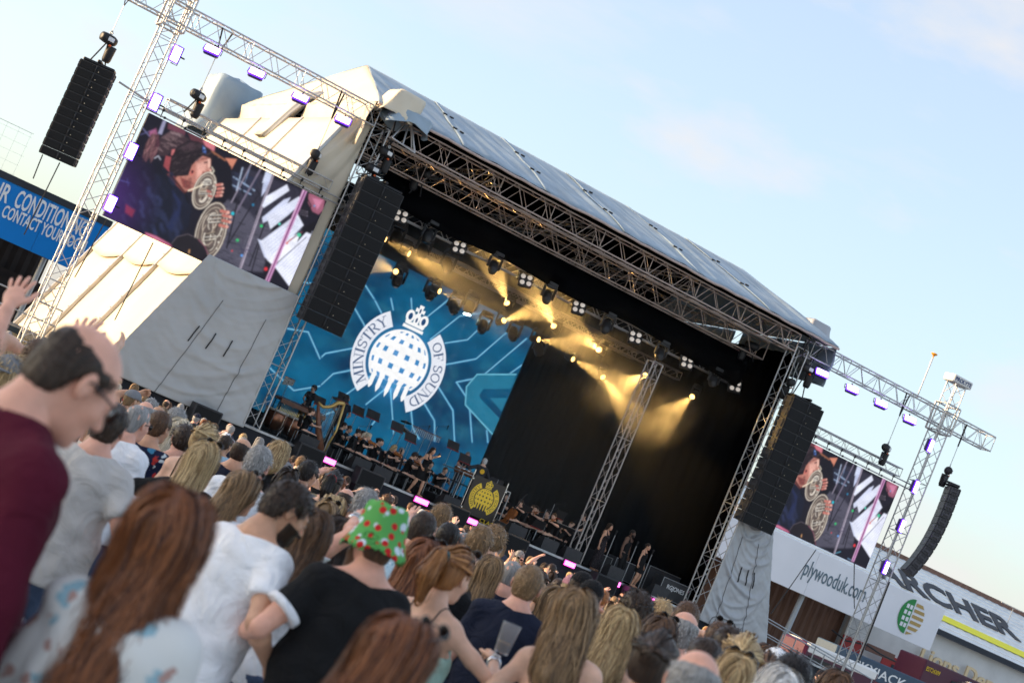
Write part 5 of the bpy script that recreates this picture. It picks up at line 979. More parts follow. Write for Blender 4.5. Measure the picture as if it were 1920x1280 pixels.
# --- end stand with the blue sign
es = thing('end_stand', 'dark covered football stand with a blue sign along its roof edge', 'grandstand', (-16, 30, 0)); B = Vector((-16, 30, 0))
pa, pb = Vector(on(0, 318, YB)), Vector(on(0, 446, YB)); zt, zb = pa.z, pb.z
xs0, xs1 = pa.x - 14, on(215, 408, YB)[0]
n = 7
for i in range(n):
    a, b = xs0 + (xs1 - xs0) * i / n, xs0 + (xs1 - xs0) * (i + 1) / n
    MB().box(Vector(((a + b) / 2, YB, (zt + zb) / 2)) - B, (b - a - .012, .12, zt - zb), bev=.01).build('sign_panel', SIGNB, es)
yy = YB - .075
for txt, a, b, cap in (('CONDITIONING', (24, 386), (156, 445), .80), ('AIR', (-26, 364), (12, 381), .80), ('CONTACT YOUR LOCAL', (1, 405), (160, 476), .56)):
    fit_text('lettering', es, txt, on(*a, yy), on(*b, yy), cap, SIGNW, .01, .018)
MB().box(Vector(((xs0 + xs1) / 2, YB + 4, zt - .15)) - B, (xs1 - xs0, 8.2, .3)).build('roof', ROOFD, es)
for i in range(60):
    pass
m = MB(); k = int((xs1 - xs0) / .5)
m.sheet([[Vector((xs0 + (xs1 - xs0) * i / (2 * k), YB + 8 + .06 * (i % 2), z)) - B for i in range(2 * k + 1)] for z in (0, zt)], 2 * k + 1, 2); solid(m.build('rear_wall', CORR, es), .02)
for i in range(5):
    x = xs0 + (xs1 - xs0) * (i + .5) / 5
    rod('post', es, Vector((x, YB + .6, 0)) - B, Vector((x, YB + .6, zb)) - B, .12, STEEL, 8)
for i in range(8): MB().box(Vector(((xs0 + xs1) / 2, YB + 1 + i * .9, .2 + i * .22)) - B, (xs1 - xs0, .9, .4 + i * .44)).build('terrace_step', CORR, es)
# ball net above it
nt_ = thing('ball_net', 'fine pale safety net above the blue sign', 'net', (-16, 38, zt)); Bn = Vector(nt_.location); m = MB(); mat_n = pm('net cord', (.5, .52, .5), .8)
for i in range(46):
    x = -30 + i * .62; m.tube([Vector((x, 38, zt)) - Bn, Vector((x, 38, zt + 2.9)) - Bn], .005, 3)
for j in range(6): m.tube([Vector((-30, 38, zt + .5 * j + .2)) - Bn, Vector((-2, 38, zt + .5 * j + .2)) - Bn], .005, 3)
stuff(m.build('mesh_cords', mat_n, nt_))
rod('rope', nt_, Vector((-30, 38, zt + 2.9)) - Bn, Vector((-2, 38, zt + 2.9)) - Bn, .014, mat_n, 5)
# --- unseen stand, placed and sized to keep the low sun off the near crowd
ss = thing('shade_stand', 'long covered side stand along the sunny edge of the pitch', 'grandstand', (-58, -22, 0)); B = Vector((-58, -22, 0))
MB().box((0, 0, 10.7), (12, 34, .4)).build('roof', ROOFD, ss)
MB().box((-5.9, 0, 5.25), (.2, 34, 10.5)).build('rear_wall', CONC, ss)
for i in range(10): MB().box((-5 + i * .0, 0, .0 + 4.5 - i * .45), (.8 + i * .9, 34, .4)).build('terrace_step', CONC, ss)
for i in range(4): rod('post', ss, (5, -15 + i * 10, -.4), (5, -15 + i * 10, 10.5), .12, STEEL, 8)
MB().box((6.05, 0, 10.8), (.1, 34, .9)).build('fascia', SIGNB, ss)

# --- stand with white fascia on the far side
fs = thing('roofed_stand', 'covered stand with a wide white lettered fascia behind the far screen', 'grandstand', (44, 30, 0)); B = Vector((44, 30, 0))
q0, q1, q2 = Vector(on(1447, 1086, YB)), Vector(on(1741, 1221, YB)), Vector(on(1772, 1142, YB))
zb, zt, xr = (q0.z + q1.z) / 2, q2.z, (q1.x + q2.x) / 2; xl = 24.0
n = 6
for i in range(n):
    a, b = xl + (xr - xl) * i / n, xl + (xr - xl) * (i + 1) / n
    MB().box(Vector(((a + b) / 2, YB, (zt + zb) / 2)) - B, (b - a - .01, .14, zt - zb), bev=.01).build('fascia_panel', FW, fs)
yy = YB - .085
fit_text('lettering', fs, 'plywooduk.com', on(1504, 1076, yy), on(1618, 1128, yy), .95, pm('sign grey', hexc(92, 112, 124), .5, 0, 0), .01, .004)
# oval emblem: green half with window squares, gold stripes
oc = Vector(on(1708, 1156, yy)); rx_, rz_ = .88, 1.02
GRN = pm('sign green', hexc(20, 130, 60), .5, 0, .05); GLD = pm('sign gold', hexc(176, 146, 84), .5, 0, .05)
seg = [(oc.x - .06 - rx_ * math.sin(t), oc.z + rz_ * math.cos(t)) for t in np.linspace(0, math.pi, 24)]
MB().prism(seg, 0, lambda a, b, k: Vector((a, yy - .004 - .012 * k, b)) - B).build('emblem_half', GRN, fs)
for i in range(4):
    for j in range(2):
        zc = oc.z + .52 - .36 * i; xc_ = oc.x - .24 - .32 * j * (1 - .12 * abs(i - 1.5))
        MB().box(Vector((xc_, yy - .024, zc)) - B, (.20, .01, .24), bev=.003).build('emblem_pane', FW, fs)
for i in range(6):
    z0 = oc.z + rz_ * .84 - i * .34; z1 = z0 - .19
    w = lambda z: rx_ * math.sqrt(max(0, 1 - ((z - oc.z) / rz_) ** 2))
    MB().prism([(oc.x + .06, z0), (oc.x + .06 + w(z0), z0), (oc.x + .06 + w(z1), z1), (oc.x + .06, z1)], 0, lambda a, b, k: Vector((a, yy - .004 - .012 * k, b)) - B).build('emblem_stripe', GLD, fs)
MB().box(Vector(((xl + xr) / 2, YB + 4.2, zt - .25)) - B, (xr - xl, 8.2, .25)).build('roof', ROOFD, fs)
m = MB(); xm = Vector(on(1570, 1190, YB + 6)).x; k = int((xm - xl) / .55)
m.sheet([[Vector((xl + (xm - xl) * i / (2 * k), YB + 6 + .07 * (i % 2), z)) - B for i in range(2 * k + 1)] for z in (0, zt)], 2 * k + 1, 2); solid(m.build('planked_wall', RUST, fs), .02)
MB().box(Vector(((xm + xr) / 2, YB + 5.6, zt * .42)) - B, (xr - xm, .3, zt * .84)).build('white_wall', CONC, fs)
REDP = pm('red painted door', hexc(150, 18, 20), .5, 0, .1)
for (px, py, wd, hh, op) in ((1588, 1235, 1.9, 2.6, 0), (1668, 1268, 2.2, 2.4, 1)):
    q = Vector(on(px, py, YB + 5.4)); d = MB().box(Vector((q.x, YB + 5.40, q.z)) - B, (wd, .08, hh), bev=.02).build('red_door', REDP, fs)
    if op: MB().box(Vector((q.x + .2, YB + 5.35, q.z - .2)) - B, (.9, .04, hh * .8)).build('dark_opening', ROOFD, d)
q = Vector(on(1650, 1222, YB + 5.4)); MB().box(Vector((q.x, YB + 5.38, q.z)) - B, (2.4, .06, .45), bev=.02).build('name_board', pm('brown board', (.16, .07, .05), .6), fs)
q = Vector(on(1470, 1165, YB + .5)); rod('leaning_strut', fs, Vector((q.x + .3, YB + .5, 0)) - B, Vector((q.x + .5, YB + .5, zb)) - B, .16, pm('grey post', (.36, .40, .43), .6), 8)
cab = MB().tube([Vector(on(*p, YB - .1)) - B for p in ((1560, 1180), (1585, 1200), (1625, 1208), (1650, 1225), (1680, 1240), (1692, 1245), (1700, 1280))], .05, 5).build('cable', BLACK, fs, True)
# --- building with the lettered white roof
hb = thing('club_building', 'white-walled building with big dark letters across its pale corrugated roof', 'building', (62, 40, 0)); B = Vector((62, 40, 0))
g0 = Vector(on(1762, 1176, 34)); g1 = Vector(on(1920, 1256, 34)); zg = (g0.z + g1.z) / 2
RUN = 9.0; r0 = Vector(on(1673, 1039, 34 + RUN)); r1 = Vector(on(1920, 1153, 34 + RUN)); zr = (r0.z + r1.z) / 2
xa, xb = 30.0, 76.0
WR = pm('white corrugated roof', (.62, .66, .68), .6, 0, .1, .8, .05, 10)
def rp(x, s, o=0.0):                              # s 0..1 from gutter to ridge
    d = Vector((0, RUN, zr - zg)); nn = Vector((0, -(zr - zg), RUN)).normalized()
    return Vector((x, 34, zg)) + d * s + nn * o - B
for j in range(14):                                # courses of roofing sheet
    s0, s1 = j / 14, (j + 1) / 14 + .004
    k = 120; MB().sheet([[rp(xa + (xb - xa) * i / k, s, .035 * (i % 2) + .03 * (1 - (s - s0) * 14)) for i in range(k + 1)] for s in (s0, s1)], k + 1, 2).build('roof_course', WR, hb)
def onroof(px, py):
    d = Vector(ray(px, py)); P0 = rp(0, 0, .08) + B; nn = Vector((0, -(zr - zg), RUN)).normalized(); C = Vector(CAM)
    return C + d * ((P0 - C).dot(nn) / d.dot(nn))
upv = Vector((0, RUN, zr - zg)).normalized()
b0, b1 = onroof(1647, 1078), onroof(1924, 1213); b1.y, b1.z = b0.y, b0.z
stem = onroof(1861, 1153) - onroof(1883, 1193)
fit_text('lettering', hb, 'ARCHER', b0, b1, stem.length, pm('sign charcoal', (.022, .026, .034), .6, 0, .1), .03, .03, stem.normalized())
MB().sheet([[rp(xa + (xb - xa) * i / 30, s, .095) for i in range(31)] for s in (.16, .265)], 31, 2).build('yellow_band', pm('sign yellow', hexc(226, 220, 40), .6, 0, .06), hb)
MB().box(Vector(((xa + xb) / 2, 33.9, zg - .12)) - B, (xb - xa, .3, .35)).build('gutter', ROOFD, hb)
MB().box(Vector(((xa + xb) / 2, 34 + RUN, zr + .08)) - B, (xb - xa, .5, .3)).build('ridge_capping', pm('brick ridge', (.2, .11, .08), .8, 0, .3, 5), hb)
MB().box(Vector(((xa + xb) / 2, 34.4 + RUN / 2, zg / 2 - .1)) - B, (xb - xa, RUN, zg - .2)).build('wall', CONC, hb)
fit_text('lettering', hb, 'Lions Den', on(1722, 1236, 34.0), on(1858, 1296, 34.0), .95, pm('gold letters', hexc(214, 190, 150), .5, 0, .05), .06, .02)
an = MB(); q = Vector(on(1900, 1140, 40)) - B; an.tube([q, q + Vector((0, 0, -1.6))], .03, 5).tube([q + Vector((-1.2, 0, .05)), q + Vector((1.0, 0, .05))], .02, 4)
for i in range(6): an.tube([q + Vector((-1 + i * .35, -.3, .05)), q + Vector((-1 + i * .35, .3, .05))], .012, 4)
an.build('aerial', STEEL, hb)
# --- vehicles and yard things at the far right
def crate(name, label, cat, px, py, Y, dims, mat): 
    q = Vector(on(px, py, Y)); T = thing(name, label, cat, (q.x, Y, 0)); return T, q
MAR = pm('maroon panel', hexc(70, 22, 48), .4, 0, .08)
q = Vector(on(1738, 1236, 22)); T = thing('catering_trailer', 'maroon catering trailer with an open serving hatch below the gold lettering', 'trailer', (q.x + 1.6, 22, 0)); zt_ = q.z
MB().box((0, 0, zt_ / 2 + .25), (5.2, 2.2, zt_ - .5), bev=.05).build('body', MAR, T)
MB().box((.9, -1.12, zt_ - 1.1), (2.8, .08, 1.2), bev=.02).build('hatch_opening', ROOFD, T)
MB().box((1.2, -1.5, zt_ - .35), (2.6, .9, .06), Matrix.Rotation(RAD(-14), 3, 'X')).build('hatch_flap', pm('chrome flap', (.6, .6, .62), .25, .9), T)
MB().box((1.1, -1.2, zt_ - 1.0), (1.6, .05, .08)).build('sign_lamp', pm('warm sign lamp', (1, .4, .2), .4, 0, 0, emit=(1, .25, .08), estr=2.5), T)
fit_text('lettering', T, 'EST24309', Vector((q.x - .85, 20.87, zt_ - .55)), Vector((q.x + .15, 20.87, zt_ - .55)), .24, pm('yellow print', hexc(226, 190, 30), .5, 0, 0), .005)
MB().lathe([(.5, 0), (.5, .02), (0, .03)], o=(-1.9, -1.11, 1.0), R=Matrix.Rotation(RAD(90), 3, 'X'), n=20).build('round_emblem', pm('yellow print', hexc(226, 190, 30)), T)
for x in (-1.4, 1.4): MB().lathe([(.3, -.1), (.34, -.06), (.34, .06), (.3, .1)], o=(x, -1.0, .34), R=Matrix.Rotation(RAD(90), 3, 'X'), n=16).build('wheel', RUBBER, T)
q = Vector(on(1640, 1238, 16)); BLG = pm('slate blue panel', hexc(52, 74, 96), .45, 0, .1)
T = thing('equipment_lift', 'slate blue lift unit with white lettering behind the far tower foot', 'machine', (q.x, 16, 0))
MB().box((0, 0, q.z - .45), (6.2, 1.6, .9), bev=.04).build('deck_body', BLG, T); MB().box((0, 0, .55), (5.0, 1.3, .9), bev=.04).build('chassis', ROOFD, T)
fit_text('lettering', T, 'SKYJACK', Vector((q.x - 1.8, 15.18, q.z - .70)), Vector((q.x + 1.6, 15.18, q.z - .70)), .45, SIGNW, .005, .01)
for x in (-1.9, 1.9): MB().lathe([(.3, -.12), (.36, -.07), (.36, .07), (.3, .12)], o=(x, -.7, .36), R=Matrix.Rotation(RAD(90), 3, 'X'), n=16).build('wheel', RUBBER, T)
q = Vector(on(1560, 1222, 14)); T = thing('van', 'maroon and white van half hidden behind the raised hands', 'van', (q.x, 14, 0))
MB().box((0, 0, q.z / 2 + .2), (4.6, 1.9, q.z - .4), bev=.12).build('body', MAR, T); MB().box((0, -.02, q.z - .22), (4.4, 1.92, .5), bev=.1).build('roof', WHITE, T); MB().box((-.6, -.96, q.z - .75), (2.8, .03, .45), bev=.01).build('window', pm('dark glass', (.02, .025, .03), .1), T)
for x in (-1.5, 1.5): MB().lathe([(.28, -.1), (.33, -.06), (.33, .06), (.28, .1)], o=(x, -.92, .33), R=Matrix.Rotation(RAD(90), 3, 'X'), n=16).build('wheel', RUBBER, T)
# railed ramps beside the stage
def ramp(label, p0, p1, nposts, z0, z1):
    p0, p1 = Vector(p0), Vector(p1); T = thing('railed_ramp', label, 'ramp', (p0.x, p0.y, 0), 0, 'railed ramps'); B = T.location
    d = p1 - p0; L = d.length
    R = Vector((d.x, d.y, z1 - z0)).to_track_quat('X', 'Z').to_matrix()
    MB().box(Vector(((p0.x + p1.x) / 2, (p0.y + p1.y) / 2 + .6, (z0 + z1) / 2)) - B, (L, 1.2, .16), R).build('walkway', pm('ramp grating', (.05, .06, .065), .7, .3, .3, 30), T)
    for yy_ in (0, 1.2):
        for hh in (.55, 1.05): rod('rail', T, Vector((p0.x, p0.y + yy_, z0 + hh)) - B, Vector((p1.x, p1.y + yy_, z1 + hh)) - B, .024, STEEL, 7)
        for i in range(nposts + 1):
            t = i / nposts; b = p0 + d * t; z = z0 + (z1 - z0) * t
            rod('post', T, Vector((b.x, b.y + yy_, -.75)) - B, Vector((b.x, b.y + yy_, z + 1.08)) - B, .024, STEEL, 7)
        for i in range(nposts):
            t, t2 = i / nposts, (i + 1) / nposts; b, c = p0 + d * t, p0 + d * t2
            rod('brace', T, Vector((b.x, b.y + yy_, .1)) - B, Vector((c.x, c.y + yy_, z0 + (z1 - z0) * t2)) - B, .018, STEEL, 6)
    return T
ramp('long railed access ramp at the far side of the stage', (20.7, 1.0, 0), (26.8, 1.0, 0), 4, 1.3, .7)
ramp('railed scaffold stair at the near tower foot', (-11.5, 2.2, 0), (-6.2, 2.2, 0), 4, 1.35, 1.35)
# guy ropes
def rope(label, a, b, r=.018):
    a, b = Vector(a), Vector(b); o = MB().tube([a - a, (b - a) * .5 + Vector((0, 0, -.05)), b - a], r, 5).build('guy_rope', BLACK); o.location = a; return tag(o, label, 'rope', 'guy ropes')
q = on(30, 600, -.6); rope('guy rope from the short loudspeaker column down past the blue sign', on(112, 305, -.8), on(45, 440, -.8)); rope('second guy rope from the short loudspeaker column', on(80, 290, -.8), on(62, 335, -.8))
rope('dark tether across the cream side roof, near one', on(287, 455, -.3), on(215, 600, -.3)); rope('dark tether across the cream side roof, outer one', on(200, 410, -.3), on(140, 520, -.3))
rope('dark tether crossing the white fascia', on(1530, 1030, -.3), on(1445, 1150, -.3)); rope('thin tether below the far screen', on(1602, 1055, -.3), on(1602, 1140, -.3))
rope('pair of cables hanging beside the far tower', on(1668, 1090, -.3), on(1610, 1240, -.3), .03)

# ------------------------------------------------------------------ people: implicit bodies, one continuous surface each
def smin(a, b, k):
    h = np.clip(.5 + .5 * (b - a) / k, 0, 1); return b + (a - b) * h - k * h * (1 - h)
def smax(a, b, k): return -smin(-a, -b, k)
def cone(P, a, b, ra, rb, fl=None):
    """rounded cone from a to b; fl: flattening of the y axis"""
    a = np.asarray(a, P.dtype); b = np.asarray(b, P.dtype)
    if fl: g_ = np.array([1, fl, 1], P.dtype); P = P / g_; a = a / g_; b = b / g_
    d = b - a; pa = P - a; h = np.clip(pa @ d / max(d @ d, 1e-9), 0, 1)
    q = pa - h[..., None] * d
    return np.sqrt(np.einsum('...j,...j->...', q, q)) - (ra + (rb - ra) * h)
def ell(P, c, r, R=None):
    q = P - np.asarray(c, P.dtype)
    if R is not None: q = q @ R.astype(P.dtype)
    r = np.asarray(r, P.dtype); a_ = q / r; b_ = a_ / r; k0 = np.sqrt(np.einsum('...j,...j->...', a_, a_)); k1 = np.sqrt(np.einsum('...j,...j->...', b_, b_)) + 1e-9
    return k0 * (k0 - 1) / k1
def polygonise(fn, lo, hi, vox):
    """surface nets: vertices and quads of fn = 0"""
    lo = np.asarray(lo, float); hi = np.asarray(hi, float)
    n = np.maximum(np.ceil((hi - lo) / vox).astype(int) + 1, 4)
    ax = [lo[i] + vox * np.arange(n[i]) for i in range(3)]
    K = 4; nb = -(-n // K) + 1                      # coarse pass finds the blocks near the surface
    ca = [lo[i] + vox * K * np.arange(nb[i]) for i in range(3)]
    Cg = np.stack(np.meshgrid(*ca, indexing='ij'), -1)
    Sc = fn(Cg.reshape(-1, 3).astype(np.float32)).reshape(nb)
    near = np.abs(Sc) < vox * K * 1.25 + .012
    near |= np.pad(Sc[1:] * Sc[:-1] < 0, ((0, 1), (0, 0), (0, 0))) | np.pad(Sc[:, 1:] * Sc[:, :-1] < 0, ((0, 0), (0, 1), (0, 0))) | np.pad(Sc[:, :, 1:] * Sc[:, :, :-1] < 0, ((0, 0), (0, 0), (0, 1)))
    bi = [np.minimum((np.arange(n[i]) + K // 2) // K, nb[i] - 1) for i in range(3)]
    sel = near[np.ix_(*bi)]; S = Sc[np.ix_(*bi)].astype(float)
    w = np.stack(np.nonzero(sel), -1)
    S[sel] = fn((lo + vox * w).astype(np.float32))
    ins = S < 0
    cidx = [(i, j, k) for i in (0, 1) for j in (0, 1) for k in (0, 1)]
    def sub(A, c): return A[c[0]:c[0] + n[0] - 1, c[1]:c[1] + n[1] - 1, c[2]:c[2] + n[2] - 1]
    tot = sum(sub(ins, c).astype(np.int8) for c in cidx); act = (tot > 0) & (tot < 8)
    idx = np.full(n - 1, -1); base = np.stack(np.nonzero(act), -1); idx[act] = np.arange(len(base))
    vals = {c: S[base[:, 0] + c[0], base[:, 1] + c[1], base[:, 2] + c[2]] for c in cidx}
    cnt = np.zeros(len(base)); acc = np.zeros((len(base), 3))
    for c in cidx:
        for axx in range(3):
            if c[axx]: continue
            e = list(c); e[axx] = 1
            s0, s1 = vals[c], vals[tuple(e)]; m = (s0 < 0) != (s1 < 0)
            t = np.where(m, s0 / np.where(m, s0 - s1, 1), 0)
            cnt += m
            for q in range(3): acc[:, q] += m * (c[q] + (t if q == axx else 0))
    V_ = lo + vox * (base + acc / np.maximum(cnt, 1)[:, None])
    F_ = []
    for axx in range(3):
        a, b = [(1, 2), (2, 0), (0, 1)][axx]
        sl0 = [slice(1, n[i] - 1) for i in range(3)]; sl0[axx] = slice(0, n[axx] - 1); sl1 = list(sl0); sl1[axx] = slice(1, n[axx])
        A, Bq = ins[tuple(sl0)], ins[tuple(sl1)]
        for flip, mm in ((False, A & ~Bq), (True, ~A & Bq)):
            w = np.stack(np.nonzero(mm), -1)
            if not len(w): continue
            w = w + np.array([0 if i == axx else 1 for i in range(3)])
            def id_(da, db):
                q = w.copy(); q[:, a] += da; q[:, b] += db; return idx[q[:, 0], q[:, 1], q[:, 2]]
            qd = np.stack([id_(-1, -1), id_(0, -1), id_(0, 0), id_(-1, 0)], -1)
            F_.append(qd[:, ::-1] if flip else qd)
    F_ = np.concatenate(F_) if F_ else np.zeros((0, 4), int)
    F_ = F_[(F_ >= 0).all(1)]
    return V_, F_
def rot(rx=0, ry=0, rz=0):
    return np.array(Euler((rx, ry, rz), 'XYZ').to_matrix())
def join(parts):
    V_, F_, n = [], [], 0
    for v, f in parts:
        V_.append(v); F_.append(f + n); n += len(v)
    return np.concatenate(V_), np.concatenate(F_)

# ---- head (origin between the ears, +y is the face)
def head_sdf(P, fem=0.0, ears=True):
    w = 1 - .05 * fem
    d = ell(P, (0, -.014, .030), (.076 * w, .096, .086))
    d = smin(d, ell(P, (0, .028, -.035), (.060 * w, .066, .085)), .03)
    d = smin(d, ell(P, (0, .046, -.085), (.044 * w - .004 * fem, .044, .034)), .028)
    d = smin(d, ell(P, (0, .083, -.104), (.018, .014, .013)), .018)                # chin
    d = smin(d, cone(P, (-.034, .080, .020), (.034, .080, .020), .012 - .003 * fem, .012 - .003 * fem), .018)  # brow
    for s in (-1, 1):
        d = smin(d, ell(P, (s * .040 * w, .058, -.028), (.024, .028, .024)), .022)  # cheek
        d = smax(d, -ell(P, (s * .031, .108, .002), (.017, .020, .011)), .010)      # eye socket
        d = smin(d, ell(P, (s * .031, .083, .001), (.014, .012, .012)), .004)       # eyeball under lid
        if ears:
            R = rot(0, 0, s * .35)
            e = ell(P, (s * .079 * w, -.012, -.004), (.009, .021, .033), R)
            e = smax(e, -ell(P, (s * .092 * w, -.006, .002), (.012, .012, .019)), .006)
            d = smin(d, e, .007)
    d = smin(d, cone(P, (0, .090, .010), (0, .113 - .006 * fem, -.030), .009, .013 - .002 * fem), .012)   # nose
    for s in (-1, 1): d = smin(d, ell(P, (s * .011, .100, -.035), (.009, .010, .008)), .006)
    d = smin(d, cone(P, (-.017, .090, -.064), (.017, .090, -.064), .006, .006), .008)
    d = smin(d, cone(P, (-.014, .089, -.075), (.014, .089, -.075), .0075, .0075), .008)
    d = smin(d, cone(P, (0, -.028, -.05), (0, -.042, -.19), .055 - .009 * fem, .058 - .010 * fem), .03)
    return d
_HEADS = {}
def head_mesh(fem, vox):
    k = (fem, vox)
    if k not in _HEADS: _HEADS[k] = polygonise(lambda P: head_sdf(P, fem), (-.11, -.13, -.205), (.11, .135, .13), vox)
    return _HEADS[k]
# ---- hand: wrist at origin, fingers along +z, palm towards +y, thumb towards +x
def hand_sdf(P, curl, spread=.1, thumb=.5, point=False):
    d = ell(P, (0, 0, .047), (.041, .0165, .050))
    d = smin(d, ell(P, (.014, .007, .035), (.022, .016, .032)), .012)
    d = smin(d, cone(P, (0, 0, -.05), (0, 0, .015), .027, .026, .8), .02)
    for i, (x, L, r) in enumerate(((.030, .072, .0088), (.010, .080, .0092), (-.011, .075, .0088), (-.030, .060, .0078))):
        c = curl if not (point and i == 0) else .08
        sp = spread * (1.5 - i)
        p = np.array([x, 0, .088 - .006 * abs(i - 1.2)]); a = c * .55
        for seg in (.46, .31, .25):
            dr = np.array([math.sin(sp) * math.cos(a), math.sin(a), math.cos(sp) * math.cos(a)])
            q = p + dr * L * seg; d = smin(d, cone(P, p, q, r, r * .93), .006); p = q; r *= .93; a += c * .85
    p = np.array([.030, .004, .022])
    for j, (L, a) in enumerate(((.040, .75 - .3 * thumb), (.030, .45 - .35 * thumb), (.024, .3 - .3 * thumb))):
        dr = np.array([math.sin(a), .35 * thumb + .12, math.cos(a)]); dr /= np.linalg.norm(dr)
        q = p + dr * L; d = smin(d, cone(P, p, q, .0118 - .001 * j, .0108 - .001 * j), .007); p = q
    return d
_HANDS = {}
def hand_mesh(kind, vox=.0048):
    k = (kind, vox)
    if k not in _HANDS:
        pr = dict(open=(.12, .16, .1), wave=(.32, .13, .3), relaxed=(.62, .05, .6), fist=(1.45, .0, 1.0), grip=(1.0, .03, .7), point=(1.4, 0, 1.0))[kind]
        _HANDS[k] = polygonise(lambda P: hand_sdf(P, *pr, point=kind == 'point'), (-.06, -.035, -.055), (.1, .115, .20), vox)
    return _HANDS[k]

def frame(z, y):
    z = np.asarray(z, float); z = z / np.linalg.norm(z); y = np.asarray(y, float); y = y - z * (y @ z)
    if np.linalg.norm(y) < 1e-4: y = np.array([1., 0, 0]) - z * z[0]
    y /= np.linalg.norm(y); return np.stack([np.cross(y, z), y, z], 1)
def ik(sh, tgt, l1, l2, pole):
    d = tgt - sh; L = np.linalg.norm(d); L2 = min(L, (l1 + l2) * .995); d = d / L; tgt = sh + d * L2
    a = (l1 * l1 - l2 * l2 + L2 * L2) / (2 * L2); h = math.sqrt(max(l1 * l1 - a * a, 1e-6))
    p = np.asarray(pole, float); p = p - d * (p @ d); p /= np.linalg.norm(p) + 1e-9
    return sh + d * a + p * h, tgt

class Fig:
    """one figure: skeleton in metres, feet at the origin, facing +y"""
    def __init__(s, h=1.75, fem=0.0, bulk=1.0, lean=0.0, twist=0.0, side=0.0, head=(0, 0, 0), armL=None, armR=None, sit=None, legs=None, handL='relaxed', handR='relaxed', poleL=None, poleR=None, palmL=None, palmR=None):
        k = h / 1.78; s.k = k; s.fem = fem; s.b = bulk; s.h = h
        s.hipz = (.95 if sit is None else sit) * (k if sit is None else 1)
        s.R = rot(-lean, side, twist); s.pel = np.array([0, 0, s.hipz])
        s.sw = (.168 - .026 * fem) * k * (.8 + .2 * bulk)
        T = lambda p: s.pel + s.R @ (np.asarray(p, float) * k)
        s.T = T
        s.neck = T((0, -.005, .583)); s.sh = {-1: s.pel + s.R @ np.array([-s.sw, -.01, .475 * k]), 1: s.pel + s.R @ np.array([s.sw, -.01, .475 * k])}
        s.HR = s.R @ rot(*head); s.hc = s.neck + s.R @ np.array([0, .02, .02]) * k + s.HR @ np.array([0, .015, .105]) * k
        s.arm = {}
        for sd, tg, pole in ((-1, armL, poleL), (1, armR, poleR)):
            if tg is None: tg = (sd * (.27 + .02 * bulk), .05, -.10)
            t = s.pel + s.R @ (np.asarray(tg, float) * k)
            pole = s.R @ np.asarray(pole if pole is not None else (sd * .5, -.9, -.25), float)
            e, w = ik(s.sh[sd], t, .295 * k, .265 * k, pole); s.arm[sd] = (e, w)
        s.hands = {-1: handL, 1: handR}; s.palm = {-1: palmL, 1: palmR}
        lg = legs or {}
        s.leg = {}
        for sd in (-1, 1):
            hip = s.pel + np.array([sd * .088 * k, 0, -.02])
            ft = np.asarray(lg.get(sd, (sd * .12 * k, .02, .08 * k) if sit is None else (sd * .15, .42, .09)), float)
            kn, an = ik(hip, ft, .44 * k, .43 * k, (sd * .12, 1, .1)); s.leg[sd] = (hip, kn, an)
    def torso(s, P, infl=0.0, loose=0.0):
        q = (((P - s.pel) @ s.R) / s.k).astype(P.dtype); b = s.b; f = s.fem
        hw = .168 + .012 * f
        d = ell(q, (0, -.01, -.01), (hw * b, .122 * b, .14))
        d = smin(d, ell(q, (0, .005, .17), ((.148 - .022 * f + loose * .6) * b, (.105 + loose * .4) * b * b, .17)), .07)
        d = smin(d, ell(q, (0, -.002, .365), ((.172 - .024 * f) * (.5 + .5 * b), .118 * b, .165)), .06)
        if b > 1.08: d = smin(d, ell(q, (0, .05 * b, .1), (.15 * b, .13 * b, .15)), .06)
        if f > .5:
            for sd in (-1, 1): d = smin(d, ell(q, (sd * .072, .088, .33), (.058, .055, .06)), .035)
        w = s.sw / s.k
        d = smin(d, cone(q, (-w * .86, -.012, .475), (w * .86, -.012, .475), .056 * (.6 + .4 * b), .056 * (.6 + .4 * b)), .05)
        for sd in (-1, 1): d = smin(d, cone(q, (0, -.022, .565), (sd * w * .8, -.016, .502), .058 - .014 * f, .040 - .006 * f), .045)
        if loose: d = smin(d, cone(q, (0, 0, .40), (0, 0, -.06), .165 + .02 * loose, .186 + loose * .5, .74), .05)
        return d * s.k - infl
    def body(s, P):
        d = s.torso(P); k = s.k; a = 1 - .22 * s.fem; b = .75 + .25 * s.b
        d = smin(d, cone(P, s.T((0, -.022, .50)), s.T((0, 0.0, .64)), (.058 - .010 * s.fem) * k, (.053 - .009 * s.fem) * k), .035)
        for sd in (-1, 1):
            e, w = s.arm[sd]; sh = s.sh[sd]
            d = smin(d, ell(P, sh, (.062 * a * b * k,) * 3), .04)
            m = sh + (e - sh) * .5
            d = smin(d, cone(P, sh, m, .055 * a * b * k, .050 * a * b * k), .03); d = smin(d, cone(P, m, e, .050 * a * b * k, .040 * a * k), .02)
            m2 = e + (w - e) * .3
            d = smin(d, cone(P, e, m2, .040 * a * k, .044 * a * b * k), .02); d = smin(d, cone(P, m2, w, .044 * a * b * k, .027 * (1 - .1 * s.fem) * k), .02)
        for sd in (-1, 1):
            hip, kn, an = s.leg[sd]; c = b * (1 + .04 * s.fem)
            d = smin(d, cone(P, hip, kn, .088 * c * k, .058 * k), .05)
            m = kn + (an - kn) * .3
            d = smin(d, cone(P, kn, m, .056 * k, .060 * c * k), .02); d = smin(d, cone(P, m, an, .060 * c * k, .038 * k), .02)
            tt = an + np.array([sd * .02, .15, -.045]) * k; d = smin(d, cone(P, an + np.array([0, -.03, -.03]) * k, tt, .042 * k, .034 * k), .03)
        return d
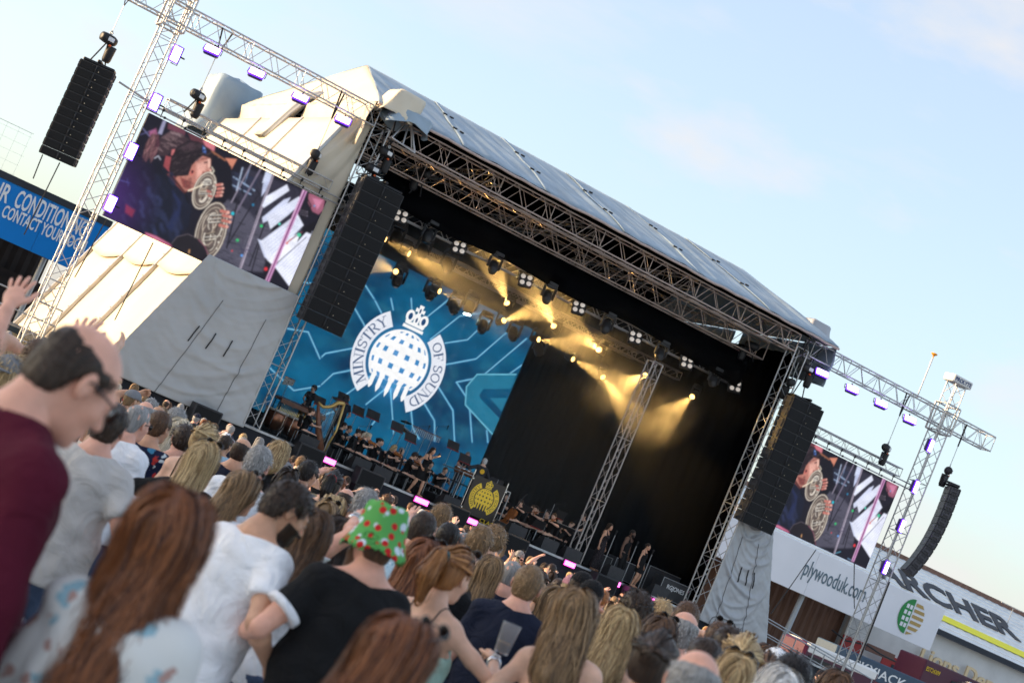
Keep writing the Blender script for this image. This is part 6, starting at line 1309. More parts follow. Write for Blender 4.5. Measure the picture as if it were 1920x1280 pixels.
    def bounds(s, lower=True):
        pts = [s.hc + s.HR @ np.array([0, 0, .1]), *s.sh.values(), s.pel]
        for sd in (-1, 1): pts += [*s.arm[sd], *s.leg[sd]]
        pts = np.array(pts); lo, hi = pts.min(0) - .16, pts.max(0) + .16; lo[2] = max(lo[2], -.02) if lower else s.hipz - .08
        return lo, hi
    def skin(s, vox, lower=True):
        lo, hi = s.bounds(lower); parts = [polygonise(s.body, lo, hi, vox)]
        hv, hf = head_mesh(s.fem, .0055 if vox < .02 else .009); parts.append((s.hc + (hv * s.k) @ s.HR.T, hf))
        for sd in (-1, 1):
            e, w = s.arm[sd]; kd = s.hands[sd]
            if kd is None: continue
            hv, hf = hand_mesh(kd, .0048 if vox < .02 else .007)
            z = w - e; pal = s.palm[sd] if s.palm[sd] is not None else (s.R @ np.array([-sd, .15, 0]))
            Fm = frame(z, pal); v = hv.copy(); f = hf
            if (Fm[:, 0] @ (s.R @ np.array([0, 1, 0]) if abs(z[2]) > .2 else s.R @ np.array([0, 0, 1]))) < 0: v[:, 0] *= -1; f = hf[:, ::-1]
            parts.append((w + (v * s.k * (1 - .08 * s.fem)) @ Fm.T, f))
        return join(parts)
    def top(s, vox, style='tee', seed=0, hem=-.10, sleeve=.62, neck=.535):
        rs = np.random.RandomState(seed); ph = rs.rand(6) * 6.28; k = s.k
        bare = style in ('cami', 'tank')
        def fn(P):
            q = (((P - s.pel) @ s.R) / k).astype(P.dtype)
            loose = {'tee': .022, 'shirt': .030, 'fitted': .0, 'cami': .012, 'tank': .0, 'dress': .0, 'jacket': .05}.get(style, .03)
            infl = {'fitted': .006, 'dress': .006, 'cami': .007, 'tank': .007}.get(style, .011)
            d = s.torso(P, infl, loose)
            if not bare:
                for sd in (-1, 1):
                    e, w = s.arm[sd]; sh = s.sh[sd]; a = 1 - .2 * s.fem; bb = .75 + .25 * s.b
                    d = smin(d, ell(P, sh, (.062 * a * bb * k + .006,) * 3), .035)
                    t = min(sleeve, 1.0); en = sh + (e - sh) * t; ax = (e - sh) / np.linalg.norm(e - sh)
                    c = cone(P, sh, en + ax * .05, .056 * a * bb * k + .008, (.056 * a * bb * k + .016) if sleeve <= 1 else .050 * k + .010)
                    c = smax(c, (P - en) @ ax, .006) if sleeve <= 1 else c
                    d = smin(d, c, .02)
                    if sleeve > 1:
                        en2 = e + (w - e) * min(sleeve - 1, 1.0); ax2 = (w - e) / np.linalg.norm(w - e)
                        c = cone(P, e, en2 + ax2 * .03, .049 * k + .008, .034 * k + .010); c = smax(c, (P - en2) @ ax2, .005); d = smin(d, c, .015)
            wr = np.sin(q[:, 2] * 26 + 5 * q[:, 0] + ph[0] + 2 * np.sin(q[:, 0] * 9 + ph[1])) * np.sin(q[:, 0] * 11 + q[:, 2] * 7 + ph[2])
            fd = np.sin((q[:, 2] - .42) * 30 - np.abs(q[:, 0]) * 34 + ph[5]) * np.clip(np.abs(q[:, 0]) * 8, 0, 1) * np.clip((.45 - q[:, 2]) * 4, 0, 1)
            d = d - (.0055 if style not in ('fitted', 'cami', 'tank') else .0015) * (wr + fd) - .003 * np.sin(q[:, 2] * 55 + q[:, 0] * 23 + ph[3]) * np.sin(q[:, 1] * 30 + ph[4])
            zn = neck + .02 * np.clip(np.abs(q[:, 0]) / .1, 0, 1)
            if style == 'cami': zn = .36 + .09 * np.clip(q[:, 1] / .1, 0, 1) + .03 * np.clip(np.abs(q[:, 0]) / .15, 0, 1)
            if style == 'tank':
                zn = np.where(np.abs(np.abs(q[:, 0]) - .095) < .034, .60, .40 + .02 * (q[:, 1] > 0))
            d = smax(d, (q[:, 2] - zn) * k, .006)
            if bare: d = smax(d, np.minimum(np.abs(q[:, 0]) - (s.sw / k - .03), q[:, 2] - .36) * k, .01)
            d = smax(d, (hem - q[:, 2]) * k, .004)
            return d
        lo, hi = s.bounds(); lo[2] = s.pel[2] + (hem - .45) * k if lo[2] < s.pel[2] + (hem - .45) * k else lo[2]
        if s.R[2, 2] > .9: lo[2] = max(lo[2], s.pel[2] + (hem - .1) * k); hi[2] = min(hi[2], max(s.sh[-1][2], s.sh[1][2], *(s.arm[q][0][2] for q in (-1, 1)), *(s.arm[q][1][2] if sleeve > 1 else 0 for q in (-1, 1))) + .22)
        return polygonise(fn, lo, hi, vox)
    def legwear(s, vox, style='trousers'):
        k = s.k
        def fn(P):
            q = (((P - s.pel) @ s.R) / k).astype(P.dtype); b = .75 + .25 * s.b
            if style in ('skirt', 'gown'):
                zb = {'skirt': -.36, 'gown': -.86}[style]
                d = cone(P, s.pel + np.array([0, 0, .1]), s.pel + np.array([0, .02, zb * k]), .15 * k, (.20 if style == 'skirt' else .27) * k, .8)
                d = smin(d, s.torso(P, .010), .04)
                for sd in (-1, 1): d = smin(d, cone(P, s.leg[sd][0], s.leg[sd][1], .10 * k, .07 * k), .05)
                d = d - .008 * np.sin(np.arctan2(q[:, 1], q[:, 0]) * 9) * np.clip(-q[:, 2] * 2, 0, 1)
                return smax(smax(d, q[:, 2] * k - .12 * k, .01), (zb - q[:, 2]) * k, .006)
            d = ell(P, s.pel + np.array([0, -.01, -.02]) * k, ((.174 + .012 * s.fem) * s.b * k, .128 * s.b * k, .15 * k))
            for sd in (-1, 1):
                hip, kn, an = s.leg[sd]; c = b * (1 + .04 * s.fem)
                d = smin(d, cone(P, hip, kn, .104 * c * k, .078 * k), .05); d = smin(d, cone(P, kn, kn + (an - kn) * .3, .078 * k, .080 * c * k), .02); d = smin(d, cone(P, kn + (an - kn) * .3, an + (an - kn) * .05, .080 * c * k, .062 * k), .02)
            for sd in (-1, 1):
                an = s.leg[sd][2]; d = smin(d, cone(P, an + np.array([0, -.03, -.035]) * k, an + np.array([sd * .02, .16, -.045]) * k, .048 * k, .040 * k), .02)
            d = d - .005 * np.sin(P[:, 2] * 40 + P[:, 0] * 15) * np.sin(P[:, 1] * 22 + P[:, 2] * 9)
            return smax(d, q[:, 2] * k - .01 * k, .01)
        pts = np.array([s.pel, *s.leg[-1], *s.leg[1]]); lo, hi = pts.min(0) - .3, pts.max(0) + .28; lo[2] = max(lo[2], -.01)
        return polygonise(fn, lo, hi, vox)

# ---- hair
HL = (np.array([-.14, -.075, -.045, -.026, .012, .032, .055, .080, .14]), np.array([-.088, -.080, -.066, .012, .006, -.006, .048, .076, .085]))
def hair_base(style, P, L, fem, th):
    """implicit hair volume in head coordinates"""
    w = 1 - .05 * fem
    cap = ell(P, (0, -.014, .030), (.076 * w + th, .096 + th, .086 + th))
    cap = smin(cap, ell(P, (0, -.045, -.03), (.062 + th, .058 + th * .8, .075)), .03)
    if style in ('short', 'bald', 'buzz', 'curly'):
        zl = np.interp(P[:, 1], *HL); d = smax(cap, (zl - P[:, 2]) * .8, .006)
        if style == 'bald':
            d = smax(d, -ell(P, (0, .02, .122), (.125, .14, .080)), .012)
        return d
    zl = np.interp(P[:, 1], HL[0], np.array([-.2, -.2, -.2, -.06, -.04, -.02, .045, .078, .09]) if style not in ('pony', 'bun') else HL[1]); d = smax(cap, (zl - P[:, 2]) * .8, .008)
    if style in ('long', 'wavy'):
        d = smin(d, cone(P, (0, -.045, .0), (0, -.150 - .05 * min(L, .4), -L), .074, .072 - .018 * (style == 'long'), .66), .035)
        for s in (-1, 1):
            d = smin(d, cone(P, (s * .060, -.02, .01), (s * .070, -.115, -L * .9), .026, .028), .03)
    elif style == 'bob':
        d = smin(d, cone(P, (0, -.035, .0), (0, -.055, -.11), .082, .086, .80), .035)
    elif style == 'pony':
        d = smin(d, cone(P, (0, -.100, .066), (0, -.152, .050), .026, .024), .012)
        d = smin(d, cone(P, (0, -.160, .045), (0, -.190, -.05), .030, .036), .012); d = smin(d, cone(P, (0, -.190, -.05), (.01, -.180, -L), .036, .010), .02)
    elif style == 'bun':
        d = smin(d, ell(P, (0, -.115, .04), (.045, .04, .042)), .012)
    return d
def strands(style, base, L, fem, th, n, seed, seg, width, wave=0.0, part=0.0):
    """ribbons lying on the hair volume and falling from the crown"""
    rs = np.random.RandomState(seed)
    short = style in ('short', 'buzz', 'bald', 'curly')
    if short:
        u = rs.rand(n * 3) * 2 * np.pi; z = rs.rand(n * 3) * 1.7 - .7
        r = np.sqrt(np.clip(1 - z * z, 0, 1)); D = np.stack([r * np.cos(u), r * np.sin(u), z], 1)
        p = np.array([0, -.02, .02]) + D * np.array([.08, .1, .09]) * 1.25
        for _ in range(8): p = p - base(p)[:, None] * grad(base, p)
        keep = np.abs(base(p)) < .004
        zl = np.interp(p[:, 1], *HL); keep &= p[:, 2] > zl + .002
        if style == 'bald': keep &= (p[:, 2] < .052) & (p[:, 1] < .05)
        p = p[keep][:n]
    else:
        t = rs.rand(n); sd = np.where(rs.rand(n) < .5, -1, 1)
        p = np.stack([part + sd * .004 + .01 * rs.randn(n), .085 - .17 * t, np.full(n, .12)], 1)
        more = rs.rand(n) < .45
        ang = rs.rand(n) * 2 * np.pi
        p[more] = np.stack([.085 * np.cos(ang), -.02 + .09 * np.sin(ang) * .9, .03 + .06 * rs.rand(n)], 1)[more]
        for _ in range(8): p = p - base(p)[:, None] * grad(base, p)
    n = len(p)
    ln = (L + .17) * (.62 + .50 * rs.rand(n)) if not short else L * (.6 + .8 * rs.rand(n))
    ph = np.arctan2(p[:, 0], p[:, 1]) * 5 + rs.randn(n) * .7; fr = 26 + 10 * rs.rand(n) + 4 * np.sin(ph); lift = .002 + .007 * rs.rand(n) + (rs.rand(n) < .10) * .018 * rs.rand(n)
    drift = (.10 if style not in ('pony', 'bun') else .012) * rs.randn(n)
    if style == 'bun': ln = .05 + .09 * rs.rand(n)
    path = [p.copy()]
    dirw = np.array([0, -.1, -1.0])
    crown = np.array([.0, -.05, .125])
    for i in range(seg):
        g = grad(base, p)
        if short:
            d = p - crown; d = d - (d * g).sum(1)[:, None] * g; d /= np.linalg.norm(d, axis=1)[:, None] + 1e-6
            d = d * (.75 if style != 'curly' else .2) + g * (.45 if style != 'buzz' else .2) + .35 * rs.randn(n, 3) * (1.0 if style != 'curly' else 2.2)
            d /= np.linalg.norm(d, axis=1)[:, None] + 1e-6
            p = p + d * (ln / seg)[:, None]
        else:
            d = np.tile(dirw, (n, 1)); 
            if style in ('pony', 'bun'):
                tail = (p[:, 1] < -.136) & (style == 'pony'); d = np.where(tail[:, None], dirw, np.array([0, -.148, .055]) - p); d /= np.linalg.norm(d, axis=1)[:, None] + 1e-6
            else:
                side = np.sign(p[:, 0] + 1e-5) * np.clip((p[:, 2] - .02) * 12, 0, 1); d[:, 0] += side * .9; d[:, 1] += -.4 * np.clip((p[:, 2]) * 10, 0, 1)
            d = d - (d * g).sum(1)[:, None] * g * .9; d /= np.linalg.norm(d, axis=1)[:, None] + 1e-6
            d[:, 0] += drift; p = p + d * (ln / seg)[:, None]
            v = base(p); p = p - np.where(np.abs(v) < .06, v - lift, 0)[:, None] * grad(base, p) * .8
        q = p
        if wave > 0:
            a = wave * np.clip(i / seg * 1.6, 0, 1); s_ = i / seg * ln
            q = p + np.stack([a * np.sin(fr * s_ + ph), a * .6 * np.cos(fr * s_ * .9 + ph), 0 * s_], 1)
        path.append(q.copy())
    K = np.stack(path, 1)                                   # n, seg+1, 3
    T_ = np.gradient(K, axis=1); g = grad(base, K.reshape(-1, 3)).reshape(K.shape)
    B_ = np.cross(T_, g); B_ /= np.linalg.norm(B_, axis=2)[..., None] + 1e-9
    wd = width * (.6 + .8 * rs.rand(n))[:, None] * np.linspace(1, .25, seg + 1)[None, :]
    tw = .35 * rs.randn(n)[:, None, None]; B_ = B_ + tw * g                        # flat ribbons, each a little twisted
    V_ = np.stack([K - B_ * wd[..., None] / 2, K + B_ * wd[..., None] / 2], 2).reshape(-1, 3); m = seg + 1
    i0 = (np.arange(n)[:, None] * m + np.arange(seg)[None, :]).ravel() * 2
    F_ = np.stack([i0, i0 + 1, i0 + 3, i0 + 2], 1)
    sh = np.repeat(rs.rand(n), m * 2)
    return V_, F_, sh
def grad(f, p, e=.002):
    g = np.stack([f(p + np.array(d) * e) - f(p - np.array(d) * e) for d in ((1, 0, 0), (0, 1, 0), (0, 0, 1))], 1)
    return g / (np.linalg.norm(g, axis=1)[:, None] + 1e-9)
_HAIR = {}
def hair_mesh(style, L=.02, fem=0.0, th=.010, n=300, seed=0, seg=10, width=.007, wave=0.0, vox=.010, part=0.0):
    key = (style, L, fem, th, n, seed, seg, width, wave, vox, part)
    if key in _HAIR: return _HAIR[key]
    base = lambda P: hair_base(style, P, L, fem, th)
    ex = L + .06 if style in ('long', 'wavy', 'pony', 'bob') else .02
    v, f = polygonise(base, (-.16, -.26, -.12 - ex), (.16, .14, .16), vox)
    if len(v):
        ns = np.sin(v[:, 0] * 70 + seed) * np.sin(v[:, 1] * 60 + v[:, 2] * 8 + seed * 2) + .6 * np.sin(v[:, 0] * 160 + v[:, 1] * 150)
        lk = np.sin(np.arctan2(v[:, 0], v[:, 1] + .03) * 13 + 9 * v[:, 2] + 2 * np.sin(v[:, 2] * 14 + seed)) if style in ('long', 'wavy', 'bob') else 0 * ns
        v = v + grad(base, v) * (ns * (.0022 if style not in ('curly', 'wavy') else .004) + lk * .0028)[:, None]
    sh = np.full(len(v), .35)
    if n:
        sv, sf, ss = strands(style, base, L, fem, th, n, seed, seg, width, wave, part)
        V_, F_ = join([(v, f), (sv, sf)]); sh = np.concatenate([sh, ss])
    else: V_, F_ = v, f
    _HAIR[key] = (V_, F_, sh); return _HAIR[key]
def hair_mat(name, c1, c2, rough=.42):
    if name in MATS: return MATS[name]
    m = bpy.data.materials.new(name); m.use_nodes = True; t = m.node_tree; b = t.nodes['Principled BSDF']
    a = t.nodes.new('ShaderNodeAttribute'); a.attribute_name = 'strand'
    rp = t.nodes.new('ShaderNodeValToRGB'); rp.color_ramp.elements[0].color = (*c1, 1); rp.color_ramp.elements[1].color = (*c2, 1)
    tcn = t.nodes.new('ShaderNodeTexCoord'); mp = t.nodes.new('ShaderNodeMapping'); mp.inputs['Scale'].default_value = (90, 90, 9)
    nz = t.nodes.new('ShaderNodeTexNoise'); nz.inputs['Scale'].default_value = 1.0; nz.inputs['Detail'].default_value = 3
    t.links.new(tcn.outputs['Object'], mp.inputs['Vector']); t.links.new(mp.outputs['Vector'], nz.inputs['Vector'])
    mx = t.nodes.new('ShaderNodeMath'); mx.operation = 'MULTIPLY_ADD'; mx.inputs[1].default_value = .9
    sb = t.nodes.new('ShaderNodeMath'); sb.operation = 'SUBTRACT'; sb.inputs[1].default_value = .45
    t.links.new(nz.outputs['Fac'], mx.inputs[0]); t.links.new(a.outputs['Fac'], sb.inputs[0]); t.links.new(sb.outputs[0], mx.inputs[2]); t.links.new(mx.outputs[0], rp.inputs['Fac'])
    t.links.new(rp.outputs['Color'], b.inputs['Base Color']); b.inputs['Roughness'].default_value = rough; b.inputs['Specular IOR Level'].default_value = .35
    bp = t.nodes.new('ShaderNodeBump'); bp.inputs['Strength'].default_value = .5; bp.inputs['Distance'].default_value = .004
    t.links.new(nz.outputs['Fac'], bp.inputs['Height']); t.links.new(bp.outputs['Normal'], b.inputs['Normal'])
    MATS[name] = m; return m
HAIRC = {'black': ((.004, .003, .003), (.034, .024, .019)), 'dark': ((.008, .005, .003), (.080, .044, .026)), 'brown': ((.022, .010, .005), (.21, .105, .05)), 'auburn': ((.040, .010, .004), (.36, .125, .044)),
         'ginger': ((.12, .038, .010), (.58, .26, .085)), 'light': ((.060, .032, .014), (.44, .27, .13)), 'blonde': ((.17, .095, .036), (.80, .58, .30)), 'pale': ((.34, .27, .18), (.88, .78, .60)), 'grey': ((.09, .085, .08), (.56, .54, .52)), 'white': ((.42, .40, .38), (.88, .86, .83))}
def HM(c): return hair_mat('hair ' + c, *HAIRC[c])
def skin_mat(name, col):
    m = pm('skin ' + name, col, .46, 0, .16, 16, .14, 140, spec=.4)
    b = m.node_tree.nodes['Principled BSDF']; b.inputs['Subsurface Weight'].default_value = .08; b.inputs['Subsurface Radius'].default_value = (.012, .005, .003); b.inputs['Subsurface Scale'].default_value = 1.0
    return m
SKIN = {k: skin_mat(k, c) for k, c in dict(fair=(.72, .43, .30), pink=(.74, .38, .27), tan=(.60, .32, .20), olive=(.50, .27, .165), deep=(.15, .075, .045)).items()}
def cloth(name, col, rough=.85, bump=.25, var=.10):
    """woven cloth: fine weave plus creases"""
    m = pm('cloth ' + name, col, rough, 0, var, 14, bump, 220, spec=.2); t = m.node_tree; b = t.nodes['Principled BSDF']
    nz = t.nodes.new('ShaderNodeTexNoise'); nz.inputs['Scale'].default_value = 5.5; nz.inputs['Detail'].default_value = 3; nz.inputs['Distortion'].default_value = 2.2
    tcn = next(n for n in t.nodes if n.type == 'TEX_COORD'); t.links.new(tcn.outputs['Object'], nz.inputs['Vector'])
    bp = t.nodes.new('ShaderNodeBump'); bp.inputs['Strength'].default_value = .55; bp.inputs['Distance'].default_value = .05
    prev = b.inputs['Normal'].links[0].from_socket; t.links.new(nz.outputs['Fac'], bp.inputs['Height']); t.links.new(prev, bp.inputs['Normal']); t.links.new(bp.outputs['Normal'], b.inputs['Normal'])
    return m
CL = {k: cloth(k, c) for k, c in dict(white=(.87, .87, .89), offwhite=(.74, .72, .67), cream=(.60, .55, .46), black=(.010, .010, .011), navy=(.012, .016, .034), burgundy=(.085, .006, .020), grey=(.22, .22, .23), beige=(.54, .51, .48), sage=(.24, .30, .26), teal=(.02, .13, .15),
      sky=(.30, .46, .60), blue=(.03, .12, .42), red=(.36, .03, .03), pink=(.58, .26, .30), green=(.05, .30, .12), olive=(.11, .11, .05), denim=(.06, .09, .16), charcoal=(.035, .035, .04), rose=(.5, .12, .2), khaki=(.3, .24, .15), mint=(.36, .55, .47)).items()}
def pattern(name, base, cols, scale, thr=.5, kind='floral'):
    """printed cloth: scattered blotches or dots of other colours"""
    if name in MATS: return MATS[name]
    m = bpy.data.materials.new(name); m.use_nodes = True; t = m.node_tree; b = t.nodes['Principled BSDF']; b.inputs['Roughness'].default_value = .8; b.inputs['Specular IOR Level'].default_value = .2
    tcn = t.nodes.new('ShaderNodeTexCoord'); prev = None
    for i, c in enumerate(cols):
        mp = t.nodes.new('ShaderNodeMapping'); mp.inputs['Location'].default_value = (i * 3.7, i * 1.9, i * 5.1); t.links.new(tcn.outputs['Object'], mp.inputs['Vector'])
        vo = t.nodes.new('ShaderNodeTexVoronoi'); vo.inputs['Scale'].default_value = scale * (1 + .25 * i)
        nz = t.nodes.new('ShaderNodeTexNoise'); nz.inputs['Scale'].default_value = scale * 2.2; nz.inputs['Detail'].default_value = 2
        t.links.new(mp.outputs['Vector'], nz.inputs['Vector'])
        vm = t.nodes.new('ShaderNodeMix'); vm.data_type = 'VECTOR'; vm.inputs['Factor'].default_value = .0 if kind == 'dots' else .06
        t.links.new(mp.outputs['Vector'], vm.inputs['A']); t.links.new(nz.outputs['Color'], vm.inputs['B']); t.links.new(vm.outputs['Result'], vo.inputs['Vector'])
        rp = t.nodes.new('ShaderNodeValToRGB'); rp.color_ramp.elements[0].position = thr * .8; rp.color_ramp.elements[0].color = (1, 1, 1, 1); rp.color_ramp.elements[1].position = thr * .8 + .06; rp.color_ramp.elements[1].color = (0, 0, 0, 1)
        t.links.new(vo.outputs['Distance'], rp.inputs['Fac'])
        mx = t.nodes.new('ShaderNodeMix'); mx.data_type = 'RGBA'; mx.inputs['B'].default_value = (*c, 1)
        if prev is None: mx.inputs['A'].default_value = (*base, 1)
        else: t.links.new(prev, mx.inputs['A'])
        t.links.new(rp.outputs['Color'], mx.inputs['Factor']); prev = mx.outputs['Result']
    t.links.new(prev, b.inputs['Base Color']); MATS[name] = m; return m
def arr_mesh(name, v, f, mat, sh=None):
    me = mesh_np(name, v, f, mat, True)
    if sh is not None:
        a = me.attributes.new('strand', 'FLOAT', 'POINT')
        if len(me.vertices) == len(sh): a.data.foreach_set('value', np.asarray(sh, np.float32))
    return me
DARKG = pm('dark glasses', (.008, .008, .009), .15, 0, 0, spec=.6)
def glasses_mesh(up=False):
    m = MB(); z = .004
    for s in (-1, 1):
        m.lathe([(.019, -.003), (.023, 0), (.019, .003)], o=(s * .034, .108, z), n=12, R=Matrix.Rotation(RAD(90), 3, 'X'))
        m.tube([(s * .058, .104, z + .006), (s * .078, .07, z + .006), (s * .083, -.005, z + .008), (s * .080, -.03, z - .012)], .003, 5)
    m.tube([(-.012, .112, z + .004), (.012, .112, z + .004)], .003, 5)
    return m
def person(label, x, y, z=0.0, yaw=0.0, fig=None, skin='fair', hair=None, top=None, bottom=None, vox=.016, group=None, extras=(), lower=True, name='person', shoes=True):
    """yaw 0 faces the stage (+y); hair=(style, colour, dict); top=(style, material, dict); bottom=(style, material)"""
    fg = fig or Fig(); T = thing(name, label, 'person', (x, y, z), yaw, group)
    v, f = fg.skin(vox, lower); put('body', arr_mesh('body', v, f, SKIN[skin]), T)
    Mh = Matrix.Translation(tuple(fg.hc)) @ Matrix([list(r) + [0] for r in fg.HR] + [[0, 0, 0, 1]]) @ Matrix.Scale(fg.k, 4)
    T['_'] = 0; del T['_']
    if hair:
        st, colr, kw = hair; kw = dict(kw); kw.setdefault('fem', fg.fem)
        v, f, sh = hair_mesh(st, **kw)
        if len(v): put('hair', arr_mesh('hair', v, f, HM(colr), sh), T, mw=Mh)
    if top:
        st, mat, kw = top; v, f = fg.top(vox * .9, st, **kw); put('dress' if st == 'dress' else 'jacket' if st == 'jacket' else 'top' if st in ('cami', 'tank') else 'shirt', arr_mesh('shirt', v, f, mat), T)
    if bottom:
        st, mat = bottom; v, f = fg.legwear(max(vox, .018), st); put('skirt' if st in ('skirt', 'gown') else 'trousers', arr_mesh('trousers', v, f, mat), T)
    for ex in extras: ex(T, fg, Mh)
    return T, fg
def ex_glasses(on_head=False):
    def fn(T, fg, Mh):
        M = Mh @ (Matrix.Translation((0, -.022, .082)) @ Matrix.Rotation(RAD(28), 4, 'X') if on_head else Matrix.Identity(4))
        put('sunglasses', glasses_mesh().mesh('sunglasses', DARKG, True), T, mw=M)
    return fn
def ex_beard(col='dark', th=.006):
    def fn(T, fg, Mh):
        def b(P):
            d = head_sdf(P, 0, False) - th; d = smax(d, P[:, 2] + .035 + .5 * np.clip(.04 - P[:, 1], 0, .1) - .55 * np.clip(.045 - P[:, 1], 0, .05), .005)
            d = smax(d, -(P[:, 1] - .012), .006); d = smax(d, -P[:, 2] - .125, .008)
            return smax(d, -ell(P, (0, .1, -.069), (.02, .03, .009)), .003)
        v, f = polygonise(b, (-.1, -.02, -.15), (.1, .14, 0), .006); put('beard', arr_mesh('beard', v, f, HM(col), np.full(len(v), .35)), T, mw=Mh)
    return fn
def ex_eyes():
    def fn(T, fg, Mh):
        for s in (-1, 1):
            e = MB().lathe([(.0, -.010), (.008, -.006), (.010, 0), (.008, .006), (0, .010)], o=(s * .031, .0875, .002), n=10)
            put('eye', e.mesh('eye', pm('eye white', (.7, .68, .66), .2, 0, 0), True), T, mw=Mh)
            put('iris', MB().lathe([(.005, 0), (.004, .002), (0, .0025)], o=(s * .031, .0975, .002), n=8, R=Matrix.Rotation(RAD(-90), 3, 'X')).mesh('iris', pm('iris', (.03, .02, .012), .1, 0, 0), True), T, mw=Mh)
            put('eyebrow', MB().tube([(s * .016, .094, .019), (s * .032, .093, .025), (s * .048, .083, .020)], [.003, .004, .002], 5).mesh('eyebrow', HM('dark'), True), T, mw=Mh)
        put('lips', MB().tube([(-.020, .093, -.069), (-.008, .099, -.066), (.008, .099, -.066), (.020, .093, -.069)], [.003, .005, .005, .003], 6).mesh('lips', pm('lips', (.42, .13, .11), .4, 0, 0), True), T, mw=Mh)
    return fn
def ex_cap(mat, peak=True, back=False):
    def fn(T, fg, Mh):
        def c(P):
            d = ell(P, (0, -.014, .038), (.086, .106, .088)); d = smax(d, .032 - P[:, 2], .005)
            if peak:
                s = -1 if back else 1; b = ell(P, (0, s * .10, .036 - .012), (.066, .085, .008)); d = smin(d, b, .008)
            return d
        v, f = polygonise(c, (-.11, -.21, -.0), (.11, .21, .14), .006); cp = put('cap', arr_mesh('cap', v, f, mat), T, mw=Mh)
    return fn
def ex_strap(side, mat=None, w=.006):
    """shoulder strap following the body surface"""
    def fn(T, fg, Mh):
        pts = []
        for a in np.linspace(-.35, math.pi + .15, 18):
            o = fg.pel + fg.R @ (np.array([side * (.085 + .02 * math.cos(a)), .0, .42]) * fg.k); d = fg.R @ np.array([0, math.cos(a), math.sin(a)])
            t = .3
            for _ in range(30):
                p = o + d * t; dd = float(fg.body(p[None])[0])
                if dd < .004: break
                t -= dd * .9
            pts.append(o + d * t)
        put('strap', MB().tube([tuple(p) for p in pts], w, 5).mesh('strap', mat or CL['white'], True), T)
    return fn
def ex_watch(side, mat=CHROME):
    def fn(T, fg, Mh):
        e, w = fg.arm[side]; p = e + (w - e) * .9; R = Vector(w - e).to_track_quat('Z', 'Y').to_matrix()
        wt = put('watch', MB().lathe([(.030, -.014), (.034, -.012), (.034, .012), (.030, .014)], n=16, R=R).mesh('watch', mat, True), T, p)
        put('watch_face', MB().lathe([(.019, 0), (.019, .008), (.015, .010)], o=(0, 0, .033), n=14).mesh('watch_face', pm('watch dial', (.7, .7, .72), .2, .4)), wt, mw=Matrix.Identity(4) if True else None)
    return fn

# ------------------------------------------------------------------ the audience
RP = dict(L=.018, n=520, seg=3, width=.005, th=.009)                                 # ordinary short hair
def short(c, **k): d = dict(RP); d.update(k); return ('short', c, d)
def longh(c, L=.36, wave=0.0, n=420, **k): d = dict(L=L, n=int(n * 2.2), seg=13, width=.0046, wave=wave, th=.014); d.update(k); return ('wavy' if wave else 'long', c, d)
PLACED = []
HSC = {150: 1.28, 312: 1.34, 738: 1.40, 541: 1.10, 706: 1.18, 204: 1.12}
def H(label, px, py, d, rv=0.0, fem=0, bulk=1.0, pitch=0.0, hyaw=0.0, hroll=0.0, skin='fair', hair=None, top=None, bottom='denim', vox=.015, extras=(), h=None, arms={}, lean=0.0, side=0.0, seed=0):
    """rv: how far the person is turned from the view direction, + to the right; the head centre sits at photo px, py at depth d"""
    d = d * HSC.get(px, 1.14 if d < 12.5 else 1.06)
    P = at(px, py, d); gz = ground_z(P[0], P[1]); hh = h or float(np.clip(P[2] - gz + .118, 1.45, 2.0))
    yaw = -YAW - RAD(rv)
    fg = Fig(hh, float(fem), bulk, lean=RAD(lean), side=RAD(side), head=(RAD(-pitch), RAD(hroll), RAD(-hyaw)), **arms)
    c, s_ = math.cos(yaw), math.sin(yaw); ox, oy = fg.hc[0] * c - fg.hc[1] * s_, fg.hc[0] * s_ + fg.hc[1] * c
    T, fg = person(label, P[0] - ox, P[1] - oy, gz, yaw, fg, skin, hair, top, ('trousers', CL[bottom]), vox, 'audience', extras, False)
    PLACED.append((P[0] - ox, P[1] - oy)); return T, fg
def tee(m, **k): return ('tee', CL[m] if isinstance(m, str) else m, k)
FLOR = pattern('white floral print', (.72, .71, .68), [(.30, .48, .55), (.48, .30, .26)], 11, .26)
HAW = pattern('navy tropical print', (.008, .012, .04), [(.40, .03, .025), (.05, .20, .34), (.55, .60, .62)], 9, .30)
REDP2 = pattern('red spotted print', (.42, .03, .07), [(.7, .5, .5)], 30, .22, 'dots')
BLUP = pattern('pale blue speckled print', (.42, .58, .68), [(.72, .76, .78), (.16, .36, .5)], 38, .30)
TROP = pattern('green leaf print', (.72, .72, .68), [(.01, .20, .07), (.02, .30, .10)], 8, .36)
DELF = pattern('white and blue flower print', (.70, .71, .74), [(.18, .28, .58)], 16, .26)
BUCK = pattern('strawberry print', (.10, .36, .09), [(.62, .70, .76), (.52, .02, .02)], 17, .36, 'dots')
LEOP = pattern('dark blossom print', (.02, .03, .09), [(.25, .3, .45)], 20, .25)

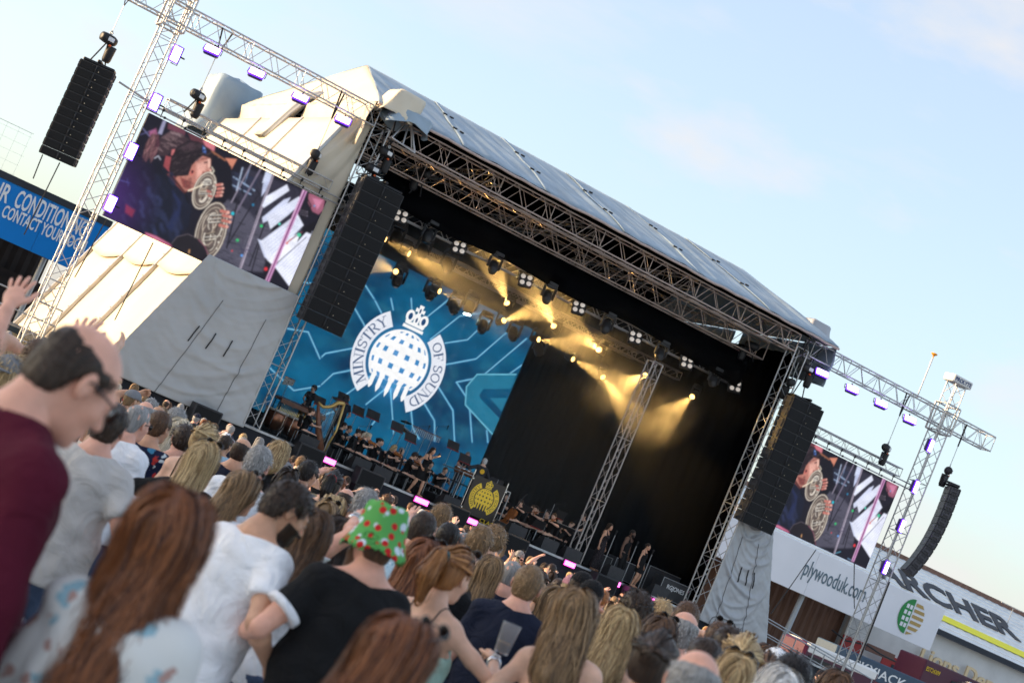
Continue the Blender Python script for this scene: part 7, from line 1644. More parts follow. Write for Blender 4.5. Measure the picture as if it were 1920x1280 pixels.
# foreground, out of focus
H('balding man in burgundy shirt and sunglasses looking down, out of focus at the photo edge', 150, 690, 3.3, 50, bulk=1.12, pitch=20, skin='pink', hair=('bald', 'dark', dict(L=.007, n=1100, seg=2, width=.003, th=.003)), top=('shirt', CL['burgundy'], dict(sleeve=1.9, neck=.578)), bottom='charcoal', extras=(ex_glasses(),), lean=3)
H('woman with long auburn-brown hair and white floral blouse, blurred in front', 312, 1012, 3.05, 8, 1, hair=longh('auburn', .46, .012, 1500, th=.014, width=.0034), top=('shirt', FLOR, dict(sleeve=1.2)), bottom='navy')
H('auburn woman with sunglasses pushed up, blurred at the bottom edge', 738, 1252, 3.0, 42, 1, pitch=8, hair=longh('auburn', .34, .004, 1400, th=.014, width=.0034), top=tee('grey'), extras=(ex_glasses(True), ex_eyes()))
# bearded man in white T-shirt and neighbours
H('bearded man in plain white T-shirt looking down to his side', 541, 950, 6.7, 40, bulk=1.06, pitch=13, hyaw=22, skin='tan', hair=short('dark', L=.03, n=700, th=.012), top=tee('white'), extras=(ex_beard('dark', .005), ex_eyes()), arms=dict(armL=(-.27, .18, .05), armR=(.28, .12, .12)), lean=8)
H('man in grey polo shirt seen from behind, next to the burgundy shirt', 204, 800, 7.6, 4, bulk=1.05, skin='pink', hair=short('dark', L=.014, n=600, th=.007), top=('tee', CL['beige'], dict(neck=.56)), arms=dict(armR=(.27, .12, .1), armL=(-.26, .15, .1)))
H('shaven-headed man in white shirt with dark sunglasses', 256, 792, 10.4, 28, bulk=1.05, skin='pink', hair=('buzz', 'grey', dict(L=.004, n=250, seg=2, width=.004, th=.002)), top=('shirt', CL['white'], dict(sleeve=1.9, neck=.56)), extras=(ex_glasses(),))
H('short-haired man in navy tropical print shirt', 298, 800, 11.8, 22, skin='tan', hair=short('brown', L=.015), top=('shirt', HAW, {}))
H('grey-brown-haired person in red spotted shirt behind the tropical shirt', 328, 790, 14.2, 10, hair=short('grey', L=.02), top=('shirt', REDP2, {}), vox=.018)
H('pale blonde woman in white shirt with dark bag strap', 334, 812, 14.0, 16, 1, hair=longh('pale', .22), top=('shirt', CL['white'], {}), vox=.018)
H('woman with straight dark-blonde hair, fair strands to the shoulder blades, hand raised beside her', 378, 866, 9.2, 14, 1, skin='tan', hair=longh('blonde', .32, 0, 600, part=.01), top=tee('black'), extras=(ex_glasses(True),), arms=dict(armL=(-.34, .22, .42), handL='wave'))
H('honey-blonde woman with hair clipped up in front of the long dark-blonde hair', 383, 828, 11.4, 20, 1, hair=('bun', 'blonde', dict(L=.1, n=400, seg=9, width=.009, th=.016)), top=('cami', CL['black'], {}), extras=(ex_strap(-1, CL['black']), ex_strap(1, CL['black'])), vox=.017)
H('dark-haired man with a bald spot in navy shirt', 452, 846, 14.8, 8, skin='tan', hair=('bald', 'dark', dict(L=.012, n=350, seg=2, width=.005, th=.008)), top=('shirt', CL['navy'], {}), vox=.018)
def ex_can(T, fg, Mh):
    e, w = fg.arm[1]; p = w + (w - e) / np.linalg.norm(w - e) * .07 + fg.R @ np.array([-.02, .04, .01])
    c = MB().lathe([(.022, -.07), (.028, -.064), (.028, .058), (.023, .066), (.022, .068)], n=16); o = c.build('drink_can', pm('orange can', hexc(222, 140, 20), .3, .3, .1)); o.parent = None
    R = Matrix.Rotation(T.rotation_euler.z, 4, 'Z'); o.location = T.location + (R @ Vector(tuple(p))); tag(o, 'slim orange drink can held up beside the grey-brown-haired man', 'can')
H('grey-brown-haired man holding up a slim orange can', 484, 868, 10.6, 14, skin='pink', hair=short('grey', L=.022, n=500), top=('shirt', CL['white'], {}), arms=dict(armR=(.16, .34, .50), handR='grip', palmR=(-.6, .8, 0)), extras=(ex_can,))
H('tousled blonde woman just below the harp end of the stage', 522, 850, 16.0, 12, 1, hair=longh('blonde', .12, .012, 260), top=tee('black'), vox=.02)
H('woman in profile with caramel-brown hair, sunglasses pushed up and a gold earring', 452, 926, 8.4, 42, 1, skin='tan', hair=longh('light', .22, .004, 600, part=.02), top=tee('white'), extras=(ex_glasses(True), ex_eyes()))
H('person with raised arm and silver watch behind the bearded man', 560, 935, 7.9, 20, skin='pink', hair=short('dark'), top=tee('white'), arms=dict(armR=(.22, .30, .78), handR='wave', palmR=(.2, .9, -.3)), extras=(ex_watch(1),), h=1.70)
H('woman with long wavy brown hair and white top beside the bearded man', 582, 1003, 7.2, 6, 1, hair=longh('brown', .38, .010, 700, th=.013), top=('tank', CL['white'], {}))
H('woman with dark curly shoulder-length hair behind the black T-shirt', 628, 1012, 8.0, -4, 1, hair=longh('dark', .24, .010, 450, th=.014), top=tee('grey'))
def ex_bucket(T, fg, Mh):
    def c(P):
        r = np.hypot(P[:, 0] / .93, P[:, 1] + .01); z = P[:, 2]
        crown = smax(r - (.090 + .16 * (.16 - z)), z - .150, .025); crown = np.maximum(crown, .015 - z)
        brim = np.maximum(np.abs(z - (.022 - (r - .108) * 1.9)) - .010, np.maximum(r - .146, .088 - r))
        return smin(crown, brim, .012) + .0035 * np.sin(np.arctan2(P[:, 1], P[:, 0]) * 5 + z * 30)
    v, f = polygonise(c, (-.2, -.2, -.09), (.2, .2, .18), .007)
    o = put('bucket_hat', arr_mesh('bucket_hat', v, f, BUCK), None); tag(o, 'green bucket hat printed with red strawberries', 'hat')
    R = Matrix.Translation(T.location) @ Matrix.Rotation(T.rotation_euler.z, 4, 'Z') @ Mh @ Matrix.Rotation(RAD(-10), 4, 'X'); o.matrix_world = R
def ex_bigbeard(T, fg, Mh):
    def b(P): 
        d = smin(ell(P, (0, .06, -.09), (.062, .06, .05)), ell(P, (0, .075, -.15), (.05, .045, .09)), .04); return d + .004 * np.sin(P[:, 0] * 90) * np.sin(P[:, 2] * 40)
    v, f = polygonise(b, (-.12, -.03, -.28), (.12, .16, -.02), .008); put('beard', arr_mesh('beard', v, f, HM('brown'), np.full(len(v), .5)), T, mw=Mh)
def ex_cuffs(mat):
    def fn(T, fg, Mh):
        for sd in (-1, 1):
            e, w = fg.arm[sd]; sh = fg.sh[sd]; p = sh + (e - sh) * .60; R = Vector(e - sh).to_track_quat('Z', 'Y').to_matrix()
            r = .058 * (.75 + .25 * fg.b) * fg.k + .022
            put('sleeve_cuff', MB().lathe([(r - .006, -.016), (r, -.014), (r, .014), (r - .006, .016)], n=20, R=R).mesh('sleeve_cuff', mat, True), T, p)
    return fn
H('broad man in black T-shirt with white cuffs and a long brown beard', 706, 1012, 6.1, -28, bulk=1.22, pitch=-4, skin='pink', hair=('buzz', 'brown', dict(L=.004, n=120, seg=2, width=.004, th=.002)), top=tee('black'), bottom='black', extras=(ex_bucket, ex_bigbeard, ex_cuffs(CL['white'])), arms=dict(armL=(-.30, .22, .16), armR=(.30, .24, .12)))
CUPM = pm('clear plastic cup', (.9, .9, .92), .15, 0, 0); _b = CUPM.node_tree.nodes['Principled BSDF']; _b.inputs['Transmission Weight'].default_value = .75; _b.inputs['IOR'].default_value = 1.12
def ex_cup(T, fg, Mh):
    e, w = fg.arm[1]; p = w + np.array([0, .03, .115]) * fg.k; R = Matrix.Translation(T.location) @ Matrix.Rotation(T.rotation_euler.z, 4, 'Z')
    q = R @ Vector(tuple(p)); C = thing('beer_cup', 'clear plastic cup with a little lager held by the ponytailed woman', 'cup', q)
    MB().lathe([(.030, -.07), (.033, -.065), (.044, .065), (.046, .07), (.043, .065), (.030, -.06)], n=20).build('cup_wall', CUPM, C, True)
    MB().lathe([(.028, -.062), (.034, -.02), (.030, -.018)], n=18).build('lager', pm('lager', hexc(226, 160, 20), .15, 0, 0), C, True)
def ex_scrunch(mat):
    def fn(T, fg, Mh): put('hair_tie', MB().tube([(.031 * math.cos(t), -.150 + .010 * math.sin(t), .050 + .031 * math.sin(t)) for t in np.linspace(0, 6.28, 12)[:-1]], .013, 6, closed=True).mesh('hair_tie', mat, True), T, mw=Mh)
    return fn
H('strawberry-blonde woman with ponytail and bare back holding a plastic cup', 848, 1078, 7.0, 33, 1, pitch=4, hair=('pony', 'ginger', dict(L=.17, n=650, seg=14, width=.008, th=.008, wave=.004)), top=('cami', CL['mint'], {}), extras=(ex_strap(-1, CL['charcoal'], .003), ex_strap(1, CL['charcoal'], .003), ex_cup, ex_scrunch(CL['teal']), ex_glasses(True), ex_eyes(), ex_watch(1, CHROME)), arms=dict(armR=(.21, .32, .42), handR='grip', palmR=(-.7, .7, 0)))
H('woman with long red-brown hair half hidden by the ponytailed woman', 792, 1058, 7.7, 20, 1, hair=longh('auburn', .34, .006, 500, th=.016), top=tee('green'), extras=(ex_glasses(True),))
H('short-cropped man in navy T-shirt, head shaved at the sides', 988, 1096, 9.0, 8, bulk=1.12, skin='pink', hair=short('light', L=.012, n=600, th=.007), top=('tee', CL['navy'], dict(neck=.56)))
H('woman with wavy light-brown hair and white and blue flowered sundress', 1078, 1152, 6.9, 16, 1, hair=longh('light', .28, .011, 800, th=.012, width=.0042), top=('cami', DELF, {}), extras=(ex_strap(-1, DELF, .011), ex_strap(1, DELF, .011)), side=-8, arms=dict(armL=(-.30, .08, .08)))
H('wavy blonde woman in green leaf-print sundress', 1158, 1182, 7.9, 6, 1, hair=longh('blonde', .24, .011, 750, th=.012, width=.0042), top=('cami', TROP, {}), extras=(ex_strap(-1, CL['green'], .005), ex_strap(1, CL['mint'], .005)))
H('woman with very long straight brown hair behind the navy T-shirt', 916, 1072, 11.4, 4, 1, hair=longh('light', .46, 0, 520), top=tee('charcoal'), vox=.017)
H('bald man in navy top, level with the long straight brown hair', 957, 1078, 13.2, 8, bulk=1.1, skin='pink', hair=('buzz', 'grey', dict(L=.004, n=150, seg=2, width=.004, th=.002)), top=tee('navy'), vox=.018)
H('man in pale blue speckled shirt with thinning dark hair', 791, 992, 10.2, 10, bulk=1.15, skin='pink', hair=short('dark', L=.014, n=550, th=.007), top=('shirt', BLUP, dict(neck=.56)), vox=.017)
H('young man with brown quiff just behind the pale blue shirt', 827, 968, 15.5, 22, hair=short('light', L=.03), top=tee('white'), vox=.02)
H('man with short black hair below the singer', 838, 1008, 12.8, 6, hair=short('black', L=.012), top=('shirt', CL['navy'], {}), vox=.018)
H('bald man with pink scalp and dark cap strap', 868, 1026, 12.0, 14, skin='pink', hair=('buzz', 'grey', dict(L=.004, n=120, seg=2, width=.004, th=.002)), top=tee('white'), vox=.018)
H('man with tousled mid-brown hair beside the emblem board', 899, 1016, 12.6, 16, hair=short('light', L=.035, n=500, th=.016), top=('shirt', CL['black'], {}), vox=.018)
H('curly brown-haired person in front of the emblem board', 926, 1010, 15.4, 6, hair=('curly', 'light', dict(L=.03, n=500, th=.022, seg=3, width=.008)), top=tee('sky'), vox=.02)
H('woman with cropped fair hair, sunglasses and hoop earring facing sideways', 618, 958, 11.4, -72, 1, skin='tan', hair=('bob', 'blonde', dict(L=.05, n=420, seg=7, width=.009, th=.012)), top=tee('black'), extras=(ex_glasses(), ex_eyes()), vox=.016)
H('balding man in black just above the fair cropped hair', 646, 938, 16.0, 5, skin='pink', hair=('bald', 'dark', dict(L=.01, n=250, seg=2, width=.005, th=.006)), top=tee('black'), vox=.02)
H('grey-haired man with one hand raised beside the strawberry hat', 684, 946, 11.4, 14, skin='pink', hair=short('grey', L=.03), top=tee('charcoal'), arms=dict(armR=(.26, .30, .76), handR='open', palmR=(.1, 1, 0)), vox=.017)
def ex_redclip(T, fg, Mh): put('hair_tie', MB().tube([(.034 * math.cos(t), -.150 + .01 * math.sin(t), .050 + .034 * math.sin(t)) for t in np.linspace(0, 6.28, 10)[:-1]], .014, 6, closed=True).mesh('hair_tie', CL['red'], True), T, mw=Mh)
H('dark-haired woman with a red hair tie', 622, 908, 15.0, 4, 1, hair=('pony', 'black', dict(L=.2, n=300, seg=12, width=.01, th=.01)), top=tee('black'), extras=(ex_redclip,), vox=.02)
H('dark-haired person with glasses right of the silver watch', 578, 886, 16.5, 30, skin='tan', hair=short('black', L=.03), top=tee('grey'), vox=.02, extras=(ex_glasses(),))
H('woman with striped blonde-brown bob and white lace top', 1036, 1132, 10.6, 12, 1, hair=('bob', 'light', dict(L=.1, n=450, seg=8, width=.009, th=.018)), top=('shirt', CL['white'], {}), vox=.017)
H('person in plain black baseball cap, the nearer of two black caps', 1106, 1118, 11.2, 18, skin='pink', hair=short('dark', L=.012), top=tee('grey'), extras=(ex_cap(CL['black']),), vox=.018)
H('person in black baseball cap, the further of two black caps', 1088, 1100, 13.0, 14, skin='pink', hair=short('dark', L=.012), top=tee('charcoal'), extras=(ex_cap(CL['black']),), vox=.02)
H('person in pale pink cap next to the black caps', 1070, 1104, 13.8, 0, 1, hair=short('blonde'), top=tee('white'), extras=(ex_cap(CL['pink']),), vox=.02)
H('person with dark plum curls behind the blonde woman', 1190, 1146, 10.2, 12, hair=('curly', 'dark', dict(L=.03, n=600, th=.03, seg=3, width=.009)), top=('tee', CL['blue'], {}), vox=.017)
H('sandy-haired young man in front of the stage case', 1236, 1152, 11.8, 10, hair=short('blonde', L=.03), top=tee('sage'), vox=.018)
H('grey balding man in sage green shirt', 1279, 1182, 9.2, 12, bulk=1.08, skin='pink', hair=('bald', 'grey', dict(L=.014, n=500, seg=2, width=.005, th=.009)), top=('shirt', CL['sage'], dict(neck=.56)), vox=.016)
H('brown-haired woman with sunglasses pushed up beside the sage green shirt', 1234, 1196, 8.8, 22, 1, hair=longh('brown', .12, .006, 400), top=tee('white'), extras=(ex_glasses(True),), vox=.017)
H('woman with dark hair gathered up, blurred in the lower part of the photo', 1222, 1246, 6.0, 14, 1, skin='tan', hair=('bun', 'dark', dict(L=.1, n=500, seg=9, width=.009, th=.018)), top=('cami', CL['cream'], {}), extras=(ex_strap(-1, CL['cream']), ex_strap(1, CL['cream'])))
H('man with pink bald crown and grey sides at the bottom edge', 1296, 1284, 5.0, 8, skin='pink', hair=('bald', 'grey', dict(L=.012, n=600, seg=2, width=.005, th=.008)), top=tee('charcoal'))
H('man with dark greying hair behind the pink bald crown', 1316, 1240, 7.6, 6, hair=short('dark', L=.026, n=500), top=tee('navy'), vox=.017)
H('man in dark blossom-print shirt with thick dark hair', 1362, 1212, 9.6, 6, skin='tan', hair=short('dark', L=.035, n=500, th=.018), top=('shirt', LEOP, {}), vox=.017)
H('man with short dark brown hair and sunglasses strap', 1345, 1196, 11.0, 12, hair=short('brown', L=.014), top=tee('grey'), vox=.018, extras=(ex_glasses(True),))
H('woman with loosely pinned blonde hair', 1386, 1238, 8.0, 10, 1, hair=('bun', 'blonde', dict(L=.1, n=500, seg=9, width=.01, th=.024, wave=.008)), top=tee('red'), vox=.016)
H('blonde woman with sunglasses pushed up at the bottom edge', 1372, 1276, 7.0, 8, 1, hair=longh('blonde', .2, .006, 450), top=tee('white'), extras=(ex_glasses(True),), vox=.016)
H('woman with reddish-brown tied-back hair', 1428, 1266, 8.6, 10, 1, hair=('bun', 'brown', dict(L=.1, n=400, seg=9, width=.01, th=.016)), top=tee('grey'), vox=.017)
H('person in white baseball cap worn backwards', 1450, 1246, 10.6, 5, hair=short('dark', L=.012), top=tee('charcoal'), extras=(ex_cap(CL['white'], True, True),), vox=.018)
H('person with thick black hair near the railed ramp', 1482, 1272, 8.2, 24, skin='tan', hair=short('black', L=.04, n=600, th=.022), top=tee('black'), vox=.017)
H('white-haired woman cut off by the bottom edge', 1456, 1304, 6.6, 4, 1, hair=('bob', 'white', dict(L=.06, n=400, seg=7, width=.009, th=.016)), top=tee('sky'), vox=.017)
H('brown-haired woman near the far tower foot', 1560, 1296, 8.8, 6, 1, hair=longh('brown', .2, .006, 350), top=tee('pink'), vox=.018)
# people clapping or waving by the silver curtain
H('person clapping overhead in front of the silver curtain', 1430, 1238, 12.5, 6, 1, hair=longh('brown', .2, 0, 250), top=tee('white'), arms=dict(armL=(-.04, .26, .74), armR=(.05, .26, .75), handL='open', handR='open', palmL=(1, 0, 0), palmR=(-1, 0, 0)), vox=.018)
H('person clapping overhead behind the sage green shirt', 1288, 1150, 11.5, 10, hair=short('brown'), top=tee('white'), arms=dict(armL=(-.12, .34, .62), armR=(.10, .34, .66), handL='open', handR='fist'), vox=.018)
# near edge
H('person stretching one hand up at the photo edge beside the burgundy shirt', -52, 660, 6.0, 4, skin='pink', hair=short('brown'), top=tee('white'), arms=dict(armR=(.30, .16, .90), handR='open', palmR=(0, 1, 0)), vox=.018)
H('person at the very edge of the photo with one arm stretched straight up', -150, 630, 6.2, 2, skin='pink', hair=short('dark'), top=tee('black'), arms=dict(armR=(.24, .12, .96), handR='open', palmR=(0, 1, 0)), vox=.018)
H('person with raised hand and white watch behind the bald man', 70, 672, 9.6, 8, hair=short('brown'), top=tee('white'), arms=dict(armL=(-.10, .24, .70), handL='open', palmL=(0, 1, 0), armR=(.34, .18, .92), handR='wave'), extras=(ex_watch(-1, WHITE),), vox=.018)
H('person in washed grey cap at the photo edge', 14, 704, 8.8, 12, hair=short('blonde', L=.05), top=tee('white'), extras=(ex_cap(CL['grey'], True, True),), vox=.018)

# ---- everybody else: shared prototypes, own place, size and colours
PROTO = []
def proto(fem, hair, top_style, arms={}, bulk=1.0, tk={}, acc=None, desc=''):
    fg = Fig(1.74 if not fem else 1.67, float(fem), bulk, **arms)
    v, f = fg.skin(.026, False); body = arr_mesh('body', v, f, SKIN['fair'])
    hv = hair_mesh(hair[0], fem=float(fem), **hair[1]); hm = arr_mesh('hair', hv[0], hv[1], HM('brown'), hv[2])
    v, f = fg.top(.026, top_style, **tk); tp = arr_mesh('shirt', v, f, CL['white'])
    v, f = fg.legwear(.035); tr = arr_mesh('trousers', v, f, CL['denim'])
    Mh = Matrix.Translation(tuple(fg.hc)) @ Matrix([list(r) + [0] for r in fg.HR] + [[0, 0, 0, 1]]) @ Matrix.Scale(fg.k, 4)
    PROTO.append(dict(fem=fem, fg=fg, body=body, hair=hm, top=tp, tr=tr, Mh=Mh, h=fg.h, style=hair[0], desc=desc, tops=top_style))
up1 = dict(armR=(.26, .24, .86), handR='open', palmR=(0, 1, 0)); up2 = dict(armL=(-.30, .2, .86), armR=(.28, .24, .84), handL='open', handR='wave', palmL=(0, 1, 0), palmR=(0, 1, 0)); clap = dict(armL=(-.05, .3, .70), armR=(.06, .3, .70), handL='open', handR='open', palmL=(1, 0, 0), palmR=(-1, 0, 0)); fist = dict(armL=(-.24, .26, .82), handL='fist')
pt = dict(armR=(.30, .2, .86), handR='point')
for a in ((0, ('short', dict(L=.02, n=160, seg=2, width=.010, th=.010, vox=.012)), 'tee'), (0, ('bald', dict(L=.012, n=130, seg=2, width=.008, th=.007, vox=.012)), 'shirt', {}, 1.12), (1, ('long', dict(L=.30, n=120, seg=9, width=.020, th=.014, vox=.014)), 'tee'),
          (1, ('wavy', dict(L=.22, n=130, seg=10, width=.018, wave=.014, th=.018, vox=.014)), 'cami'), (0, ('curly', dict(L=.03, n=180, seg=2, width=.014, th=.022, vox=.012)), 'tee'), (1, ('pony', dict(L=.18, n=110, seg=9, width=.016, th=.010, vox=.014)), 'tank'),
          (1, ('bob', dict(L=.1, n=120, seg=7, width=.018, th=.016, vox=.014)), 'tee'), (0, ('short', dict(L=.034, n=170, seg=2, width=.011, th=.014, seed=3, vox=.012)), 'shirt', {}, 1.06),
          (0, ('short', dict(L=.02, n=160, seg=2, width=.010, th=.010, seed=5, vox=.012)), 'tee', up1), (1, ('long', dict(L=.26, n=120, seg=9, width=.020, th=.014, seed=6, vox=.014)), 'tank', up2), (1, ('wavy', dict(L=.2, n=130, seg=9, width=.02, wave=.012, th=.016, seed=2, vox=.014)), 'tee', clap),
          (0, ('buzz', dict(L=.006, n=100, seg=2, width=.008, th=.004, vox=.012)), 'tee', fist), (1, ('bun', dict(L=.1, n=110, seg=8, width=.018, th=.014, vox=.014)), 'cami', pt)):
    proto(*a)
ARMD = {8: ', one hand up', 9: ', both hands up', 10: ', clapping overhead', 11: ', fist raised', 12: ', pointing up'}
RND = random.Random(77)
HN = {'black': 'black', 'dark': 'dark', 'brown': 'brown', 'auburn': 'auburn', 'ginger': 'ginger', 'light': 'light brown', 'blonde': 'blonde', 'pale': 'pale blonde', 'grey': 'grey', 'white': 'white'}
SN = {'short': 'short %s hair', 'bald': 'thinning %s hair', 'long': 'long %s hair', 'wavy': 'wavy %s hair', 'curly': 'curly %s hair', 'pony': '%s ponytail', 'bob': '%s bob', 'buzz': 'cropped %s hair', 'bun': '%s bun'}
TN = list(CL.keys())
def zone(px):
    for x, n in ((170, 'by the scaffold stair'), (330, 'below the grey curtain'), (470, 'below the near stage post'), (600, 'below the marimba'), (730, 'below the harp'), (860, 'below the short-dress singer'), (980, 'below the emblem board'), (1090, 'below the violinists'), (1200, 'below the standing truss'), (1300, 'below the three singers'), (1400, 'below the far stage post'), (1500, 'below the silver curtain'), (9999, 'beside the railed ramp')):
        if px < x: return n
def project(P):
    d = np.asarray(P, float) - CAM; z = d @ _fw; return 960 + F_PX * (d @ _r2) / z, 640 - F_PX * (d @ _u2) / z, z
def override(o, mat):
    o.material_slots[0].link = 'OBJECT'; o.material_slots[0].material = mat
FILL = []
def _capm(back):
    def c(P):
        s = -1 if back else 1; d = ell(P, (0, -.014, .038), (.090, .110, .092)); d = smax(d, .030 - P[:, 2], .005); return smin(d, ell(P, (0, s * .10, .026), (.066, .085, .009)), .008)
    v, f = polygonise(c, (-.11, -.21, -.0), (.11, .21, .15), .010); return arr_mesh('cap', v, f, CL['black'])
CAPM = {False: _capm(False), True: _capm(True)}; GLM = glasses_mesh().mesh('sunglasses', DARKG, True); GLX = Matrix.Translation((0, -.022, .082)) @ Matrix.Rotation(RAD(28), 4, 'X')
def place_fill(u, d, z0=0.0):
    """u: offset across the view in photo pixels along the horizon"""
    lat = u * d / F_PX; P = CAM + _rt * lat + np.array([_fw[0], _fw[1], 0]) / math.cos(PITCH) * d
    x, y = P[0], P[1]
    if y > -2.6: return
    if any((x - a) ** 2 + (y - b) ** 2 < (.46 + .006 * d) ** 2 for a, b in PLACED): return
    px, py, _ = project((x, y, 1.65 + ground_z(x, y)))
    if not (-80 < px < 1800 and py < 1330): return
    PLACED.append((x, y)); FILL.append((d, x, y, px, py))
FORCED = {}
for (hx_, hy_, d_, pi_) in ((1075, 1030, 20, 8), (1035, 1058, 17, 12), (1128, 1076, 19, 9), (1150, 1068, 23, 8), (1172, 1098, 21, 10), (1105, 1090, 16, 11), (1212, 1108, 22, 8), (1262, 1128, 20, 9), (1322, 1152, 19, 12), (1346, 1152, 16, 8), (1374, 1186, 21, 9), (1402, 1188, 18, 11), (1486, 1228, 15, 8), (1536, 1240, 15, 9), (1562, 1246, 17, 8), (945, 1030, 24, 12), (1000, 1046, 25, 9), (640, 880, 24, 11), (1238, 1108, 25, 10)):
    q = at(hx_ - 1.9 * 340 / d_ * .39 * 2, hy_ + 1.9 * 340 / d_ * .92 * 2, d_)
    if not any((q[0] - a) ** 2 + (q[1] - b) ** 2 < .16 for a, b in PLACED):
        PLACED.append((q[0], q[1])); px_, py_, _ = project((q[0], q[1], 1.65 + ground_z(q[0], q[1]))); FILL.append((d_, q[0], q[1], px_, py_)); FORCED[(q[0], q[1])] = pi_
d = 11.6
while d < 47:
    step = max(.60 * F_PX / d * 1.0, 30)
    n = int(2300 / step)
    for i in range(n):
        place_fill(-1150 + 2300 * (i + RND.random() * .8) / n, d + RND.uniform(-.35, .35) * (1 + d / 30))
    d *= 1.085
FILL.sort(key=lambda q: (q[1], q[2]) not in FORCED and q[0])
near, rest = FILL[:228], FILL[228:]
groups_ = {}
for d, x, y, px, py in near:
    pi = RND.choices(range(13), (14, 8, 12, 10, 5, 7, 6, 10, 5, 4, 3, 3, 3))[0] if px > 560 else RND.choices(range(13), (14, 8, 12, 10, 5, 7, 6, 10, 1, 1, 0, 1, 0))[0]
    if pi > 7 and d < 14: pi = pi % 8
    if px > 1000 and d > 13 and RND.random() < .18: pi = RND.choice((8, 9, 10, 11, 12))
    pi = FORCED.get((x, y), pi); p = PROTO[pi]
    hc_ = RND.choices(('black', 'dark', 'brown', 'auburn', 'ginger', 'light', 'blonde', 'pale', 'grey', 'white'), (5, 18, 20, 5, 3, 14, 14, 5, 11, 2) if p['fem'] else (8, 24, 20, 2, 3, 12, 4, 1, 20, 2))[0]
    tc_ = RND.choices(TN, (22, 8, 4, 22, 12, 3, 8, 4, 4, 3, 5, 6, 4, 4, 4, 3, 3, 8, 3, 3, 2))[0]
    sk = RND.choices(('fair', 'pink', 'tan', 'olive', 'deep'), (30, 26, 26, 10, 4))[0]
    T = thing('person', 'x', 'person', (x, y, ground_z(x, y)), -YAW - RAD(RND.gauss(6, 16)), 'audience')
    sc = RND.uniform(.935, 1.03); T.scale = (sc, sc, sc)
    for nm, key in (('body', 'body'), ('hair', 'hair'), ('shirt', 'top'), ('trousers', 'tr')):
        o = put(nm, p[key], T, mw=p['Mh'] if key == 'hair' else None)
        override(o, {'body': SKIN[sk], 'hair': HM(hc_), 'top': CL[tc_], 'tr': CL[RND.choice(('denim', 'black', 'navy', 'khaki'))]}[key])
    hat = ''
    if pi in (0, 7, 8, 1, 11) and RND.random() < .16:
        hc2 = RND.choice(('black', 'navy', 'white', 'khaki', 'red', 'grey')); o = put('cap', CAPM[RND.random() < .3], T, mw=p['Mh']); override(o, CL[hc2]); hat = ', %s cap' % hc2
    elif RND.random() < .14: put('sunglasses', GLM, T, mw=p['Mh'] @ GLX)
    lab = '%s%s, %s top%s, %s' % (SN[p['style']] % HN[hc_], hat, {'offwhite': 'off-white'}.get(tc_, tc_), ARMD.get(pi, ''), zone(px))
    groups_.setdefault(lab, []).append((px, T))
ORD = ('first', 'second', 'third', 'fourth', 'fifth', 'sixth')
for lab, L_ in groups_.items():
    L_.sort(key=lambda q: q[0])
    for i, (px, T) in enumerate(L_):
        T['label'] = 'person with ' + lab + ('' if len(L_) == 1 else ', leftmost' if i == 0 else ', %s from left' % ORD[min(i, 5)])
# the packed mass further forward, only crowns and shoulders to be seen
if rest:
    VV, FF, SS, n0 = [], [], [], 0
    keep = []
    lowp = []
    for st, kw in (('short', dict(L=.02, n=40, seg=2, width=.016, th=.012, vox=.022)), ('long', dict(L=.24, n=30, seg=6, width=.03, th=.014, vox=.024)), ('bald', dict(L=.01, n=20, seg=2, width=.012, th=.007, vox=.02))):
        hv, hf, _ = hair_mesh(st, fem=0.0, **kw); fg = Fig(1.74); bv, bf = fg.skin(.045, lower=False); tv, tf = fg.top(.04, 'tee')
        lowp.append(((hv @ fg.HR.T) * fg.k + fg.hc, hf, bv, bf, tv, tf))
    parts = {'hair': [], 'skin': [], 'shirts': []}; cols = {'hair': [], 'skin': [], 'shirts': []}
    for d, x, y, px, py in rest[:170]:
        hv, hf, bv, bf, tv, tf = RND.choices(lowp, (5, 4, 2))[0]; a = -YAW - RAD(RND.gauss(5, 14)); c, s_ = math.cos(a), math.sin(a); M = np.array([[c, -s_, 0], [s_, c, 0], [0, 0, 1]]) * RND.uniform(.95, 1.04)
        hcx = HAIRC[RND.choice(('dark', 'brown', 'light', 'blonde', 'grey', 'dark', 'auburn'))]; hcx = np.array(hcx[0]) * .6 + np.array(hcx[1]) * .4
        tcx = RND.choice(((.7, .7, .72), (.01, .01, .012), (.02, .03, .06), (.3, .3, .32), (.35, .05, .06), (.2, .35, .5), (.55, .5, .42)))
        for key, v, f, colr in (('hair', hv, hf, hcx), ('skin', bv, bf, (.5, .28, .2)), ('shirts', tv, tf, tcx)):
            parts[key].append((v @ M.T + np.array([x, y, ground_z(x, y)]), f)); cols[key].append(np.tile(np.append(colr, 1), (len(v), 1)))
    CM = bpy.data.materials.new('crowd colours'); CM.use_nodes = True; _n = CM.node_tree.nodes.new('ShaderNodeVertexColor'); _n.layer_name = 'tint'; CM.node_tree.links.new(_n.outputs['Color'], CM.node_tree.nodes['Principled BSDF'].inputs['Base Color']); CM.node_tree.nodes['Principled BSDF'].inputs['Roughness'].default_value = .7
    crowd = bpy.data.objects.new('crowd', None); COL.objects.link(crowd); stuff(crowd); crowd['label'] = 'packed crowd right in front of the stage'
    for key in parts:
        v, f = join(parts[key]); me = mesh_np('crowd_' + key, v, f, CM, True)
        a = me.color_attributes.new('tint', 'FLOAT_COLOR', 'POINT'); cc = np.concatenate(cols[key]).astype(np.float32)
        if len(me.vertices) == len(cc): a.data.foreach_set('color', cc.ravel())
        stuff(put('crowd_' + key, me, crowd))
print('people', len(PLACED), len(near), len(rest))

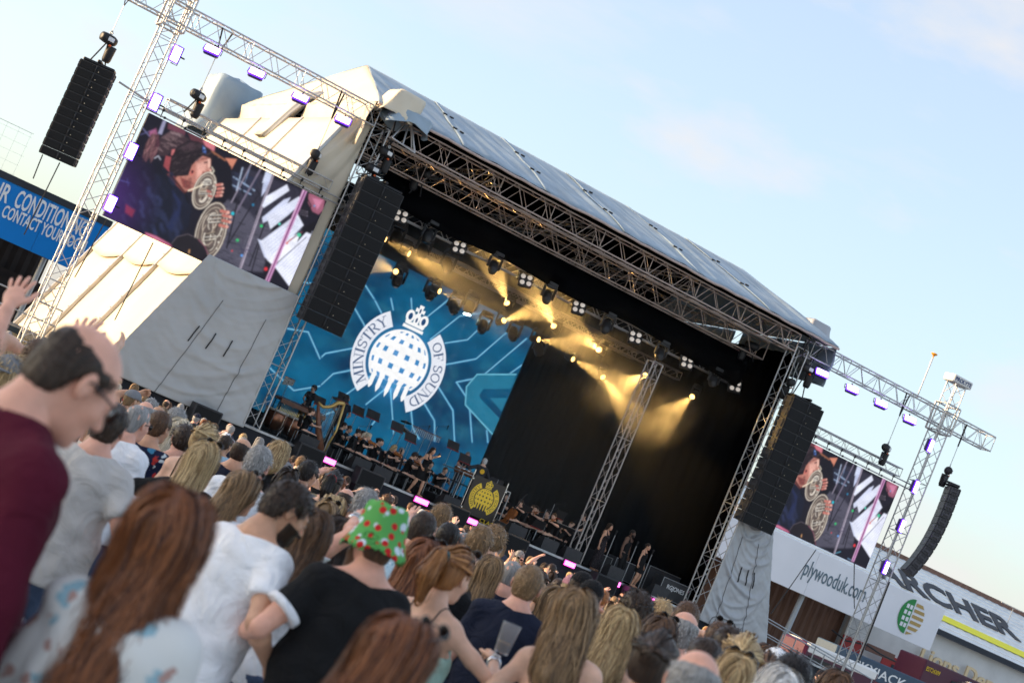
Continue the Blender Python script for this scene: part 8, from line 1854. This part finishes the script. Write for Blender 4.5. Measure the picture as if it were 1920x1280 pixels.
# ------------------------------------------------------------------ performers and their things
WOODV = pm('varnished wood', (.34, .11, .03), .25, 0, .25, 12, coat=.3); HARPG = pm('harp gold', (.62, .42, .14), .35, .4, .15); COPPER = pm('copper', (.36, .16, .09), .35, .9, .2); DWOOD = pm('rosewood', (.22, .09, .05), .4, 0, .25, 10); SIL = pm('silver plate', (.6, .6, .62), .2, 1, .1)
BK = CL['black']
def up_xy(px, py, y): q = on(px, py, y); return q[0], y
def perf(label, px, py, y, yaw, seated=False, h=None, fem=0, hair=None, top=None, bottom=None, skin='fair', base=DK, arms={}, extras=(), **k):
    q = on(px, py, y)
    fg = Fig(h or float(np.clip(q[2] - base + .118, 1.5, 1.9)) if not seated else 1.70 if not fem else 1.64, float(fem), sit=.50 if seated else None, **arms, **k)
    c, s_ = math.cos(yaw), math.sin(yaw); ox = fg.hc[0] * c - fg.hc[1] * s_; oy = fg.hc[0] * s_ + fg.hc[1] * c
    return person(label, q[0] - ox, y - oy, base, yaw, fg, skin, hair, top or ('fitted', BK, dict(sleeve=.7)), bottom or ('trousers', BK), .021, 'performers', extras)
def wpos(T, p): return Vector(T.location) + Matrix.Rotation(T.rotation_euler.z, 3, 'Z') @ Vector(tuple(p))
def fiddle(label, T, fg, kind='violin'):
    """wooden string instrument with neck and bow held by the player"""
    big = kind == 'cello'; L = .75 if big else .36; w = .42 if big else .20; th = .12 if big else .045
    if big: p0 = np.array([.02, .42, .14]); p1 = np.array([-.16, .16, 1.16])
    else: p0 = fg.neck + fg.R @ np.array([-.05, .07, -.02]); p1 = fg.arm[-1][1] + np.array([0, .02, .03])
    d = (p1 - p0); d = d / np.linalg.norm(d); nrm = np.array([.2, .6, .75]) if not big else np.array([0, .9, .4]); nrm = nrm - d * (nrm @ d); nrm /= np.linalg.norm(nrm); sd = np.cross(d, nrm)
    V = thing(kind, label, kind, wpos(T, p0), T.rotation_euler.z, 'string instruments')
    o2 = [(0, -.42), (.10, .02), (.30, .0), (.42, .15), (.50, .0)]
    prof = [(0, .50), (.06, .90), (.20, 1.0), (.34, .86), (.46, .60), (.58, .62), (.72, .82), (.86, .80), (.97, .50), (1.0, .0)]
    pol = [(a * L, b * w / 2) for a, b in prof] + [(a * L, -b * w / 2) for a, b in reversed(prof[:-1])]
    MB().prism(pol, 0, lambda a, b, k: Vector(tuple(d * a + sd * b + nrm * (k * th)))).build('body', WOODV, V)
    MB().tube([tuple(d * L * .9 + nrm * th), tuple(d * L * 1.75 + nrm * th * .9), tuple(d * L * 1.85 + nrm * th * .6)], L * .03, 6).build('neck', pm('ebony', (.02, .015, .012), .35), V)
    MB().box(tuple(d * L * .42 + nrm * (th + .01)), (L * .1, L * .1, L * .07)).build('bridge', WOODV, V)
    h = fg.arm[1][1] - p0; tip = d * L * .6 + nrm * (th + .02) + (np.array(d * L * .6) - h) * .9
    MB().tube([tuple(h + np.array([0, .03, .02])), tuple(tip)], .006 if not big else .009, 5).build('bow', WOODV, V)
    if big: MB().tube([(0, 0, 0), tuple(-d * .3)], .008, 5).build('end_pin', SIL, V)
    return V
CH_S = MB().box((0, 0, .46), (.42, .42, .05), bev=.02).mesh('seat', BLACK); CH_B = MB().box((0, -.2, .74), (.42, .04, .36), Matrix.Rotation(RAD(8), 3, 'X'), .02).mesh('backrest', BLACK); CH_L = MB().tube([(0, 0, 0), (0, 0, .45)], .012, 6).mesh('leg', STEEL)
nchair = [0]
def chair(who, x, y, yaw, base=DK):
    T = thing('orchestra_chair', 'black orchestra chair under ' + who, 'chair', (x, y, base), yaw, 'orchestra chairs')
    put('seat', CH_S, T); put('backrest', CH_B, T)
    for a in (-.18, .18):
        for b in (-.18, .18): put('leg', CH_L, T, (a, b, 0))
    return T
ST_D = MB().box((0, 0, 0), (.50, .012, .34), bev=.004).mesh('desk', BLACK); ST_P = MB().box((0, -.012, .02), (.42, .004, .28)).mesh('sheet', PAPER); ST_L = MB().box((0, -.025, -.17), (.52, .05, .015)).mesh('ledge', RED)
def mstand(label, x, y, yaw, base=DK, h=1.05, paper=True, tilt=-25):
    T = thing('music_stand', label, 'music stand', (x, y, base), yaw, 'music stands')
    R = Matrix.Translation((0, 0, h)) @ Matrix.Rotation(RAD(tilt), 4, 'X')
    D = put('desk', ST_D, T, mw=R); put('ledge', ST_L, D)
    if paper: put('sheet', ST_P, D)
    MB().tube([(0, 0, .12), (0, .02, h)], .012, 6).build('shaft', STEEL, T)
    for k in range(3):
        t = k * 2.094; MB().tube([(0, 0, .16), (.28 * math.cos(t), .28 * math.sin(t), .01)], .009, 5).build('foot', BLACK, T)
    return T
def mic_stand(label, x, y, h=1.5, base=DK, boom=None):
    T = thing('microphone_stand', label, 'microphone stand', (x, y, base), 0, 'microphone stands')
    MB().lathe([(.13, 0), (.13, .02), (.02, .03)], n=14).build('base', BLACK, T); MB().tube([(0, 0, .02), (0, 0, h)], .011, 6).build('shaft', STEEL, T)
    e = Vector(boom) + Vector((0, 0, h)) if boom else Vector((0, 0, h + .02))
    if boom: MB().tube([(0, 0, h), e], .009, 6).build('boom', BLACK, T)
    MB().lathe([(.014, -.12), (.018, -.02), (.028, .0), (.03, .03), (.018, .055)], o=e, n=10).build('microphone', BLACK, T, True); return T
RIGHT, LEFT = -math.pi / 2 - .45, math.pi / 2 + .45
vl = dict(armL=(-.24, .34, .50), armR=(.20, .34, .42), handL='grip', handR='grip')
# singers
T, fg = perf('woman singer in short black dress bending a knee, microphone to her mouth', 810, 850, .9, math.pi + .35, h=1.64, fem=1, skin='tan', hair=longh('dark', .3, .01, 250), top=('tank', BK, dict(hem=-.12)), bottom=('skirt', BK), arms=dict(armL=(-.10, .24, .60), handL='fist', armR=(.22, .12, .05)), extras=(ex_eyes(),), legs={-1: (-.10, .16, .08), 1: (.16, -.08, .08)}, lean=RAD(6), base=DK)
q = wpos(T, fg.arm[-1][1] + np.array([.02, .04, .06])); m = MB().lathe([(.012, -.1), (.016, .04), (.026, .06), (.026, .09), (.012, .11)], n=10, R=Matrix.Rotation(RAD(40), 3, 'X')).build('handheld_microphone', BLACK, None, True); m.location = q; tag(m, 'black microphone in the hand of the singer in the short dress', 'microphone')
SEQ = pattern('black sequin', (.012, .010, .012), [(.30, .22, .22), (.10, .08, .09)], 70, .2, 'dots')
perf('woman singer in long sparkling black gown, hair over her shoulder', 1143, 990, .9, math.pi + .55, fem=1, h=1.70, skin='tan', hair=longh('dark', .34, .012, 250), top=('tank', SEQ, {}), bottom=('gown', SEQ), extras=(ex_eyes(),), arms=dict(armL=(-.27, .04, -.1), armR=(.27, .04, -.08)))
perf('bearded man singer in black vest and black trousers', 1185, 1004, .9, math.pi + .5, h=1.80, skin='deep', hair=('short', 'black', dict(L=.02, n=200, seg=2, width=.008, th=.014)), top=('tank', BK, {}), extras=(ex_beard('black', .006), ex_eyes()))
perf('woman singer in black strappy dress, shortest of the three singers', 1212, 1033, .7, math.pi + .55, fem=1, h=1.58, skin='tan', hair=('bun', 'dark', dict(L=.1, n=200, seg=8, width=.012, th=.012)), top=('cami', BK, {}), bottom=('skirt', BK), extras=(ex_eyes(), ex_strap(-1, BK), ex_strap(1, BK)))
for i, (px, py) in enumerate(((1156, 993), (1198, 1008), (1222, 1036))):
    x, y = up_xy(px, py, .45); mic_stand('microphone stand before the %s of the three singers' % ('first', 'second', 'third')[i], x, .4, 1.48 - .05 * i)
# strings near the harp
def strings(label, px, py, y, yaw, fem, hair, kind='violin', skin='fair', paper=None):
    T, fg = perf(label, px, py, y, yaw, True, fem=fem, hair=hair, skin=skin, arms=vl if kind != 'cello' else dict(armL=(-.18, .26, .50), armR=(.30, .36, .06), handL='grip', handR='grip'), lean=RAD(6), extras=(ex_eyes(),), head=(RAD(-14), 0, RAD(18)))
    T.location.z = DK + (on(px, py, y)[2] - (DK + fg.hc[2])) * .0; chair(label.split(' playing')[0], T.location.x, T.location.y, yaw)
    fiddle(('reddish cello of ' if kind == 'cello' else 'orange-brown %s of ' % kind) + label.split(' playing')[0], T, fg, kind); return T
strings('dark-haired woman in black playing violin next to the harp', 672, 812, 3.0, RIGHT, 1, ('bun', 'dark', dict(L=.1, n=150, seg=8, width=.012)))
strings('blonde ponytailed woman in black playing violin beside the harp', 690, 822, 1.7, RIGHT - .2, 1, ('pony', 'pale', dict(L=.2, n=200, seg=10, width=.012)))
strings('blonde woman in black playing viola over a white music sheet', 737, 846, 2.2, RIGHT - .3, 1, ('bob', 'blonde', dict(L=.08, n=200, seg=7, width=.012)), 'viola')
strings('dark curly-haired man in black playing violin behind the singer', 775, 862, 1.6, RIGHT + .1, 0, ('curly', 'dark', dict(L=.03, n=250, seg=2, width=.012, th=.018)))
strings('woman with tied hair in black playing cello beside the emblem board', 975, 945, 1.9, LEFT - .2, 1, ('bun', 'dark', dict(L=.1, n=150, seg=8, width=.012)), 'cello')
strings('bearded man in black playing viola behind the cello', 1001, 962, 2.6, LEFT, 0, short('dark'), 'viola')
strings('man with glasses in black playing a bright orange violin', 1036, 974, 1.5, LEFT - .1, 0, short('brown'))
# further orchestra members in the half dark
for i, (px, py, y, yaw, fem, hc_, lab) in enumerate(((645, 800, 4.0, RIGHT, 0, 'dark', 'man in black with a flute behind the harp'), (700, 792, 5.2, RIGHT, 1, 'brown', 'brown-haired woman in black in the second row'), (722, 812, 5.0, RIGHT - .4, 0, 'dark', 'dark-haired man in black in the second row'), (757, 836, 4.4, RIGHT - .5, 0, 'grey', 'balding man in black behind the blonde viola player'), (940, 915, 4.6, LEFT - .2, 0, 'grey', 'grey-haired man in black behind the desk'), (1018, 935, 5.0, LEFT, 1, 'black', 'woman in black in the far second row'), (1060, 955, 5.4, LEFT, 0, 'dark', 'man in black behind the keyboard'))):
    T, fg = perf(lab, px, py, y, yaw, True, fem=fem, hair=('short' if not fem else 'bun', hc_, dict(L=.02 if not fem else .1, n=120, seg=2 if not fem else 7, width=.012)), arms=dict(armL=(-.12, .34, .42), armR=(.16, .34, .42), handL='grip', handR='grip'))
    chair(lab, T.location.x, T.location.y, yaw)
    if 'flute' in lab:
        a, b = wpos(T, fg.hc + np.array([-.03, .10, -.06])), wpos(T, fg.arm[1][1] + np.array([.25, .05, .02])); fl = MB().tube([a - a, b - a], .011, 8).build('flute', SIL); fl.location = a; tag(fl, 'silver flute played behind the harp', 'flute')
# percussion row
perf('woman percussionist in black with dark tied hair behind the marimba', 591, 720, 8.6, math.pi - .25, fem=1, base=DK + .45, h=1.70, hair=('pony', 'black', dict(L=.16, n=120, seg=9, width=.014)), head=(RAD(-25), 0, RAD(-40)), arms=dict(armL=(-.2, .35, .12), armR=(.2, .35, .12)))
perf('balding drummer in dark shirt silhouetted against the logo screen', 655, 740, 9.4, math.pi - .3, base=DK + .45, h=1.85, skin='pink', hair=('buzz', 'grey', dict(L=.005, n=80, seg=2, width=.008, th=.003)), top=('tee', CL['navy'], {}), arms=dict(armL=(-.25, .3, .15), armR=(.25, .3, .15)))
perf('bald percussionist in black behind the bongos', 878, 850, 8.2, math.pi + .1, base=DK + .45, h=1.75, skin='pink', hair=('buzz', 'grey', dict(L=.005, n=80, seg=2, width=.008, th=.003)), arms=dict(armL=(-.2, .35, .18), armR=(.2, .35, .18)), head=(RAD(-22), 0, 0))
def marimba():
    x0, x1 = on(523, 742, 6.0)[0], on(604, 782, 6.0)[0]; T = thing('marimba', 'long wooden marimba with brass resonator pipes', 'marimba', (x0, 6.0, DK)); L = x1 - x0
    MB().box((L / 2, -.32, 1.16), (L, .05, .16), bev=.01).build('front_rail', DWOOD, T); MB().box((L / 2, .32, 1.2), (L, .05, .10), bev=.01).build('rear_rail', DWOOD, T)
    n = 30; bar = MB().box((0, 0, 1.27), (L / n * .82, .52, .025), bev=.006).mesh('bar', DWOOD)
    for i in range(n):
        put('bar', bar, T, (L * (i + .5) / n, 0, 0)); MB().tube([(L * (i + .5) / n, -.2, 1.1), (L * (i + .5) / n, -.2, 1.1 - .75 * (1 - .6 * i / n))], L / n * .36, 8).build('resonator', BRASS, T, True)
    for x in (.06, L - .06):
        for y in (-.3, .3): MB().tube([(x, y, 0), (x, y, 1.16)], .02, 6).build('leg', BLACK, T)
marimba()
for i, (px, py, y) in enumerate(((512, 790, 3.0), (545, 808, 3.2))):
    x, _ = up_xy(px, py, y); T = thing('timpani', 'copper kettledrum behind the near stage post, %s one' % ('outer', 'inner')[i], 'drum', (x, y, DK), 0, 'kettledrums')
    MB().lathe([(.10, .12), (.26, .2), (.36, .42), (.37, .74)], n=24).build('kettle', COPPER, T, True); MB().lathe([(.385, .72), (.39, .78), (.36, .80), (.0, .80)], n=24).build('drumhead', pm('drum skin', (.55, .52, .46), .6), T, True)
    for k in range(6): t = k * 1.047; MB().tube([(.40 * math.cos(t), .40 * math.sin(t), .8), (.40 * math.cos(t), .40 * math.sin(t), .3), (.3 * math.cos(t), .3 * math.sin(t), .0)], .014, 6).build('strut', CHROME, T)
# harp and harpist
x, y = up_xy(604, 850, 1.3); H0 = thing('harp', 'tall concert harp with golden curved neck', 'harp', (x, y, DK), -.25)
MB().tube([(.0, 0, .02), (.12, 0, .9), (.02, 0, 1.78)], [.05, .035, .045], 10).build('column', HARPG, H0, True)
MB().tube([(.02, 0, 1.78), (-.16, 0, 1.74), (-.34, 0, 1.52), (-.56, 0, 1.42), (-.76, 0, 1.5)], [.06, .07, .06, .055, .04], 10).build('neck', HARPG, H0, True)
MB().tube([(-.76, 0, 1.5), (-.45, 0, .8), (-.10, 0, .08)], [.04, .09, .17], 10).build('soundbox', DWOOD, H0, True)
MB().box((-.04, 0, .05), (.4, .34, .1), bev=.03).build('foot', DWOOD, H0)
sm_ = MB()
for i in range(24):
    t = i / 23; a = Vector((.0 - .72 * t, 0, 1.70 - .22 * math.sin(t * 2.6) - .1 * t)); b = Vector((-.12 - .6 * t, 0, .15 + 1.28 * t)); sm_.tube([a, b], .0035, 3)
stuff(sm_.build('strings', pm('harp strings', (.6, .58, .5), .5), H0))
T, fg = perf('harpist in black reaching round the harp strings', 583, 776, 1.4, RIGHT + .3, True, fem=1, hair=('bun', 'dark', dict(L=.1, n=120, seg=7, width=.012)), arms=dict(armL=(-.16, .42, .30), armR=(.14, .44, .32)))
chair('the harpist', T.location.x, T.location.y, RIGHT + .3)
# conductor's podium
bx_, by_ = up_xy(903, 944, .95); bz = DK
D = thing('emblem_board', 'dark board with a yellow globe emblem in front of the podium', 'sign board', (bx_, by_, bz + .1))
put('print', bp.mesh('print', 1.25, 1.28, PRM), D, (0, -.022, .66)); MB().box((0, 0, .66), (1.25, .04, 1.28), bev=.008).build('panel', BLACK, D)
for s in (-.66, .66):
    MB().tube([(s, .05, -.1), (s, .05, 1.45)], .022, 8).build('upright', CHROME, D)
    for z in (.15, 1.15): MB().box((s, .0, z), (.09, .09, .07), bev=.02).build('clamp', CHROME, D)
fit_text('lettering', D, 'CLASSICAL', (bx_ + .15, by_ - .03, bz + .02), (bx_ + 1.25, by_ - .03, bz + .02), .14, pm('yellow print', hexc(226, 190, 30)), .004)
PR = thing('podium_rail', 'black steel rail round the conductor podium', 'railing', (bx_, by_ + .3, DK + .3))
for a, b in (((-.9, 0, 1.0), (1.0, 0, 1.0)), ((1.0, 0, 1.0), (1.0, 1.6, 1.0)), ((-.9, 0, 1.0), (-.9, 1.6, 1.0)), ((1.0, 0, 0), (1.0, 0, 1.0)), ((-.9, 0, 0), (-.9, 0, 1.0)), ((1.0, 1.6, 0), (1.0, 1.6, 1.0)), ((.4, 0, 0), (.4, 0, 1.0))): rod('bar', PR, a, b, .02, STEEL, 7)
def ex_badge(T, fg, Mh):
    pic = Pic(40, 40, (12, 12, 13), 1.0); me = None
    p = fg.T((0, -.145, .36)); g_ = MB().lathe([(.085, 0), (.085, .006), (0, .008)], n=16, R=Matrix.Rotation(RAD(90), 3, 'X')); put('emblem', g_.mesh('emblem', pm('yellow emblem', hexc(236, 180, 20), .6, 0, .2, 30)), T, p)
perf('white-haired conductor in black jacket with a yellow emblem on the back', 908, 866, 2.4, -.12, base=DK + .3, h=1.74, skin='fair', hair=short('white', L=.035, n=300), top=('jacket', CL['charcoal'], dict(sleeve=1.9)), extras=(ex_badge,), arms=dict(armL=(-.48, .22, .30), armR=(.30, .30, .25)))
# desk in front of the conductor, bongos, glockenspiel, cymbals
x, y = up_xy(868, 905, 3.6); T = thing('percussion_table', 'cluttered trap table with small drums before the bald percussionist', 'table', (x + .6, 5.0, DK)); MB().box((0, 0, .95), (1.5, .6, .05), bev=.01).build('top', BLACK, T)
for a in (-.65, .65):
    for b in (-.25, .25): MB().tube([(a, b, 0), (a, b, .93)], .015, 6).build('leg', STEEL, T)
for i in range(4):
    x, _ = up_xy(862 + 9 * i, 868 + 5 * i, 7.4); T = thing('bongo', 'tan bongo drum on a stand, %s of four' % ('first', 'second', 'third', 'fourth')[i], 'drum', (x, 7.4, DK + .45), 0, 'bongos'); MB().lathe([(.10, .85), (.13, 1.0), (.135, 1.08), (0, 1.085)], n=14).build('shell', WOODV, T, True); MB().lathe([(.142, 1.03), (.142, 1.08), (.13, 1.09)], n=14).build('hoop', CHROME, T, True); MB().tube([(0, 0, 0), (0, 0, .85)], .02, 6).build('stand', STEEL, T)
def cymbal(label, px, py, y, r=.28, tilt=.25):
    q = on(px, py, y); T = thing('cymbal', label, 'cymbal', (q[0], y, DK + .45), 0, 'cymbals'); z = q[2] - DK - .45
    MB().lathe([(.02, .03), (.05, .02), (.07, .0), (r, -.03), (r, -.034), (.05, -.01)], o=(0, 0, z), n=22, R=Matrix.Rotation(tilt, 3, 'X')).build('disc', pm('dark bronze', (.12, .09, .05), .35, .9), T, True); MB().tube([(0, 0, 0), (0, 0, z + .05)], .012, 6).build('stand', STEEL, T)
cymbal('large dark cymbal in front of the logo screen', 757, 803, 7.6, .34, .3); cymbal('small cymbal above the large one', 762, 790, 7.8, .22, -.2); cymbal('cymbal left of the drummer', 632, 747, 8.8, .2, .3)
for lab, (a, b), n in (('row of silver chimes hanging before the logo screen', ((673 + 2, 795), (708, 815)), 18), ('pale glockenspiel bars above the percussion', ((676 + 98, 797), (830, 815)), 16)):
    if 'chimes' in lab: a, b = (535, 705), (553, 715)
    p, q = Vector(on(*a, 7.2)), Vector(on(*b, 7.2)); q.z = p.z; T = thing('chime_rack', lab, 'chimes', (p.x, 7.2, DK + .45)); B = T.location
    MB().tube([p - B, q - B], .018, 6).build('bar', DWOOD, T); MB().tube([(p + q) / 2 - B, Vector(((p.x + q.x) / 2, 7.2, DK + .45)) - B], .012, 6).build('stand', STEEL, T)
    for i in range(n):
        c = p + (q - p) * (i + .5) / n - B; MB().tube([c, c - Vector((0, 0, .30 - .1 * i / n))], .011, 5).build('tube', SIL, T)
# music stands with red-edged desks
for i, (px, py, y, yaw, pap) in enumerate(((600, 752, 6.4, .2, 0), (672, 770, 6.6, .1, 0), (700, 778, 6.2, -.1, 0), (644, 745, 7.4, .2, 0), (745, 800, 5.6, 0, 0), (770, 820, 5.2, .1, 0), (720, 868, 1.2, 1.3, 1), (805, 893, 1.0, 1.1, 1), (624, 806, 1.0, 1.2, 1), (850, 835, 6.2, 0, 0), (872, 860, 5.6, 0, 0), (930, 905, 3.4, -.6, 0), (985, 955, 3.6, -1.0, 0), (1010, 985, 1.1, -1.2, 0), (1050, 965, 3.6, -1.2, 0))):
    q = on(px, py, y); mstand('%s %s, %s along the orchestra' % ('white music sheet on a stand' if pap else 'black music stand with red lower edge', 'near the stage front' if y < 2 else 'among the players', ('first', 'second', 'third', 'fourth', 'fifth', 'sixth', 'seventh', 'eighth', 'ninth', 'tenth', 'eleventh', 'twelfth', 'thirteenth', 'fourteenth', 'fifteenth')[i]), q[0], y, yaw, DK, max(.7, q[2] - DK), bool(pap))
for i, (px, py, y) in enumerate(((640, 745, 6.0), (690, 800, 3.4), (745, 850, 2.8), (800, 800, 6.4), (835, 800, 6.8), (860, 885, 2.0), (950, 900, 3.0), (1040, 955, 3.2), (1055, 945, 3.6))):
    q = on(px, py, y); mic_stand('boom microphone stand in the orchestra, %s from the harp' % ('first', 'second', 'third', 'fourth', 'fifth', 'sixth', 'seventh', 'eighth', 'ninth')[i], q[0] - .3, y, max(1.0, q[2] - DK - .1), DK, (.4, 0, .15))
# keyboard player
perf('man in black standing at a keyboard, looking down', 1093, 970, 2.6, math.pi / 2 + .5, h=1.72, hair=short('dark'), arms=dict(armL=(-.18, .38, .14), armR=(.2, .38, .12)), head=(RAD(-24), 0, 0))
x, y = up_xy(1066, 990, 2.2); T = thing('stage_keyboard', 'black keyboard on a crossed stand', 'keyboard', (x, y, DK), math.pi / 2 + .5)
MB().box((0, 0, .98), (1.3, .34, .11), bev=.02).build('case', BLACK, T); MB().box((0, .07, 1.038), (1.2, .16, .012)).build('keys', WHITE, T)
for s in (-1, 1): MB().tube([(s * .5, -.2, 0), (-s * .4, .15, .93)], .018, 6).build('stand_leg', BLACK, T)
# monitors, lamps and cases along the stage front
WB = MB().prism([(-.3, 0), (.3, 0), (.3, .12), (-.1, .42), (-.3, .42)], 0, lambda a, b, k: ((k - .5) * .62, -a, b)).mesh('body', CAB); WG = MB().box((0, 0, 0), (.56, .02, .44), bev=.01).mesh('grille', GRILLE)
for i, x in enumerate((1.9, 3.8, 4.6, 7.2, 9.9, 11.2, 12.2, 14.0, 16.0)):
    T = thing('wedge_monitor', 'black wedge loudspeaker on the stage lip, %s from the harp end' % ('first', 'second', 'third', 'fourth', 'fifth', 'sixth', 'seventh', 'eighth', 'ninth')[i], 'loudspeaker', (x, .5, DK), math.pi * (1 if i % 2 else .96), 'wedge loudspeakers'); put('body', WB, T); put('grille', WG, T, mw=Matrix.Translation((0, -.11, .27)) @ Matrix.Rotation(RAD(-53), 4, 'X') @ Matrix.Rotation(0, 4, 'Z'))
FS = MB().box((0, 0, .28), (.9, .5, .56), bev=.02).mesh('case', CAB)
for i, (px, py) in enumerate(((383, 778), (578, 866 - 15), (690, 897), (850, 962), (962, 1018), (1130, 1092), (1190, 1118))):
    q = on(px, py, -.35); T = thing('front_fill', 'low black loudspeaker standing against the stage front, %s from the near tower' % ('first', 'second', 'third', 'fourth', 'fifth', 'sixth', 'seventh')[i], 'loudspeaker', (q[0], -.35, q[2] - .3), 0, 'front fill loudspeakers'); put('case', FS, T); MB().box((0, -.255, .28), (.8, .02, .46), bev=.01).build('grille', GRILLE, T); MB().box((0, -.0, -(q[2] - .3 + .75) / 2), (.8, .4, q[2] - .3 + .73)).build('plinth', BLACK, T)
MAG = pm('magenta lamp face', (1, .5, .9), .3, 0, 0, emit=(1.0, .10, .60), estr=1.7); MAGR = pm('magenta lamp rim', (.1, .01, .08), .4, 0, 0, emit=(.9, .02, .5), estr=.5)
for i, (px, py, w) in enumerate(((615, 863, .50), (703, 900, .22), (790, 939, .5), (882, 976, .5), (980, 1020, .42), (1068, 1057, .42), (1152, 1092, .46), (1216, 1122, .46))):
    q = on(px, py, -.12); T = thing('batten_lamp', 'glowing pink lamp on the stage edge, %s from the harp' % ('first', 'second', 'third', 'fourth', 'fifth', 'sixth', 'seventh', 'eighth')[i], 'lamp', (q[0], -.12, q[2]), 0, 'pink stage-edge lamps')
    MB().box((0, .07, 0), (w + .06, .12, .22), bev=.03).build('housing', BLACK, T); MB().box((0, -.0, 0), (w + .03, .03, .19), bev=.01).build('rim', MAGR, T); MB().box((0, -.022, 0), (w, .015, .15), bev=.005).build('lamp_face', MAG, T)
for i, (px, py, y, w, h_) in enumerate(((1256, 1106, .9, 1.25, .72), (1240, 1080, 2.2, 1.6, .9), (1120, 1052, 2.0, .7, .6), (1168, 1050, 2.4, .9, .7), (1265, 1085, 3.2, 1.2, .9))):
    q = on(px, py, y); T = thing('flight_case', 'black flight case %s' % ('with white lettering near the far post', 'with grey edges behind the shortest singer', 'behind the sparkling gown', 'behind the bearded singer', 'at the back of the case pile')[i], 'case', (q[0], y, DK), 0, 'flight cases'); MB().box((0, 0, h_ / 2 + .05), (w, .6, h_), bev=.015).build('shell', CAB, T)
    for sx in (-1, 1):
        for z in (.06, h_ + .04): rod('edging', T, (sx * w / 2, -.3, .06), (sx * w / 2, -.3, h_ + .04), .014, STEEL, 4) if z < .1 else None
    for z in (.07, h_ + .03): rod('edging', T, (-w / 2, -.302, z), (w / 2, -.302, z), .012, STEEL, 4)
    if i == 0: fit_text('lettering', T, 'RGJONES', (q[0] - .38, y - .305, DK + .42), (q[0] + .38, y - .305, DK + .42), .16, SIGNW, .004)

# more players in the packed rows: copies of the seated ones
_src = [o for o in bpy.data.objects if o.name.startswith('person') and o.parent is None and 'second row' in o.get('label', '')]
for i, (px, py, y, yaw) in enumerate(((660, 790, 4.6, RIGHT), (685, 800, 4.2, RIGHT - .2), (712, 822, 3.4, RIGHT), (745, 822, 5.4, RIGHT - .5), (790, 850, 4.2, RIGHT - .6), (812, 862, 5.0, math.pi), (835, 880, 4.2, math.pi + .2), (955, 925, 5.6, LEFT), (985, 930, 5.8, LEFT), (1002, 948, 4.2, LEFT - .2), (1030, 958, 3.8, LEFT), (1048, 950, 6.2, LEFT), (1075, 975, 4.4, LEFT))):
    c = copy_tree(_src[i % len(_src)]); q = on(px, py, y); c.location = (q[0], y, DK); c.rotation_euler.z = yaw
    c['label'] = 'seated player in black in the packed rows, %s from the harp' % ('first', 'second', 'third', 'fourth', 'fifth', 'sixth', 'seventh', 'eighth', 'ninth', 'tenth', 'eleventh', 'twelfth', 'thirteenth')[i]
    chair('packed-row player, %s from the harp' % ('first', 'second', 'third', 'fourth', 'fifth', 'sixth', 'seventh', 'eighth', 'ninth', 'tenth', 'eleventh', 'twelfth', 'thirteenth')[i], q[0], y, yaw)

if 1:
    pass
